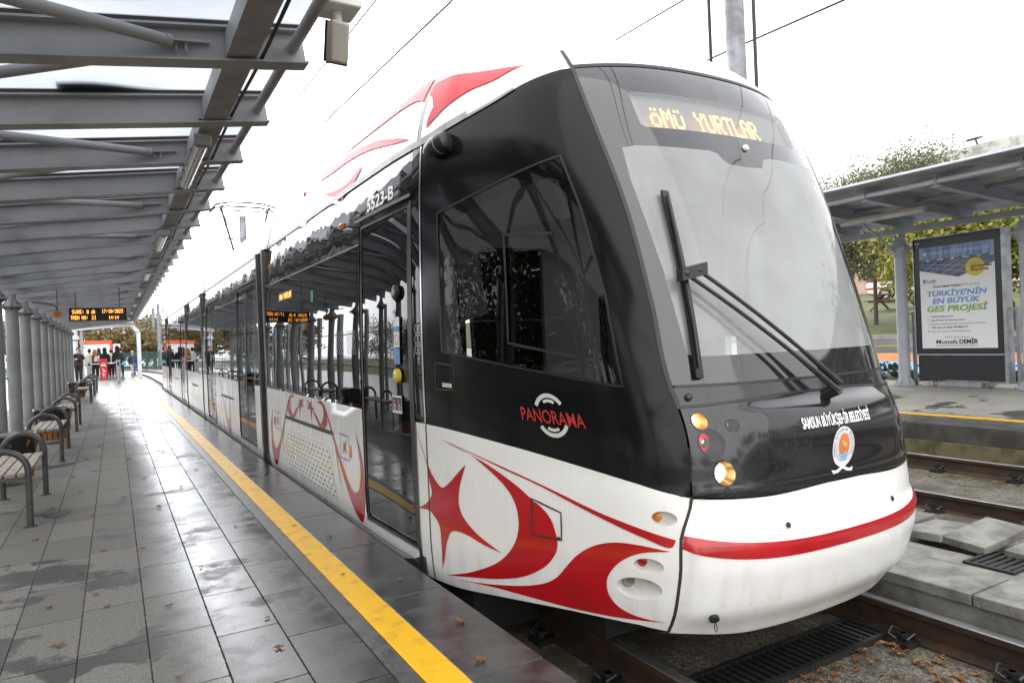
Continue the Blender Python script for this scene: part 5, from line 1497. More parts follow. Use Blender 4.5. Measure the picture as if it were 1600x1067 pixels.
# handrail fence of galvanised tubes behind the posts
FEN = thing('tube_fence', 'galvanised tube fence running behind the roof posts of the near platform', 'fence', (-1.80, 0, 0))
fm = MB(); fm.cyl((0, 0, -.3), (0, 0, 2.30), .062, 14); fm.cyl((0, 0, .93), (.08, 0, .93), .026, 8); fm.ball((.085, 0, .93), .034, 8, 6)
fp = fm.mesh('fence_tube')
fm = MB(); fm.cyl((-.05, 0, -.3), (-.05, 0, 2.1), .022, 10); fq = fm.mesh('fence_bar')
for y in PY:
    yy = 1.3*0+y*CS+.30
    o = link_mesh('fence_tube', fp, 'galvanised', FEN, world=False); o.location = (0, yy, 0)
    o = link_mesh('fence_bar', fq, 'galvanised', FEN, world=False); o.location = (0, yy+.75, 0)
m = MB(); m.cyl((-1.86, -1, .93), (-1.86, 33.5, .93), .022, 10); m.cyl((-1.86, -1, 1.75), (-1.86, 33.5, 1.75), .014, 10); m.build('fence_rail', 'galvanised', FEN)

# tube lights under the box rail
lum = thing('tube_light', 'grimy tube light under the roof edge, the one nearest the camera', 'light fitting', (.62, 6.22, cz_(.62)-.02), group='tube lights under the near platform roof')
m = MB(); m.box(-.05, .05, -.72, .72, -.025, .02); m.box(-.06, .06, -.76, -.70, -.07, .01); m.box(-.06, .06, .70, .76, -.07, .01); m.build('lamp_body', 'lum_body', lum, bevel=.008, world=False)
m = MB(); m.tube([(0, -.70, -.045), (0, .70, -.045)], .045, 16); m.build('lamp_cover', 'lum_cover', lum, world=False)
m = MB()
for y in (-.45, -.1, .25, .55): m.box(-.064, .064, y-.012, y+.012, -.05, -.02)
m.build('clip', 'galvanised', lum, world=False)
m = MB(); m.tube([(.0, .72, -.02), (.01, .80, -.0), (.0, .86, .06), (-.02, .90, .10)], .010, 6); m.build('cable', 'seal', lum, world=False)
for i, (y, w) in enumerate([(10.62, 'second from the camera'), (15.25, 'third from the camera'), (19.6, 'fourth from the camera'), (24.0, 'fifth from the camera'), (28.4, 'sixth from the camera'), (33.0, 'furthest from the camera')]):
    c = copy_tree(lum); c.location.y = y; c['label'] = 'tube light under the roof edge, '+w

# CCTV camera on the roof edge
cc = thing('cctv_camera', 'beige surveillance camera hanging from the roof edge near the top of the picture', 'camera', (1.06, 3.52, 3.05))
m = MB(); m.box(.97, 1.17, 3.42, 3.62, 3.02, 3.10); m.build('mount_box', 'white_plastic', cc, bevel=.01)
m = MB(); m.cyl((1.065, 3.52, 2.945), (1.065, 3.52, 3.02), .026, 14); m.ball((1.065, 3.52, 2.94), .026); m.build('mount_arm', 'white_plastic', cc)
m = MB(); m.obox((1.058, 3.50, 2.855), (1, .1, 0), (0, .35, -1), (0, 1, .35), .105, .205, .085); b = m.build('camera_body', 'cctv', cc, bevel=.016)
m = MB(); m.obox((1.058, 3.545, 2.873), (1, .1, 0), (0, .35, -1), (0, 1, .35), .118, .20, .012); m.build('sun_shield', 'cctv_dark', b, bevel=.004)
m = MB(); m.obox((1.0575, 3.536, 2.759), (1, .1, 0), (0, .35, -1), (0, 1, .35), .094, .012, .075); m.build('camera_window', 'cctv_dark', b)
m = MB(); m.obox((1.060, 3.456, 2.885), (1, .1, 0), (0, .35, -1), (0, 1, .35), .05, .07, .002); m.build('type_plate', 'grey_plastic', b)
m = MB()
for k in range(10): leaf_geo(m, .93+random.uniform(-.05, .05), 3.47+random.uniform(-.05, .05), 3.06+random.uniform(-.02, .05), .03, random.random()*6, .3)
o = m.build('leaf_clump', 'dead_leaf', smooth=0); tag(o, 'clump of dead leaves caught beside the surveillance camera', 'leaves')

# departure board
DB = thing('departure_board', 'black LED departure board with amber text hanging under the platform roof', 'sign', (-.26, 18.2, 2.6))
m = MB(); m.box(-.84, .30, 18.18, 18.34, 2.085, 2.395); m.build('board_case', 'grey_plastic', DB, bevel=.006)
m = MB(); m.box(-.825, .285, 18.172, 18.1795, 2.10, 2.38); scr = m.build('board_screen', 'screen', DB, smooth=0)
for x in (-.7, .16):
    m = MB(); m.cyl((x, 18.26, 2.39), (x, 18.26, cz_(x)+.05), .012, 8); m.build('hanger', 'canopy_steel_dark', DB)
def brd(text, x, z, w, h): led_text('led_letters', text, lambda a, b: (x+a, 18.170, z+b), w, h, 'led', scr, size=.8)
brd('SÜRE:', -.77, 2.255, .23, .085); brd('0 dk', -.49, 2.255, .17, .085); brd('17/10/2023', -.20, 2.265, .42, .080)
brd('TREN NO:', -.80, 2.125, .33, .085); brd('21', -.40, 2.125, .09, .085); brd('14:14', -.07, 2.125, .20, .075)
bc = thing('signal_disc', 'small amber round signal lamp on a cable left of the departure board', 'lamp', (-.97, 17.0, 2.3))
m = MB(); m.cyl((-.97, 16.96, 2.19), (-.97, 17.02, 2.19), .075, 20); m.build('amber_disc', 'amber_lens', bc)
m = MB(); m.tube([(-.97, 17.0, 2.26), (-1.0, 17.0, 2.36), (-1.15, 17.0, 2.42), (-1.4, 17.0, 2.44)], .012, 6); m.tube([(-.97, 17.0, 2.26), (-.97, 17.0, 2.70)], .008, 6); m.build('cable', 'seal', bc)

for o in [CAN, cc, DB, bc]+[q for q in bpy.data.objects if q.name.startswith('tube_light') and q.parent is None]: to_scale(o)
LC = bpy.data.objects['leaf_clump']; to_scale(LC)

# white end frame of the platform roof
PF = thing('portal_frame', 'white steel portal frame at the far end of the near platform', 'frame', (-.3, 44, 0))
m = MB(); m.bar((1.23, 44, 0), (1.23, 44, 2.55), .20, .16, up=(0, 1, 0)); m.bar((1.23, 44, 2.55), (.86, 44, 2.98), .20, .16, up=(0, 1, 0)); m.build('right_leg', 'white_steel', PF, smooth=0)
m = MB(); m.bar((.90, 44, 2.98), (-2.0, 44, 2.78), .18, .20); m.build('cross_beam', 'white_steel', PF, smooth=0)
m = MB(); m.cyl((-1.78, 44, 0), (-1.78, 44, 2.7), .13, 16); m.tube([(-1.78, 44, 2.15), (-1.78, 44, 2.25), (-1.78, 44, 2.45)], [.13, .26, .14], 16); m.build('left_leg', 'white_steel', PF)
m = MB(); m.box(-2.1, 1.0, 43.6, 47.5, 3.06, 3.10); m.build('roof_sheet', 'white_steel', PF, smooth=0)
m = MB(); m.box(-1.55, -1.42, 43.95, 44.2, 0, 2.7); m.build('grey_post', 'canopy_steel', PF, smooth=0)
m = MB(); m.cyl((.52, 43.7, 2.55), (.52, 43.7, 2.85), .05, 10); m.ball((.52, 43.65, 2.50), .10); tagc = m.build('dome_camera', 'grey_plastic'); tag(tagc, 'small dome camera hanging from the white portal frame', 'camera')
tagc.location = (0, 0, 0)

# ------------------------------------------------------------------ benches and bins
be = thing('platform_bench', 'bench nearest the camera with weathered slats between two tube hoops', 'bench', (-.775, 7.25, 0), group='benches along the near platform')
def hoop():
    m = MB(); r = .165; pts = [(r, 0, 0), (r, 0, .43)]
    pts += [(r*math.cos(a), 0, .43+r*math.sin(a)) for a in lin(0, math.pi, 14)[1:-1]]+[(-r, 0, .43), (-r, 0, 0)]
    m.tube(pts, .024, 12)
    for s in (-1, 1): m.cyl((s*r, 0, 0), (s*r, 0, .006), .045, 14)
    return m
h = hoop()
for y in (-.71, .71):
    o = h.build('arm_hoop', 'tube_grey', be, world=False); o.location = (0, y, 0)
for k in range(4):
    m = MB(); x = -.123+.082*k; m.box(x-.034, x+.034, -.68, .68, .385, .415); m.build('slat', 'slat', be, bevel=.004, world=False)
m = MB()
for y in (-.71, .71): m.box(-.15, .15, y-.02, y+.02, .365, .385)
m.box(-.02, .02, -.69, .69, .355, .384); m.build('seat_bearer', 'tube_grey', be, smooth=0, world=False)
for y, w in ((11.05, 'second bench from the camera, behind the first litter bin'), (14.95, 'third bench from the camera, beyond the second litter bin'), (23.2, 'fourth bench from the camera, first of the far group'), (27.0, 'fifth bench from the camera, middle of the far group'), (30.9, 'bench furthest from the camera, nearest the waiting people')):
    c = copy_tree(be); c.location.y = y; c['label'] = w
bn = thing('litter_bin', 'wooden slatted litter bin with a black bag between the first two benches', 'bin', (-.98, 8.95, 0), group='litter bins along the near platform')
m = MB(); m.tube([(0, 0, .05), (0, 0, .52)], [.17, .21], 20); m.build('bin_liner', 'tube_grey', bn, world=False)
sl = MB()
for k in range(18):
    a = 2*math.pi*k/18; c0, c1 = Vector((math.cos(a)*.185, math.sin(a)*.185, .06)), Vector((math.cos(a)*.225, math.sin(a)*.225, .46))
    sl.bar(c0, c1, .052, .016, up=(math.cos(a), math.sin(a), 0))
sl.build('wood_slats', 'bin_wood', bn, smooth=0, world=False)
m = MB(); n = 26; rings = []
for (r, z) in ((.222, .24), (.232, .34), (.245, .47), (.25, .535), (.235, .545), (.20, .50)):
    rings.append([(r*(1+.05*math.sin(5*a+z*30)+.03*math.sin(11*a))*math.cos(a), r*(1+.05*math.sin(5*a+z*30)+.03*math.sin(11*a))*math.sin(a), z-.03*abs(math.sin(3*a+r*40))*(1 if r > .22 else 0)) for a in [2*math.pi*k/n for k in range(n)]])
vs = [p for r_ in rings for p in r_]
m.add(vs, [(i*n+k, i*n+(k+1) % n, (i+1)*n+(k+1) % n, (i+1)*n+k) for i in range(len(rings)-1) for k in range(n)])
m.ball((.03, -.25, .40), .03, 8, 6, (1, 1, 1.4)); m.build('bin_bag', 'bin_bag', bn, world=False)
for y, x, w in ((12.75, -.85, 'slatted litter bin with a black bag between the second and third benches'), (24.9, -1.0, 'far litter bin with a black bag by the fourth bench')):
    c = copy_tree(bn); c.location = (x, y, 0); c['label'] = w
import numpy as np
# ------------------------------------------------------------------ trees
def crown_mesh(name, cx, cy, cz, rx, ry, rz, clumps, per, leaf, seed, spread=.28, low=-.8):
    rng = np.random.default_rng(seed)
    d = rng.normal(size=(clumps, 3)); d /= np.linalg.norm(d, axis=1)[:, None]
    r = rng.uniform(.35, 1.0, clumps)**.55
    d[:, 2] = np.where(d[:, 2] < low, -d[:, 2], d[:, 2])
    c = d*r[:, None]*np.array([rx, ry, rz])*(1+.14*np.clip(rng.normal(size=(clumps, 1)), -1.5, 1.2))
    sz = rng.uniform(.5, 1.3, clumps)*spread*min(rx, rz)
    P = np.repeat(c, per, 0)+np.clip(rng.normal(size=(clumps*per, 3)), -1.45, 1.45)*np.repeat(sz, per)[:, None]*np.array([1, 1, .75])
    P += np.array([cx, cy, cz])
    n = len(P)
    a = rng.normal(size=(n, 3)); a /= np.linalg.norm(a, axis=1)[:, None]
    b = rng.normal(size=(n, 3)); b -= a*(a*b).sum(1)[:, None]; b /= np.linalg.norm(b, axis=1)[:, None]
    L_ = leaf*rng.uniform(.6, 1.35, n)[:, None]
    V = np.empty((n, 4, 3)); V[:, 0] = P-a*L_; V[:, 1] = P-b*L_*.55; V[:, 2] = P+a*L_; V[:, 3] = P+b*L_*.55
    me = bpy.data.meshes.new(name)
    me.vertices.add(n*4); me.vertices.foreach_set('co', V.reshape(-1))
    me.loops.add(n*4); me.loops.foreach_set('vertex_index', np.arange(n*4, dtype=np.int32))
    me.polygons.add(n); me.polygons.foreach_set('loop_start', np.arange(0, n*4, 4, dtype=np.int32))
    me.update(); me.validate()
    return me, c+np.array([cx, cy, cz])
def tree(label, x, y, z, h, rx, rz, leaf, clumps, per, mat, seed, trunk=.12, base=.35, group=None, name='tree', cx=0, cy=0, spread=.28):
    random.seed(seed)
    t = thing(name, label, 'tree', (x, y, z), group)
    cz = z+h-rz
    me, cl = crown_mesh('crown', x+cx, y+cy, cz, rx, rx, rz, clumps, per, leaf, seed, spread)
    m = MB()
    fork = Vector((x+cx*.4, y+cy*.4, z+h*base))
    m.tube([(x, y, z-.2), (x, y, z+.1), (x+.03, y, z+h*base*.5), fork], [trunk*1.5, trunk*1.1, trunk*.9, trunk*.75], 9)
    idx = list(range(len(cl))); random.shuffle(idx)
    for i in idx[:14]:
        e = Vector(cl[i]); mid = fork.lerp(e, .5)+Vector((random.uniform(-.1, .1)*rx, random.uniform(-.1, .1)*rx, .08*h))
        m.tube([fork, mid, e], [trunk*.5, trunk*.28, trunk*.08], 6)
    m.build('trunk', 'bark', t)
    link_mesh('crown', me, mat, t)
    return t
tree('tall thin grey-green tree behind the far canopy, the highest crown', 23.9, 13.5, 1.13, 5.9, 1.45, 2.2, .046, 150, 270, 'leaf_olive', 3, .075, .4, spread=.34)
tree('grey-green tree with a bare trunk on the lawn, left of the far canopy column', 24.9, 15.7, 1.25, 5.7, 1.6, 2.0, .046, 140, 250, 'leaf_olive', 5, .075, .5, spread=.34)
tree('grey-green tree behind the tram roof, partly hidden by the windscreen edge', 26.3, 18.3, 1.4, 5.6, 1.6, 2.2, .07, 90, 120, 'leaf_olive', 6, .12, .45, spread=.34)
tree('large yellow-green maple behind the advertising board', 22.9, 10.3, 1.02, 3.9, 2.5, 1.45, .085, 110, 170, 'leaf_maple', 8, .13, .35, name='maple_tree', cx=-.3, cy=.9, spread=.30)
tree('smaller yellow maple at the right picture edge', 24.2, 8.2, 1.16, 3.9, 1.9, 1.5, .085, 80, 160, 'leaf_maple', 9, .11, .35, name='maple_tree', spread=.3)
# trees behind the near platform, seen between the posts and mirrored in the tram
TW = ['dark green tree behind the tube fence, ']
for i, (x, y, h, r, w) in enumerate([(-6.0, 4.6, 5.2, 1.9, 'closest to the fence, outside the picture'), (-8.2, 8.2, 5.4, 2.2, 'second closest to the fence'), (-7, 1.5, 5.4, 2.0, 'outside the left picture edge'), (-17, 9, 4.6, 2.6, 'nearest'), (-19, 15, 4.2, 2.8, 'second along'), (-18, 22, 4.4, 2.7, 'third along'), (-20, 30, 4.6, 3.0, 'fourth along'), (-19, 39, 4.2, 3.0, 'fifth along'), (-21, 50, 5.0, 3.4, 'sixth along'), (-20, 62, 5.2, 3.4, 'furthest')]):
    tree(TW[0]+w, x, y, -.4, h, r, h*.42, .10, 60, 90, 'leaf_dark', 30+i, .12, .25, 'trees behind the tube fence')
for i, (x, y, h, r) in enumerate([(-9, -20, 6.0, 2.6), (-3.5, -27, 6.2, 2.8), (1.5, -30, 5.2, 2.6), (6.2, -29, 4.4, 2.2), (12.5, -27, 6.6, 2.7), (17, -24, 5.4, 2.5), (22, -21, 6.2, 2.6)]):
    tree('dark green tree behind the photographer, mirrored in the tram nose', x, y, -.4, h, r, h*.42, .14, 45, 60, 'leaf_dark', 50+i, .13, .25, 'trees behind the photographer')
for i, (x, y, h, r) in enumerate([(25, 3, 6.4, 2.4), (24, -3, 7.0, 2.6), (26, -9, 6.2, 2.6), (24, -15, 7.0, 2.8)]):
    tree('dark green tree across the road, mirrored in the right of the windscreen', x, y, .9+(x-21.75)*.11, h, r, h*.42, .13, 50, 70, 'leaf_dark', 70+i, .13, .25, 'trees across the road outside the picture')
fk = ['rust brown autumn tree on the far slope, ', 'olive green autumn tree on the far slope, ']
far_trees = [(-24, 118, 11, 'far left behind the posts'), (-17, 126, 12, 'second from the left'), (-11, 120, 11.5, 'left of the kiosk'), (-7.2, 112, 10.5, 'above the left portal leg'), (-3.2, 118, 10.2, 'behind the kiosk'), (.6, 110, 9.6, 'behind the middle of the portal'), (4.2, 116, 10.6, 'behind the right portal leg'), (8.4, 112, 11.4, 'just left of the far masts'), (11.8, 120, 11.8, 'behind the far masts'), (15.5, 112, 10.4, 'beside the tram end'), (20, 118, 11, 'hidden behind the tram end'), (-14, 104, 8.5, 'low one at the left'), (2.4, 101, 7.2, 'low one behind the queue'), (7.2, 103, 7.4, 'low one by the green fence')]
for i, (x, y, h, w) in enumerate(far_trees):
    h *= .66
    tree(fk[i % 2]+w, x, y, -.4, h, 3.3, h*.44, .26, 60, 60, 'leaf_rust', 80+i, .2, .2, 'autumn trees on the far slope', spread=.3)

# ------------------------------------------------------------------ overhead line
def mast(label, x, y, h, r, arms, thin=False):
    t = thing('overhead_line_mast', label, 'mast', (x, y, -.4), group='masts between the tracks')
    m = MB(); m.tube([(x, y, -.4), (x, y, h)], [r, r*.8], 18); m.cyl((x, y, -.22), (x, y, -.18), r*2, 18); m.build('pole', 'mast_steel', t)
    for a in arms:
        m = MB(); e = Vector((a, y, 5.95))
        m.tube([(x, y, 5.95), e], .028, 8); m.tube([(x, y, 6.9), e], .014, 6); m.tube([(x, y, 5.3), (a, y, 5.05)], .022, 8); m.tube([(a, y, 5.95), (a, y, 4.9)], .012, 6)
        m.build('cantilever', 'galvanised', t)
        m = MB()
        for k in range(4):
            q = x+(a-x)*(.16+.03*k); m.cyl((q-.012, y, 5.95), (q+.012, y, 5.95), .06, 10); m.cyl((q-.012, y, 5.25-.25*.0), (q+.012, y, 5.25), .05, 10)
        m.build('insulator', 'seal', t)
    if thin:
        for px_, py_ in ((4.9, 4.085), (4.9, 4.59)):
            m = MB(); m.cyl((px_, py_, -.2), (px_, py_, 9), .016, 8); m.build('tension_rod', 'wire', t)
mast('grey overhead line mast rising behind the tram nose, nearest of all', 4.93, 4.32, 9.0, .092, [], True)
mast('overhead line mast showing above the tram behind the pantograph', 4.9, 30.75, 6.9, .17, [2.2, 7.2])
mast('overhead line mast beyond the tram end, the left one of the far pair', 4.75, 104, 7.4, .24, [2.4])
mast('overhead line mast beyond the tram end, the right one of the far pair', 4.75, 92, 7.2, .24, [2.6])
def wire(label, pts, r=.008):
    m = MB(); m.tube(pts, r, 6); o = m.build('overhead_wire', 'wire'); tag(o, label, 'wire', 'overhead wires')
def sag(x, zs): return [(x, y, z) for y, z in zs]
wire('lower contact wire above the near track, running to the pantograph', sag(2.87, [(-12, 4.6), (0, 4.62), (5.9, 4.487), (10.7, 4.67), (17.4, 4.83), (31, 4.9), (58, 4.9), (104, 4.9)]), .011)
wire('upper carrier wire of the near track, passing behind the surveillance camera', sag(2.87, [(-12, 5.4), (7.9, 5.40), (13.2, 5.57), (17.1, 5.68), (31, 5.95), (44, 5.6), (58, 5.95), (104, 5.95)]), .011)
wire('upper carrier wire of the second track above the tram nose', sag(7.2, [(-12, 6.0), (7.2, 6.0), (9, 6.04), (31, 6.0), (58, 6.0), (104, 6.0)]), .012)
wire('lower contact wire of the second track passing behind the mast', sag(7.2, [(-12, 4.85), (4.76, 4.913), (6.7, 4.995), (31, 4.95), (58, 4.95), (104, 4.95)]), .012)
for i, (x, y, z0, z1, w) in enumerate([(2.87, 6.2, 4.5, 5.4, 'dropper hanging from the carrier wire at the top edge of the picture'), (7.2, 7.05, 4.99, 6.0, 'thin dropper left of the near mast')]):
    m = MB(); m.tube([(x, y, z0), (x, y, z1)], .004, 6); m.tube([(x, y-.0, z0+.0), (x, y+.05, z0+.08), (x, y+.02, z0+.16), (x, y-.02, z0+.1), (x, y, z0)], .003, 6)
    o = m.build('wire_dropper', 'wire'); tag(o, w, 'wire')

# ------------------------------------------------------------------ people waiting beyond the platform
def person(label, x, y, rz, h, top, bottom, hair, hair_style='short', pose='stand', hood=False, shoes=(.02, .02, .02), bag=None):
    s = h/1.72; top, bottom, hairm, shoem = cloth('cloth_%02d%02d%02d' % tuple(int(c*99) for c in top), top), cloth('cloth_%02d%02d%02d' % tuple(int(c*99) for c in bottom), bottom), cloth('hair_%02d%02d%02d' % tuple(int(c*99) for c in hair), hair), cloth('shoe_%02d%02d%02d' % tuple(int(c*99) for c in shoes), shoes)
    t = thing('person', label, 'person', (x, y, 0), 'people waiting beyond the benches', rz)
    def V(p): return Vector(p)*s
    b = MB()
    torso = [((0, 0, .86), .13), ((0, 0, .95), .145), ((0, -.005, 1.08), .125), ((0, .01, 1.25), .135), ((0, 0, 1.38), .125), ((0, 0, 1.45), .075), ((0, .01, 1.54), .055)]
    b.tube([V(p) for p, r in torso], [r*s for p, r in torso], 14)
    legs, arms = [], []
    for q in (-1, 1):
        st = .05 if pose == 'walk' else .0
        legs.append([((q*.085, 0, .90), .10), ((q*.09, .01+q*st, .68), .085), ((q*.09, .015+q*st*1.6, .48), .062), ((q*.092, -.005+q*st*1.5, .30), .058), ((q*.092, -.015+q*st*2, .08), .042)])
        if pose == 'folded': arms.append([((q*.17, 0, 1.38), .06), ((q*.235, .0, 1.18), .052), ((q*.20, .10, 1.08), .044), ((q*.02, .20, 1.14+.03*q), .035)])
        elif pose == 'drink' and q == 1: arms.append([((.17, 0, 1.38), .06), ((.25, .06, 1.20), .052), ((.18, .2, 1.27), .042), ((.06, .19, 1.44), .033)])
        elif pose == 'drink': arms.append([((-.17, 0, 1.38), .06), ((-.24, .0, 1.18), .052), ((-.18, .13, 1.10), .044), ((.0, .20, 1.15), .034)])
        else: arms.append([((q*.17, 0, 1.38), .06), ((q*.215, -.01, 1.15), .05), ((q*.225, .03, .98), .042), ((q*.22, .07, .85), .032)])
    for lg in legs:
        b.tube([V(p) for p, r in lg], [r*s for p, r in lg], 10)
        fx, fy = lg[-1][0][0], lg[-1][0][1]
        b.tube([V((fx, fy-.05, .045)), V((fx, fy+.06, .045)), V((fx*1.05, fy+.17, .03))], [.042*s, .045*s, .03*s], 8)
    for ar in arms:
        b.tube([V(p) for p, r in ar], [r*s for p, r in ar], 10)
        e, d = Vector(ar[-1][0]), (Vector(ar[-1][0])-Vector(ar[-2][0])).normalized()
        u = d.cross(Vector((0, 1, 0.2))).normalized(); w = u.cross(d)
        b.tube([V(e), V(e+d*.05), V(e+d*.09)], [.030*s, .036*s, .030*s], 8)
        for k, ln in enumerate((.060, .074, .080, .068)):
            o_ = e+d*.085+u*(-.027+.018*k); b.tube([V(o_), V(o_+d*ln*.55+w*.008), V(o_+d*ln*.9+w*.026)], [.0105*s, .0095*s, .008*s], 6)
        o_ = e+d*.03+u*-.032; b.tube([V(o_), V(o_+d*.03-u*.022+w*.01), V(o_+d*.06-u*.026+w*.022)], [.012*s, .011*s, .009*s], 6)
    hc = (0, .02, 1.63)
    b.ball(V(hc), .098*s, 16, 12, (.80, .95, 1.18))
    b.ball(V((0, .085, 1.585)), .045*s, 10, 8, (.9, .8, .9))
    b.tube([V((0, .108, 1.645)), V((0, .13, 1.615)), V((0, .108, 1.60))], [.010*s, .017*s, .012*s], 8)
    for q in (-1, 1): b.ball(V((q*.082, .01, 1.625)), .026*s, 8, 6, (.4, .8, 1.1))
    body = b.build('body', 'skin', t, world=False)
    rm = body.modifiers.new('skin_surface', 'REMESH'); rm.mode = 'VOXEL'; rm.voxel_size = .011; rm.use_smooth_shade = True
    f = MB()
    for q in (-1, 1): f.ball(V((q*.034, .103, 1.648)), .012*s, 8, 6)
    f.build('eyes', cloth('eye', (.03, .02, .02)), t, world=False)
    f = MB(); f.tube([V((-.025, .122, 1.573)), V((0, .128, 1.570)), V((.025, .122, 1.573))], .006*s, 6); f.build('mouth', cloth('lips', (.35, .12, .10)), t, world=False)
    j = MB()
    jt = [((0, 0, .80), .17), ((0, 0, .95), .165), ((0, 0, 1.10), .15), ((0, .01, 1.25), .168), ((0, 0, 1.38), .155), ((0, 0, 1.455), .085)]
    vs = []; n = 18
    for p, r in jt:
        for k in range(n):
            a = 2*math.pi*k/n; c = Vector(p)+Vector((r*1.26*math.cos(a), r*1.14*math.sin(a), 0)); vs.append(V(c))
    j.add(vs, [(i*n+k, i*n+(k+1) % n, (i+1)*n+(k+1) % n, (i+1)*n+k) for i in range(len(jt)-1) for k in range(n)])
    for ar in arms: j.tube([V(p) for p, r in ar], [(r+.016)*s for p, r in ar], 10)
    j.build('jacket', top, t, world=False)
    tr = MB()
    for lg in legs: tr.tube([V(p) for p, r in lg], [(r+.018)*s for p, r in lg], 12)
    tr.tube([V((0, 0, .82)), V((0, 0, .90)), V((0, 0, .97))], [.14*s, .155*s, .15*s], 14)
    tr.build('trousers', bottom, t, world=False)
    sh = MB()
    for lg in legs:
        fx, fy = lg[-1][0][0], lg[-1][0][1]
        sh.tube([V((fx, fy-.07, .045)), V((fx, fy+.06, .047)), V((fx*1.05, fy+.19, .035))], [.044*s, .050*s, .034*s], 10)
    sh.build('shoes', shoem, t, world=False)
    hm = MB(); c = Vector((0, .0, 1.652))
    if hood:
        hm.ball(V(c+Vector((0, -.012, -.01))), .128*s, 16, 10, (.88, 1.0, 1.15)); hm.tube([V((0, -.02, 1.42)), V((0, -.02, 1.55))], [.12*s, .105*s], 14)
        hm.build('hood', top, t, world=False)
    else:
        hm.ball(V(c), .108*s, 16, 10, (.88, .98, 1.08))
        if hair_style == 'long': hm.tube([V((0, -.03, 1.70)), V((0, -.075, 1.55)), V((0, -.10, 1.38)), V((0, -.115, 1.22))], [.09*s, .115*s, .11*s, .05*s], 12)
        if hair_style == 'bun': hm.ball(V((0, -.06, 1.76)), .05*s)
        hm.build('hair', hairm, t, world=False)
    return t
BLK = (.012, .012, .014)
person('person all in black facing the camera with one hand raised to the face', -1.62, 42.6, math.pi-.15, 1.74, BLK, BLK, BLK, pose='drink')
person('person in a cream top with dark pinned-up hair, seen from behind', -1.27, 48.6, .1, 1.68, (.55, .52, .45), BLK, BLK, 'bun')
person('person with long ginger hair and a black jacket, seen from behind', -1.00, 48.6, -.1, 1.66, BLK, BLK, (.30, .11, .03), 'long')
person('person with long dark brown hair in a black jacket beside the ginger-haired person', -.80, 49.4, .05, 1.74, BLK, (.03, .03, .04), (.035, .018, .014), 'long')
person('person in a long black hooded coat behind the red board', -.47, 47.3, .1, 1.72, (.016, .016, .018), BLK, BLK, hood=True)
person('person in a light grey jacket with short dark hair', -.16, 49.6, -.1, 1.62, (.42, .44, .48), BLK, BLK)
person('tall person in a dark hooded coat carrying a turquoise bag', .17, 46.4, .25, 1.78, (.014, .015, .02), (.018, .018, .022), BLK, pose='walk', hood=True)
person('person mostly hidden behind the tall hooded person, in dark green', .36, 49.5, .2, 1.72, (.03, .07, .055), (.03, .035, .05), (.05, .03, .02))
person('person in a pink cap and white trousers near the right portal leg', 1.02, 50.5, .35, 1.50, (.04, .05, .04), (.55, .55, .53), (.62, .30, .30), pose='walk')
def bag(label, x, y, z, s, mat):
    t = thing('bag', label, 'bag', (x, y, z))
    m = MB(); m.tube([(x, y, z), (x, y, z+.05*s), (x, y, z+.25*s), (x, y, z+.32*s)], [.10*s, .17*s, .15*s, .06*s], 12); m.build('bag_body', mat, t)
    m = MB(); m.tube([(x-.08*s, y, z+.28*s), (x-.05*s, y, z+.50*s), (x+.05*s, y, z+.50*s), (x+.08*s, y, z+.28*s)], .010, 6); m.build('bag_strap', mat, t)
bag('turquoise plastic bag hanging beside the tall hooded person', .48, 46.3, .66, .8, mk('turquoise_bag', (.08, .42, .50), .5))
bag('pale pink shoulder bag on the ginger-haired person', -.86, 48.38, .92, 1.15, mk('pink_bag', (.62, .42, .36), .7))
bag('dark backpack worn by the tall hooded person', .36, 46.15, 1.02, 1.1, cloth('pack', (.02, .022, .03)))

# gates, board, kiosk, fence at the platform end
g = thing('turnstile', 'stainless steel turnstile pedestal beside the person in black', 'turnstile', (-1.22, 45.2, 0))
m = MB(); m.box(-1.33, -1.10, 45.0, 45.5, 0, 1.02); m.build('pedestal', 'galvanised', g, bevel=.02)
m = MB(); m.tube([(-1.10, 45.2, .84), (-.4, 45.2, .86), (.12, 45.2, .88)], .022, 8); m.build('barrier_arm', 'chrome', g)
m = MB(); m.box(-1.27, -1.16, 44.99, 45.0, .78, .90); m.build('reader', 'seal', g)
g = thing('gate_post', 'slim stainless steel gate post standing on the wet platform right of the red board', 'gate post', (.16, 37.5, 0))
m = MB(); m.cyl((.16, 37.5, 0), (.16, 37.5, 1.05), .085, 16); m.cyl((.16, 37.5, 1.05), (.16, 37.5, 1.08), .095, 16); m.build('post', 'galvanised', g)
m = MB(); m.box(.12, .20, 37.39, 37.42, .82, .98); m.build('reader', 'seal', g)
g = thing('red_board', 'narrow red upright notice board with white symbols standing in front of the waiting people', 'notice board', (-.53, 45.0, 0))
m = MB(); m.box(-.71, -.35, 44.98, 45.02, .02, 1.12); m.build('board', mk('red_board_paint', (.62, .02, .03), .4), g, bevel=.01)
m = MB(); m.cyl((-.53, 44.972, .80), (-.53, 44.979, .80), .085, 16); m.build('round_symbol', 'white_vinyl', g)
m = MB(); m.cyl((-.53, 44.966, .825), (-.53, 44.971, .825), .04, 12); m.build('green_symbol', 'green_sticker', g)
def sym(*bxs):
    for x0, x1, z0, z1 in bxs:
        m = MB(); m.box(x0, x1, 44.973, 44.979, z0, z1); m.build('white_symbol', 'white_vinyl', g, smooth=0)
sym((-.66, -.60, .70, .76), (-.46, -.40, .70, .76), (-.60, -.50, .36, .40), (-.56, -.50, .15, .24), (-.62, -.44, .06, .08), (-.62, -.44, .26, .29))
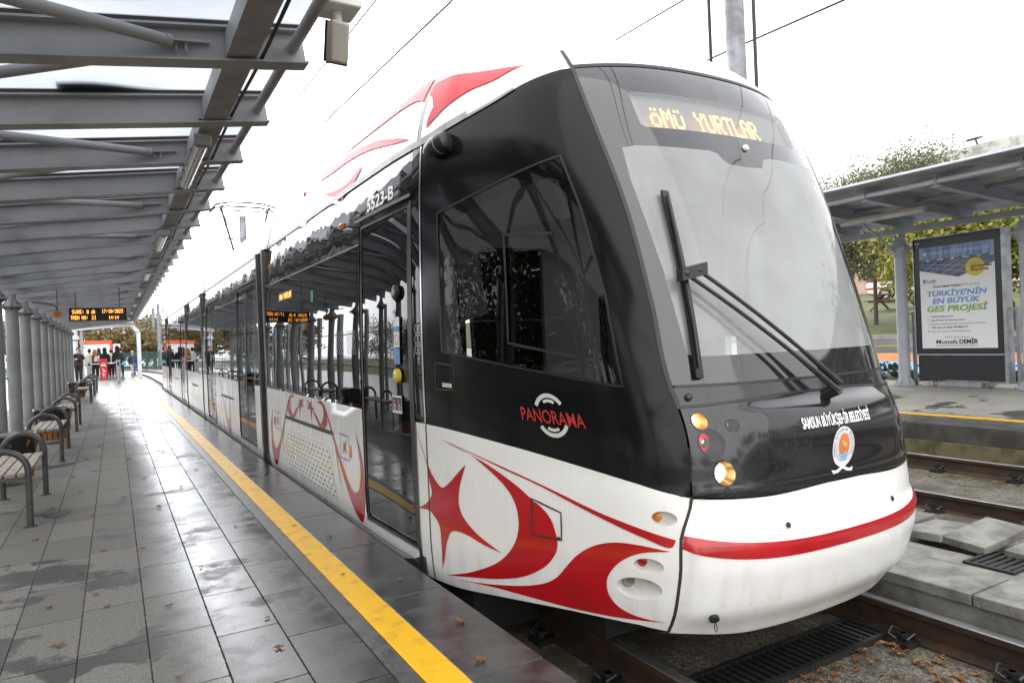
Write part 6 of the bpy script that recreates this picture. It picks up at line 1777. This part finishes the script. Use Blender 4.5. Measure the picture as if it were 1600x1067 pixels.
for p_, q_ in (((-.60, 44.975, .56), (-.48, 44.975, .46)), ((-.47, 44.975, .45), (-.42, 44.975, .40))):
    m = MB(); m.bar(p_, q_, .05, .006, up=(0, 1, 0)); m.build('white_symbol', 'white_vinyl', g, smooth=0)
m = MB(); m.box(-.73, -.33, 44.9, 45.1, 0, .02); m.build('foot', 'seal', g)
g = thing('blue_banner', 'slim blue banner stand leaning by the right portal leg', 'banner', (1.02, 46.8, 0))
m = MB(); m.hexa([(1.0, 46.8, .06), (1.09, 46.8, .06), (1.09, 46.83, .06), (1.0, 46.83, .06), (.95, 46.8, 1.18), (1.04, 46.8, 1.18), (1.04, 46.83, 1.18), (.95, 46.83, 1.18)]); m.build('banner_cloth', mk('royal_blue', (.03, .10, .50), .5), g, smooth=0)
m = MB(); m.box(.9, 1.2, 46.7, 46.95, 0, .05); m.build('banner_foot', 'seal', g)
K = thing('kiosk', 'white kiosk with a bright orange-red frame behind the waiting people', 'kiosk', (-.9, 56, 0))
m = MB(); m.box(-1.95, -.22, 55.4, 57.4, -.3, 2.15); m.build('kiosk_wall', 'van_white', K, smooth=0)
m = MB(); m.box(-2.0, -.10, 55.30, 57.5, 2.16, 2.36); m.box(-.22, -.10, 55.32, 55.45, -.3, 2.16); m.build('kiosk_frame', mk('orange_red_frame', (.78, .12, .04), .4), K, smooth=0)
m = MB(); m.box(-1.80, -1.70, 55.38, 55.398, 1.86, 1.95); m.build('kiosk_vent', 'grey_plastic', K, smooth=0)
K = thing('info_panel', 'plain white panel standing right of the kiosk', 'panel', (.15, 57, 0))
m = MB(); m.box(-.05, .42, 57, 57.06, .4, 2.10); m.build('panel_board', 'van_white', K, bevel=.01)
m = MB(); m.cyl((.0, 57.03, -.3), (.0, 57.03, .4), .03, 8); m.cyl((.38, 57.03, -.3), (.38, 57.03, .4), .03, 8); m.build('panel_legs', 'galvanised', K)
F = thing('green_fence', 'dark green mesh fence in front of the far autumn trees', 'fence', (1, 78, -.36))
m = MB()
for k in range(16): m.box(-14+1.2*k-.03, -14+1.2*k+.03, 77.97, 78.03, -.4, 1.6)
m.build('fence_posts', mk('green_fence_paint', (.03, .09, .07), .5), F, smooth=0)
m = MB()
for k in range(20): m.box(-14, 4, 77.99, 78.01, -.35+.095*k, -.30+.095*k)
m.build('fence_mesh', MT['fence_g'] if 'fence_g' in MT else bpy.data.materials['green_fence_paint'], F, smooth=0)

# ------------------------------------------------------------------ far platform: canopy, board, fittings
def z2(x): return 3.07-.045*(x-9.5)
C2 = thing('far_canopy', 'grey steel canopy with a thin white roof edge over the far platform', 'canopy', (12, 7.1, fz(12)))
FY = [7.1-1.0*k for k in range(-12, 14)]
ib = MB(); ib.ibeam((9.5, 0, z2(9.5)), (12.45, 0, z2(12.45)), .17, .11); ibm = ib.mesh('rafter', 20); ibm.transform(Matrix.Translation((-12, -7.1, -fz(12))))
for y in FY:
    o = link_mesh('rafter', ibm, 'light_steel', C2, world=False); o.location = (0, y, 0)
m = MB(); m.hexa([(9.15, -6, z2(9.15)+.172), (12.7, -6, z2(12.7)+.172), (12.7, 20, z2(12.7)+.172), (9.15, 20, z2(9.15)+.172), (9.15, -6, z2(9.15)+.186), (12.7, -6, z2(12.7)+.186), (12.7, 20, z2(12.7)+.186), (9.15, 20, z2(9.15)+.186)])
m.build('roof_sheet', mk('dirty_roof_sheet', (.40, .405, .41), .5, col2=(.24, .235, .22), scale=3), C2, smooth=0)
m = MB(); m.box(9.11, 9.148, -6, 20, z2(9.15)+.160, z2(9.15)+.192); m.build('roof_edge', 'white_steel', C2, smooth=0)
for k in range(3):
    x = 9.9+.9*k; m = MB(); m.box(x-.03, x+.03, -6, 20, z2(x)+.120, z2(x)+.1715); m.build('purlin', 'light_steel', C2, smooth=0)
m = MB(); m.cyl((9.56, -6, z2(9.56)+.085), (9.56, 20, z2(9.56)+.085), .035, 12); m.build('edge_tube', 'white_steel', C2)
m = MB(); m.box(12.02, 12.12, -6, 20, z2(12.1)-.10, z2(12.1)-.002); m.build('back_beam', 'light_steel', C2, smooth=0)
cm = MB(); cm.cyl((0, 0, 0), (0, 0, 2.60), .095, 20); cm.cyl((0, 0, 0), (0, 0, .02), .17, 20)
for a in range(4):
    cx_, cy_ = math.cos(a*math.pi/2), math.sin(a*math.pi/2); cm.prism([(.09, .02), (.19, .02), (.09, .16)], (0, 0, 0), (cx_, cy_, 0), (0, 0, 1), (-cy_, cx_, 0), .012)
colm = cm.mesh('column')
hm = MB(); hm.box(-.18, .18, -.18, .18, 2.38, 2.40); hm.tube([(0, 0, 2.25), (0, 0, 2.38), (0, 0, 2.40), (0, 0, 2.55)], [.1, .165, .165, .1], 16)
for q in (-1, 1):
    for w in (-1, 1): hm.cyl((q*.14, w*.14, 2.34), (q*.14, w*.14, 2.44), .016, 6)
hdm = hm.mesh('column_head')
for y in [7.08, 5.15, 9.1, 11.1, 13.1, 3.1, 1.1]:
    o = link_mesh('column', colm, 'light_steel', C2, world=False); o.location = (0, y-7.1, 0)
    o = link_mesh('column_head', hdm, 'light_steel', C2, world=False); o.location = (0, y-7.1, 0)
m = MB(); m.bar((10.9, 7.08, z2(10.9)), (11.93, 7.08, 2.5), .03, .03); m.build('brace', 'light_steel', C2)
ft = thing('tube_light', 'long tube light under the far canopy, left of its column', 'light fitting', (10.45, 6.45, 2.98))
m = MB(); m.box(10.40, 10.50, 5.75, 7.15, 2.955, 3.0); m.build('lamp_body', 'lum_body', ft, bevel=.008)
m = MB(); m.tube([(10.45, 5.78, 2.945), (10.45, 7.12, 2.945)], .04, 14); m.build('lamp_cover', 'lum_cover', ft)
m = MB()
for y in (5.95, 6.9): m.cyl((10.45, y, 2.99), (10.45, y, z2(10.45)+.01), .01, 6)
m.build('hanger', 'galvanised', ft)

# advertising board
A = thing('advertising_board', 'dark framed advertising board with a solar energy poster on the far platform', 'advertising board', (12.1, 6.16, fz(12.1)))
yl, yr = 6.865, 5.515; zb, zm, zt = .33, .715, 2.70
m = MB(); m.box(12.04, 12.22, yr, yl, zm+.03, zt); m.build('display_case', 'ad_frame', A, bevel=.012)
m = MB(); m.box(12.03, 12.23, yr-.055, yr-.004, zb-.06, zt+.01); m.box(12.03, 12.23, yl+.003, yl+.018, zm, zt+.01); m.box(12.03, 12.23, yr, yl, zm, zm+.028); m.box(12.03, 12.23, yr, yl, zt+.001, zt+.016); m.build('steel_edge', 'galvanised', A, smooth=0)
m = MB(); m.box(12.06, 12.20, yr, yl, zb-.03, zm-.003); m.build('base_panel', 'ad_frame', A, bevel=.006)
m = MB(); m.box(12.0, 12.26, 5.85, 6.5, fz(12.1), zb-.05); m.build('foot', 'galvanised', A, smooth=0)
PX = 12.036
pl, pr, pb, pt = 6.772, 5.605, .835, 2.545
m = MB(); m.box(PX, 12.04, pr, pl, pb, pt); PO = m.build('poster', 'poster', A, smooth=0)
PW, PH = pl-pr, pt-pb
def pp(u, v, d=.001): return Vector((PX-d, pl-u*PW, pb+v*PH))      # u 0..1 left to right, v 0..1 upwards
def ppoly(name, pts, mat, d=.0015):
    me = bpy.data.meshes.new(name); me.from_pydata([pp(u, v, d) for u, v in pts], [], [tuple(range(len(pts)))]); return link_mesh(name, me, mat, PO)
def ptext(body, u, v, w, h, mat, bold=0.0, shear=0.0, d=.004): return flat_text('poster_text', body, pp(u, v, d), (0, -1, 0), (0, 0, 1), w*PW, h*PH, mat, PO, bold, shear)
for n_, c in (('p_sky', (.13, .22, .46)), ('p_sky2', (.33, .42, .60)), ('p_trees', (.10, .15, .07)), ('p_panel', (.055, .09, .20)), ('p_panel_grey', (.13, .14, .18)), ('p_line', (.50, .54, .60)), ('p_yellow', (.62, .52, .05)), ('p_ink', (.035, .035, .05)), ('p_blue', (.13, .30, .66)), ('p_blue2', (.06, .14, .42)), ('p_green', (.22, .42, .05)), ('p_green2', (.04, .25, .08)), ('p_pale', (.55, .60, .72)), ('p_grass', (.30, .34, .20)), ('p_grey', (.30, .31, .34))):
    MT[n_] = mk(n_, c, .45)
sky = bpy.data.materials.new('poster_sky'); MT['poster_sky'] = mk('poster_sky_print', (.12, .20, .45), .45, col2=(.30, .38, .58), scale=3, stretch=(1, 6, .5))
ppoly('poster_sky', [(0, .87), (1, .87), (1, 1), (0, 1)], 'poster_sky')
ppoly('poster_trees', [(0, .852)]+[(x, .872+.012*math.sin(x*37)+.008*math.sin(x*91)) for x in lin(0, 1, 40)]+[(1, .855)], 'p_trees', .002)
ppoly('poster_field', [(0, .83), (1, .85), (1, .866), (0, .858)], 'p_grass', .0018)
ppoly('poster_solar_panel', [(0, .852), (1, .858), (1, .80), (.535, .685), (0, .775)], 'p_panel', .0024)
ppoly('poster_solar_panel', [(.42, .855), (1, .858), (1, .80), (.60, .705), (.30, .73)], 'p_panel_grey', .0028)
for a, b in (((0, .775), (.535, .685)), ((.535, .685), (1, .80)), ((.13, .753), (.45, .855)), ((.30, .724), (.68, .856)), ((.42, .704), (.82, .857)), ((0, .81), (.70, .725)), ((0, .835), (.9, .775)), ((.06, .765), (.25, .853)), ((.18, .745), (.56, .855))):
    m = MB(); m.bar(pp(*a, .0034), pp(*b, .0034), .006, .001, up=(1, 0, 0)); m.build('poster_line', 'p_line', PO, smooth=0)
ppoly('poster_sun', [(.755+.125*math.cos(a), .765+.085*math.sin(a)) for a in lin(0, 2*math.pi, 40)[:-1]], 'p_yellow', .0042)
ptext('SAMSUN BÜYÜKŞEHİR BELEDİYESİ', .15, .925, .80, .026, 'p_pale', .012)
ppoly('poster_logo', [(.085+.028*math.cos(a), .935+.020*math.sin(a)) for a in lin(0, 2*math.pi, 20)[:-1]], 'p_pale', .003)
ptext('Enerjimizi', .70, .795, .21, .021, 'p_grey', d=.006); ptext('güneşten', .70, .762, .265, .026, 'p_ink', .03, d=.006); ptext('alıyoruz', .70, .730, .225, .026, 'p_ink', .03, d=.006)
ppoly('poster_pin', [(.065+.026*math.cos(a), .668+.019*math.sin(a)) for a in lin(-.5, math.pi+.5, 16)]+[(.065, .632)], 'p_blue', .003)
ptext('Ladik', .105, .650, .125, .030, 'p_ink', .005); ppoly('poster_rule', [(.105, .636), (.235, .636), (.235, .640), (.105, .640)], 'p_grey', .003)
ptext('Kamu Eliyle Yapılan', .185, .598, .38, .020, 'p_ink', .025); ptext('Orta Gerilimli', .58, .598, .225, .020, 'p_grey')
ptext("TÜRKİYE'NİN", .095, .512, .80, .052, 'p_blue', .028, .18); ptext('EN BÜYÜK', .165, .440, .64, .052, 'p_blue', .028, .18); ptext('GES PROJESİ', .09, .362, .81, .056, 'p_green', .028, .18)
for i, (a, bq) in enumerate([('40 MWe/57 MWp gücünde', .31), ('Yılda 98 milyon kW saat enerji üretimi', .46), ('Emsallerine göre %25 daha fazla enerji üretebilen 100 bin panel', .73), ('Yıllık tasarruf miktarı 250 Milyon ₺', .50), ('Çevre dostu, ekonomik ve sürdürülebilir enerji', .53)]):
    ptext(a, .135, .305-.036*i, bq, .014 if i != 3 else .018, 'p_ink' if i in (0, 1, 3) else 'p_grey', .012)
    ppoly('poster_bullet', [(.10+.012*math.cos(q), .312-.036*i+.008*math.sin(q)) for q in lin(0, 2*math.pi, 12)[:-1]], 'p_pale' if i < 4 else 'p_grass', .003)
ptext('Örnek Şehir Samsun', .32, .098, .34, .020, 'p_grey', .0, .35); ptext('Mustafa', .20, .045, .295, .040, 'p_ink', .012); ptext('DEMİR', .515, .045, .245, .040, 'p_ink', .035); ptext('SAMSUN BÜYÜKŞEHİR BELEDİYE BAŞKANI', .20, .020, .56, .013, 'p_grey', .008)
flat_text('frame_number', '234', (12.037, yl-.025, 2.615), (0, -1, 0), (0, 0, 1), .075, .03, 'white_vinyl', A, .02); flat_text('frame_number', '1', (12.037, yl-.055, 2.56), (0, -1, 0), (0, 0, 1), .012, .03, 'white_vinyl', A, .02)

for y, w in ((6.97, 'between the column and the advertising board'), (5.36, 'right of the advertising board at the picture edge')):
    t = thing('handrail_post', 'short galvanised handrail post '+w, 'post', (12.15, y, fz(12.15)), group='handrail posts behind the far platform')
    m = MB(); m.box(12.12, 12.17, y-.025, y+.025, fz(12.15), 1.47); m.box(12.08, 12.21, y-.06, y+.06, fz(12.15), fz(12.15)+.015); m.build('post', 'galvanised', t, bevel=.004)
    m = MB(); m.box(12.125, 12.165, y+.025, y+.12, 1.42, 1.46); m.build('bracket', 'galvanised', t)
hd = crown_mesh('hedge', 12.95, 8, .34, .35, 9.5, .16, 220, 30, .04, 77, .35)[0]
t = thing('hedge', 'low dark hedge in the verge behind the far platform', 'hedge', (12.95, 8, .25)); link_mesh('hedge_leaves', hd, 'leaf_dark', t)

# ------------------------------------------------------------------ beyond the road
V_ = thing('ambulance', 'white ambulance with red stripes parked beyond the lawn', 'ambulance', (35.6, 19.4, 2.44))
bx = 35.6; zg = 2.44
prof = [(22.3, .45), (22.35, .95), (21.7, 1.15), (21.05, 1.95), (20.6, 2.25), (16.9, 2.35), (16.6, 2.2), (16.55, .4), (17.1, .35), (21.9, .35)]
m = MB(); m.prism([(y, z) for y, z in prof], (bx-.95, 0, zg), (0, 1, 0), (0, 0, 1), (1, 0, 0), 1.9); m.build('body', 'van_white', V_, bevel=.06)
m = MB(); m.box(bx-.958, bx-.951, 16.62, 22.2, zg+1.0, zg+1.18); m.box(bx-.958, bx-.951, 16.62, 22.28, zg+.62, zg+.72); m.build('red_stripe', 'van_red', V_, smooth=0)
for y in (21.3, 17.7):
    m = MB(); m.cyl((bx-.97, y, zg+.35), (bx-.72, y, zg+.35), .35, 22); w = m.build('wheel', 'tyre', V_)
    m = MB(); m.cyl((bx-.985, y, zg+.35), (bx-.96, y, zg+.35), .20, 16); m.build('rim', 'galvanised', w)
m = MB(); m.prism([(20.35, 1.25), (21.45, 1.25), (20.98, 1.9), (20.5, 2.1), (20.35, 2.1)], (bx-.951, 0, zg), (0, 1, 0), (0, 0, 1), (-1, 0, 0), .006); m.build('side_window', 'window', V_)
flat_text('side_lettering', 'AMBULANS', (bx-.959, 21.0, zg+1.22), (0, -1, 0), (0, 0, 1), 1.1, .16, 'van_red', V_, .03)
m = MB(); m.box(bx-.6, bx+.6, 20.2, 20.5, zg+2.26, zg+2.40); m.build('light_bar', 'blue', V_, bevel=.02)
for x, y, w in ((30.4, 18.3, 'left of the far canopy column'), (31.2, 16.6, 'right of the far canopy column')):
    z = .90+(x-21.75)*.1117
    t = thing('picnic_table', 'brown wooden picnic table on the lawn '+w, 'picnic table', (x, y, z), group='picnic tables on the lawn')
    m = MB(); m.box(x-.4, x+.4, y-.9, y+.9, z+.70, z+.75); m.build('table_top', 'wood_dark', t, smooth=0)
    for q in (-1, 1):
        m = MB(); m.box(x+q*.75-.13, x+q*.75+.13, y-.9, y+.9, z+.42, z+.46); m.build('bench_plank', 'wood_dark', t, smooth=0)
        m = MB(); m.bar((x-.75, y+q*.65, z), (x+.35, y+q*.65, z+.72), .06, .08, up=(0, 1, 0)); m.bar((x+.75, y+q*.65, z), (x-.35, y+q*.65, z+.72), .06, .08, up=(0, 1, 0)); m.bar((x-.85, y+q*.65, z+.40), (x+.85, y+q*.65, z+.40), .05, .07, up=(0, 1, 0)); m.build('leg_frame', 'wood_dark', t, smooth=0)
t = thing('barrier', 'orange and white road barrier on the lawn at the right picture edge', 'barrier', (33.2, 14.5, 2.16))
m = MB()
for y in (14.3, 16.3): m.tube([(33.2, y, 2.16), (33.2, y, 3.05)], [.16, .10], 12)
m.build('barrier_post', 'orange_plastic', t)
m = MB()
for k in range(5): m.box(33.17, 33.23, 14.3+.4*k, 14.3+.4*k+.2, 2.62, 2.74)
m.build('red_rail', 'orange_plastic', t, smooth=0)
m = MB()
for k in range(5): m.box(33.17, 33.23, 14.5+.4*k, 14.5+.4*k+.2, 2.62, 2.74)
m.build('white_rail', 'van_white', t, smooth=0)
B = thing('pale_building', 'long pale building with stained roof parapet behind the far canopy', 'building', (46, 15, 3.4))
m = MB(); m.box(44.5, 60, -8, 24.5, 2.6, 9.6); m.build('wall', 'facade', B, smooth=0)
m = MB(); m.box(44.2, 60.2, -8.3, 24.8, 9.6, 11.5); m.build('parapet', mk('stained_parapet', (.60, .58, .54), .7, col2=(.36, .35, .33), scale=.9, lo=.52, hi=.62), B, smooth=0)
for k in range(7):
    m = MB(); m.box(44.44, 44.52, -6+4*k, -3.6+4*k, 5.0, 7.4); f = m.build('window', 'window', B, smooth=0)
    m = MB(); m.box(44.38, 44.53, -6.1+4*k, -3.5+4*k, 4.86, 4.995); m.build('sill', 'kerb', f, smooth=0)
for y, w in ((21.3, 'left one'), (17.6, 'right one at the picture edge')):
    t = thing('floodlight', 'small floodlight on the building parapet, '+w, 'floodlight', (44.3, y, 11.5), group='floodlights on the parapet')
    m = MB(); m.obox((44.0, y, 11.82), (1, 0, .3), (0, 1, 0), (-.3, 0, 1), .5, .7, .14); m.build('lamp_head', 'canopy_steel_dark', t)
    m = MB(); m.bar((44.35, y, 11.5), (44.1, y, 11.8), .08, .08); m.build('arm', 'canopy_steel_dark', t)
B = thing('pink_building', 'pink block of flats behind the trees and the ambulance', 'building', (52, 38, 4))
m = MB(); m.box(50, 62, 30, 48, 2.5, 9.2); m.build('wall', 'facade_pink', B, smooth=0)
m = MB(); m.box(49.6, 62.4, 29.6, 48.4, 9.2, 9.6); m.build('roof', 'kerb', B, smooth=0)
for k in range(6):
    for q in range(2):
        m = MB(); m.box(49.94, 50.02, 31+2.8*k, 32.4+2.8*k, 4.6+2.4*q, 6.0+2.4*q); m.build('window', 'window', B, smooth=0)
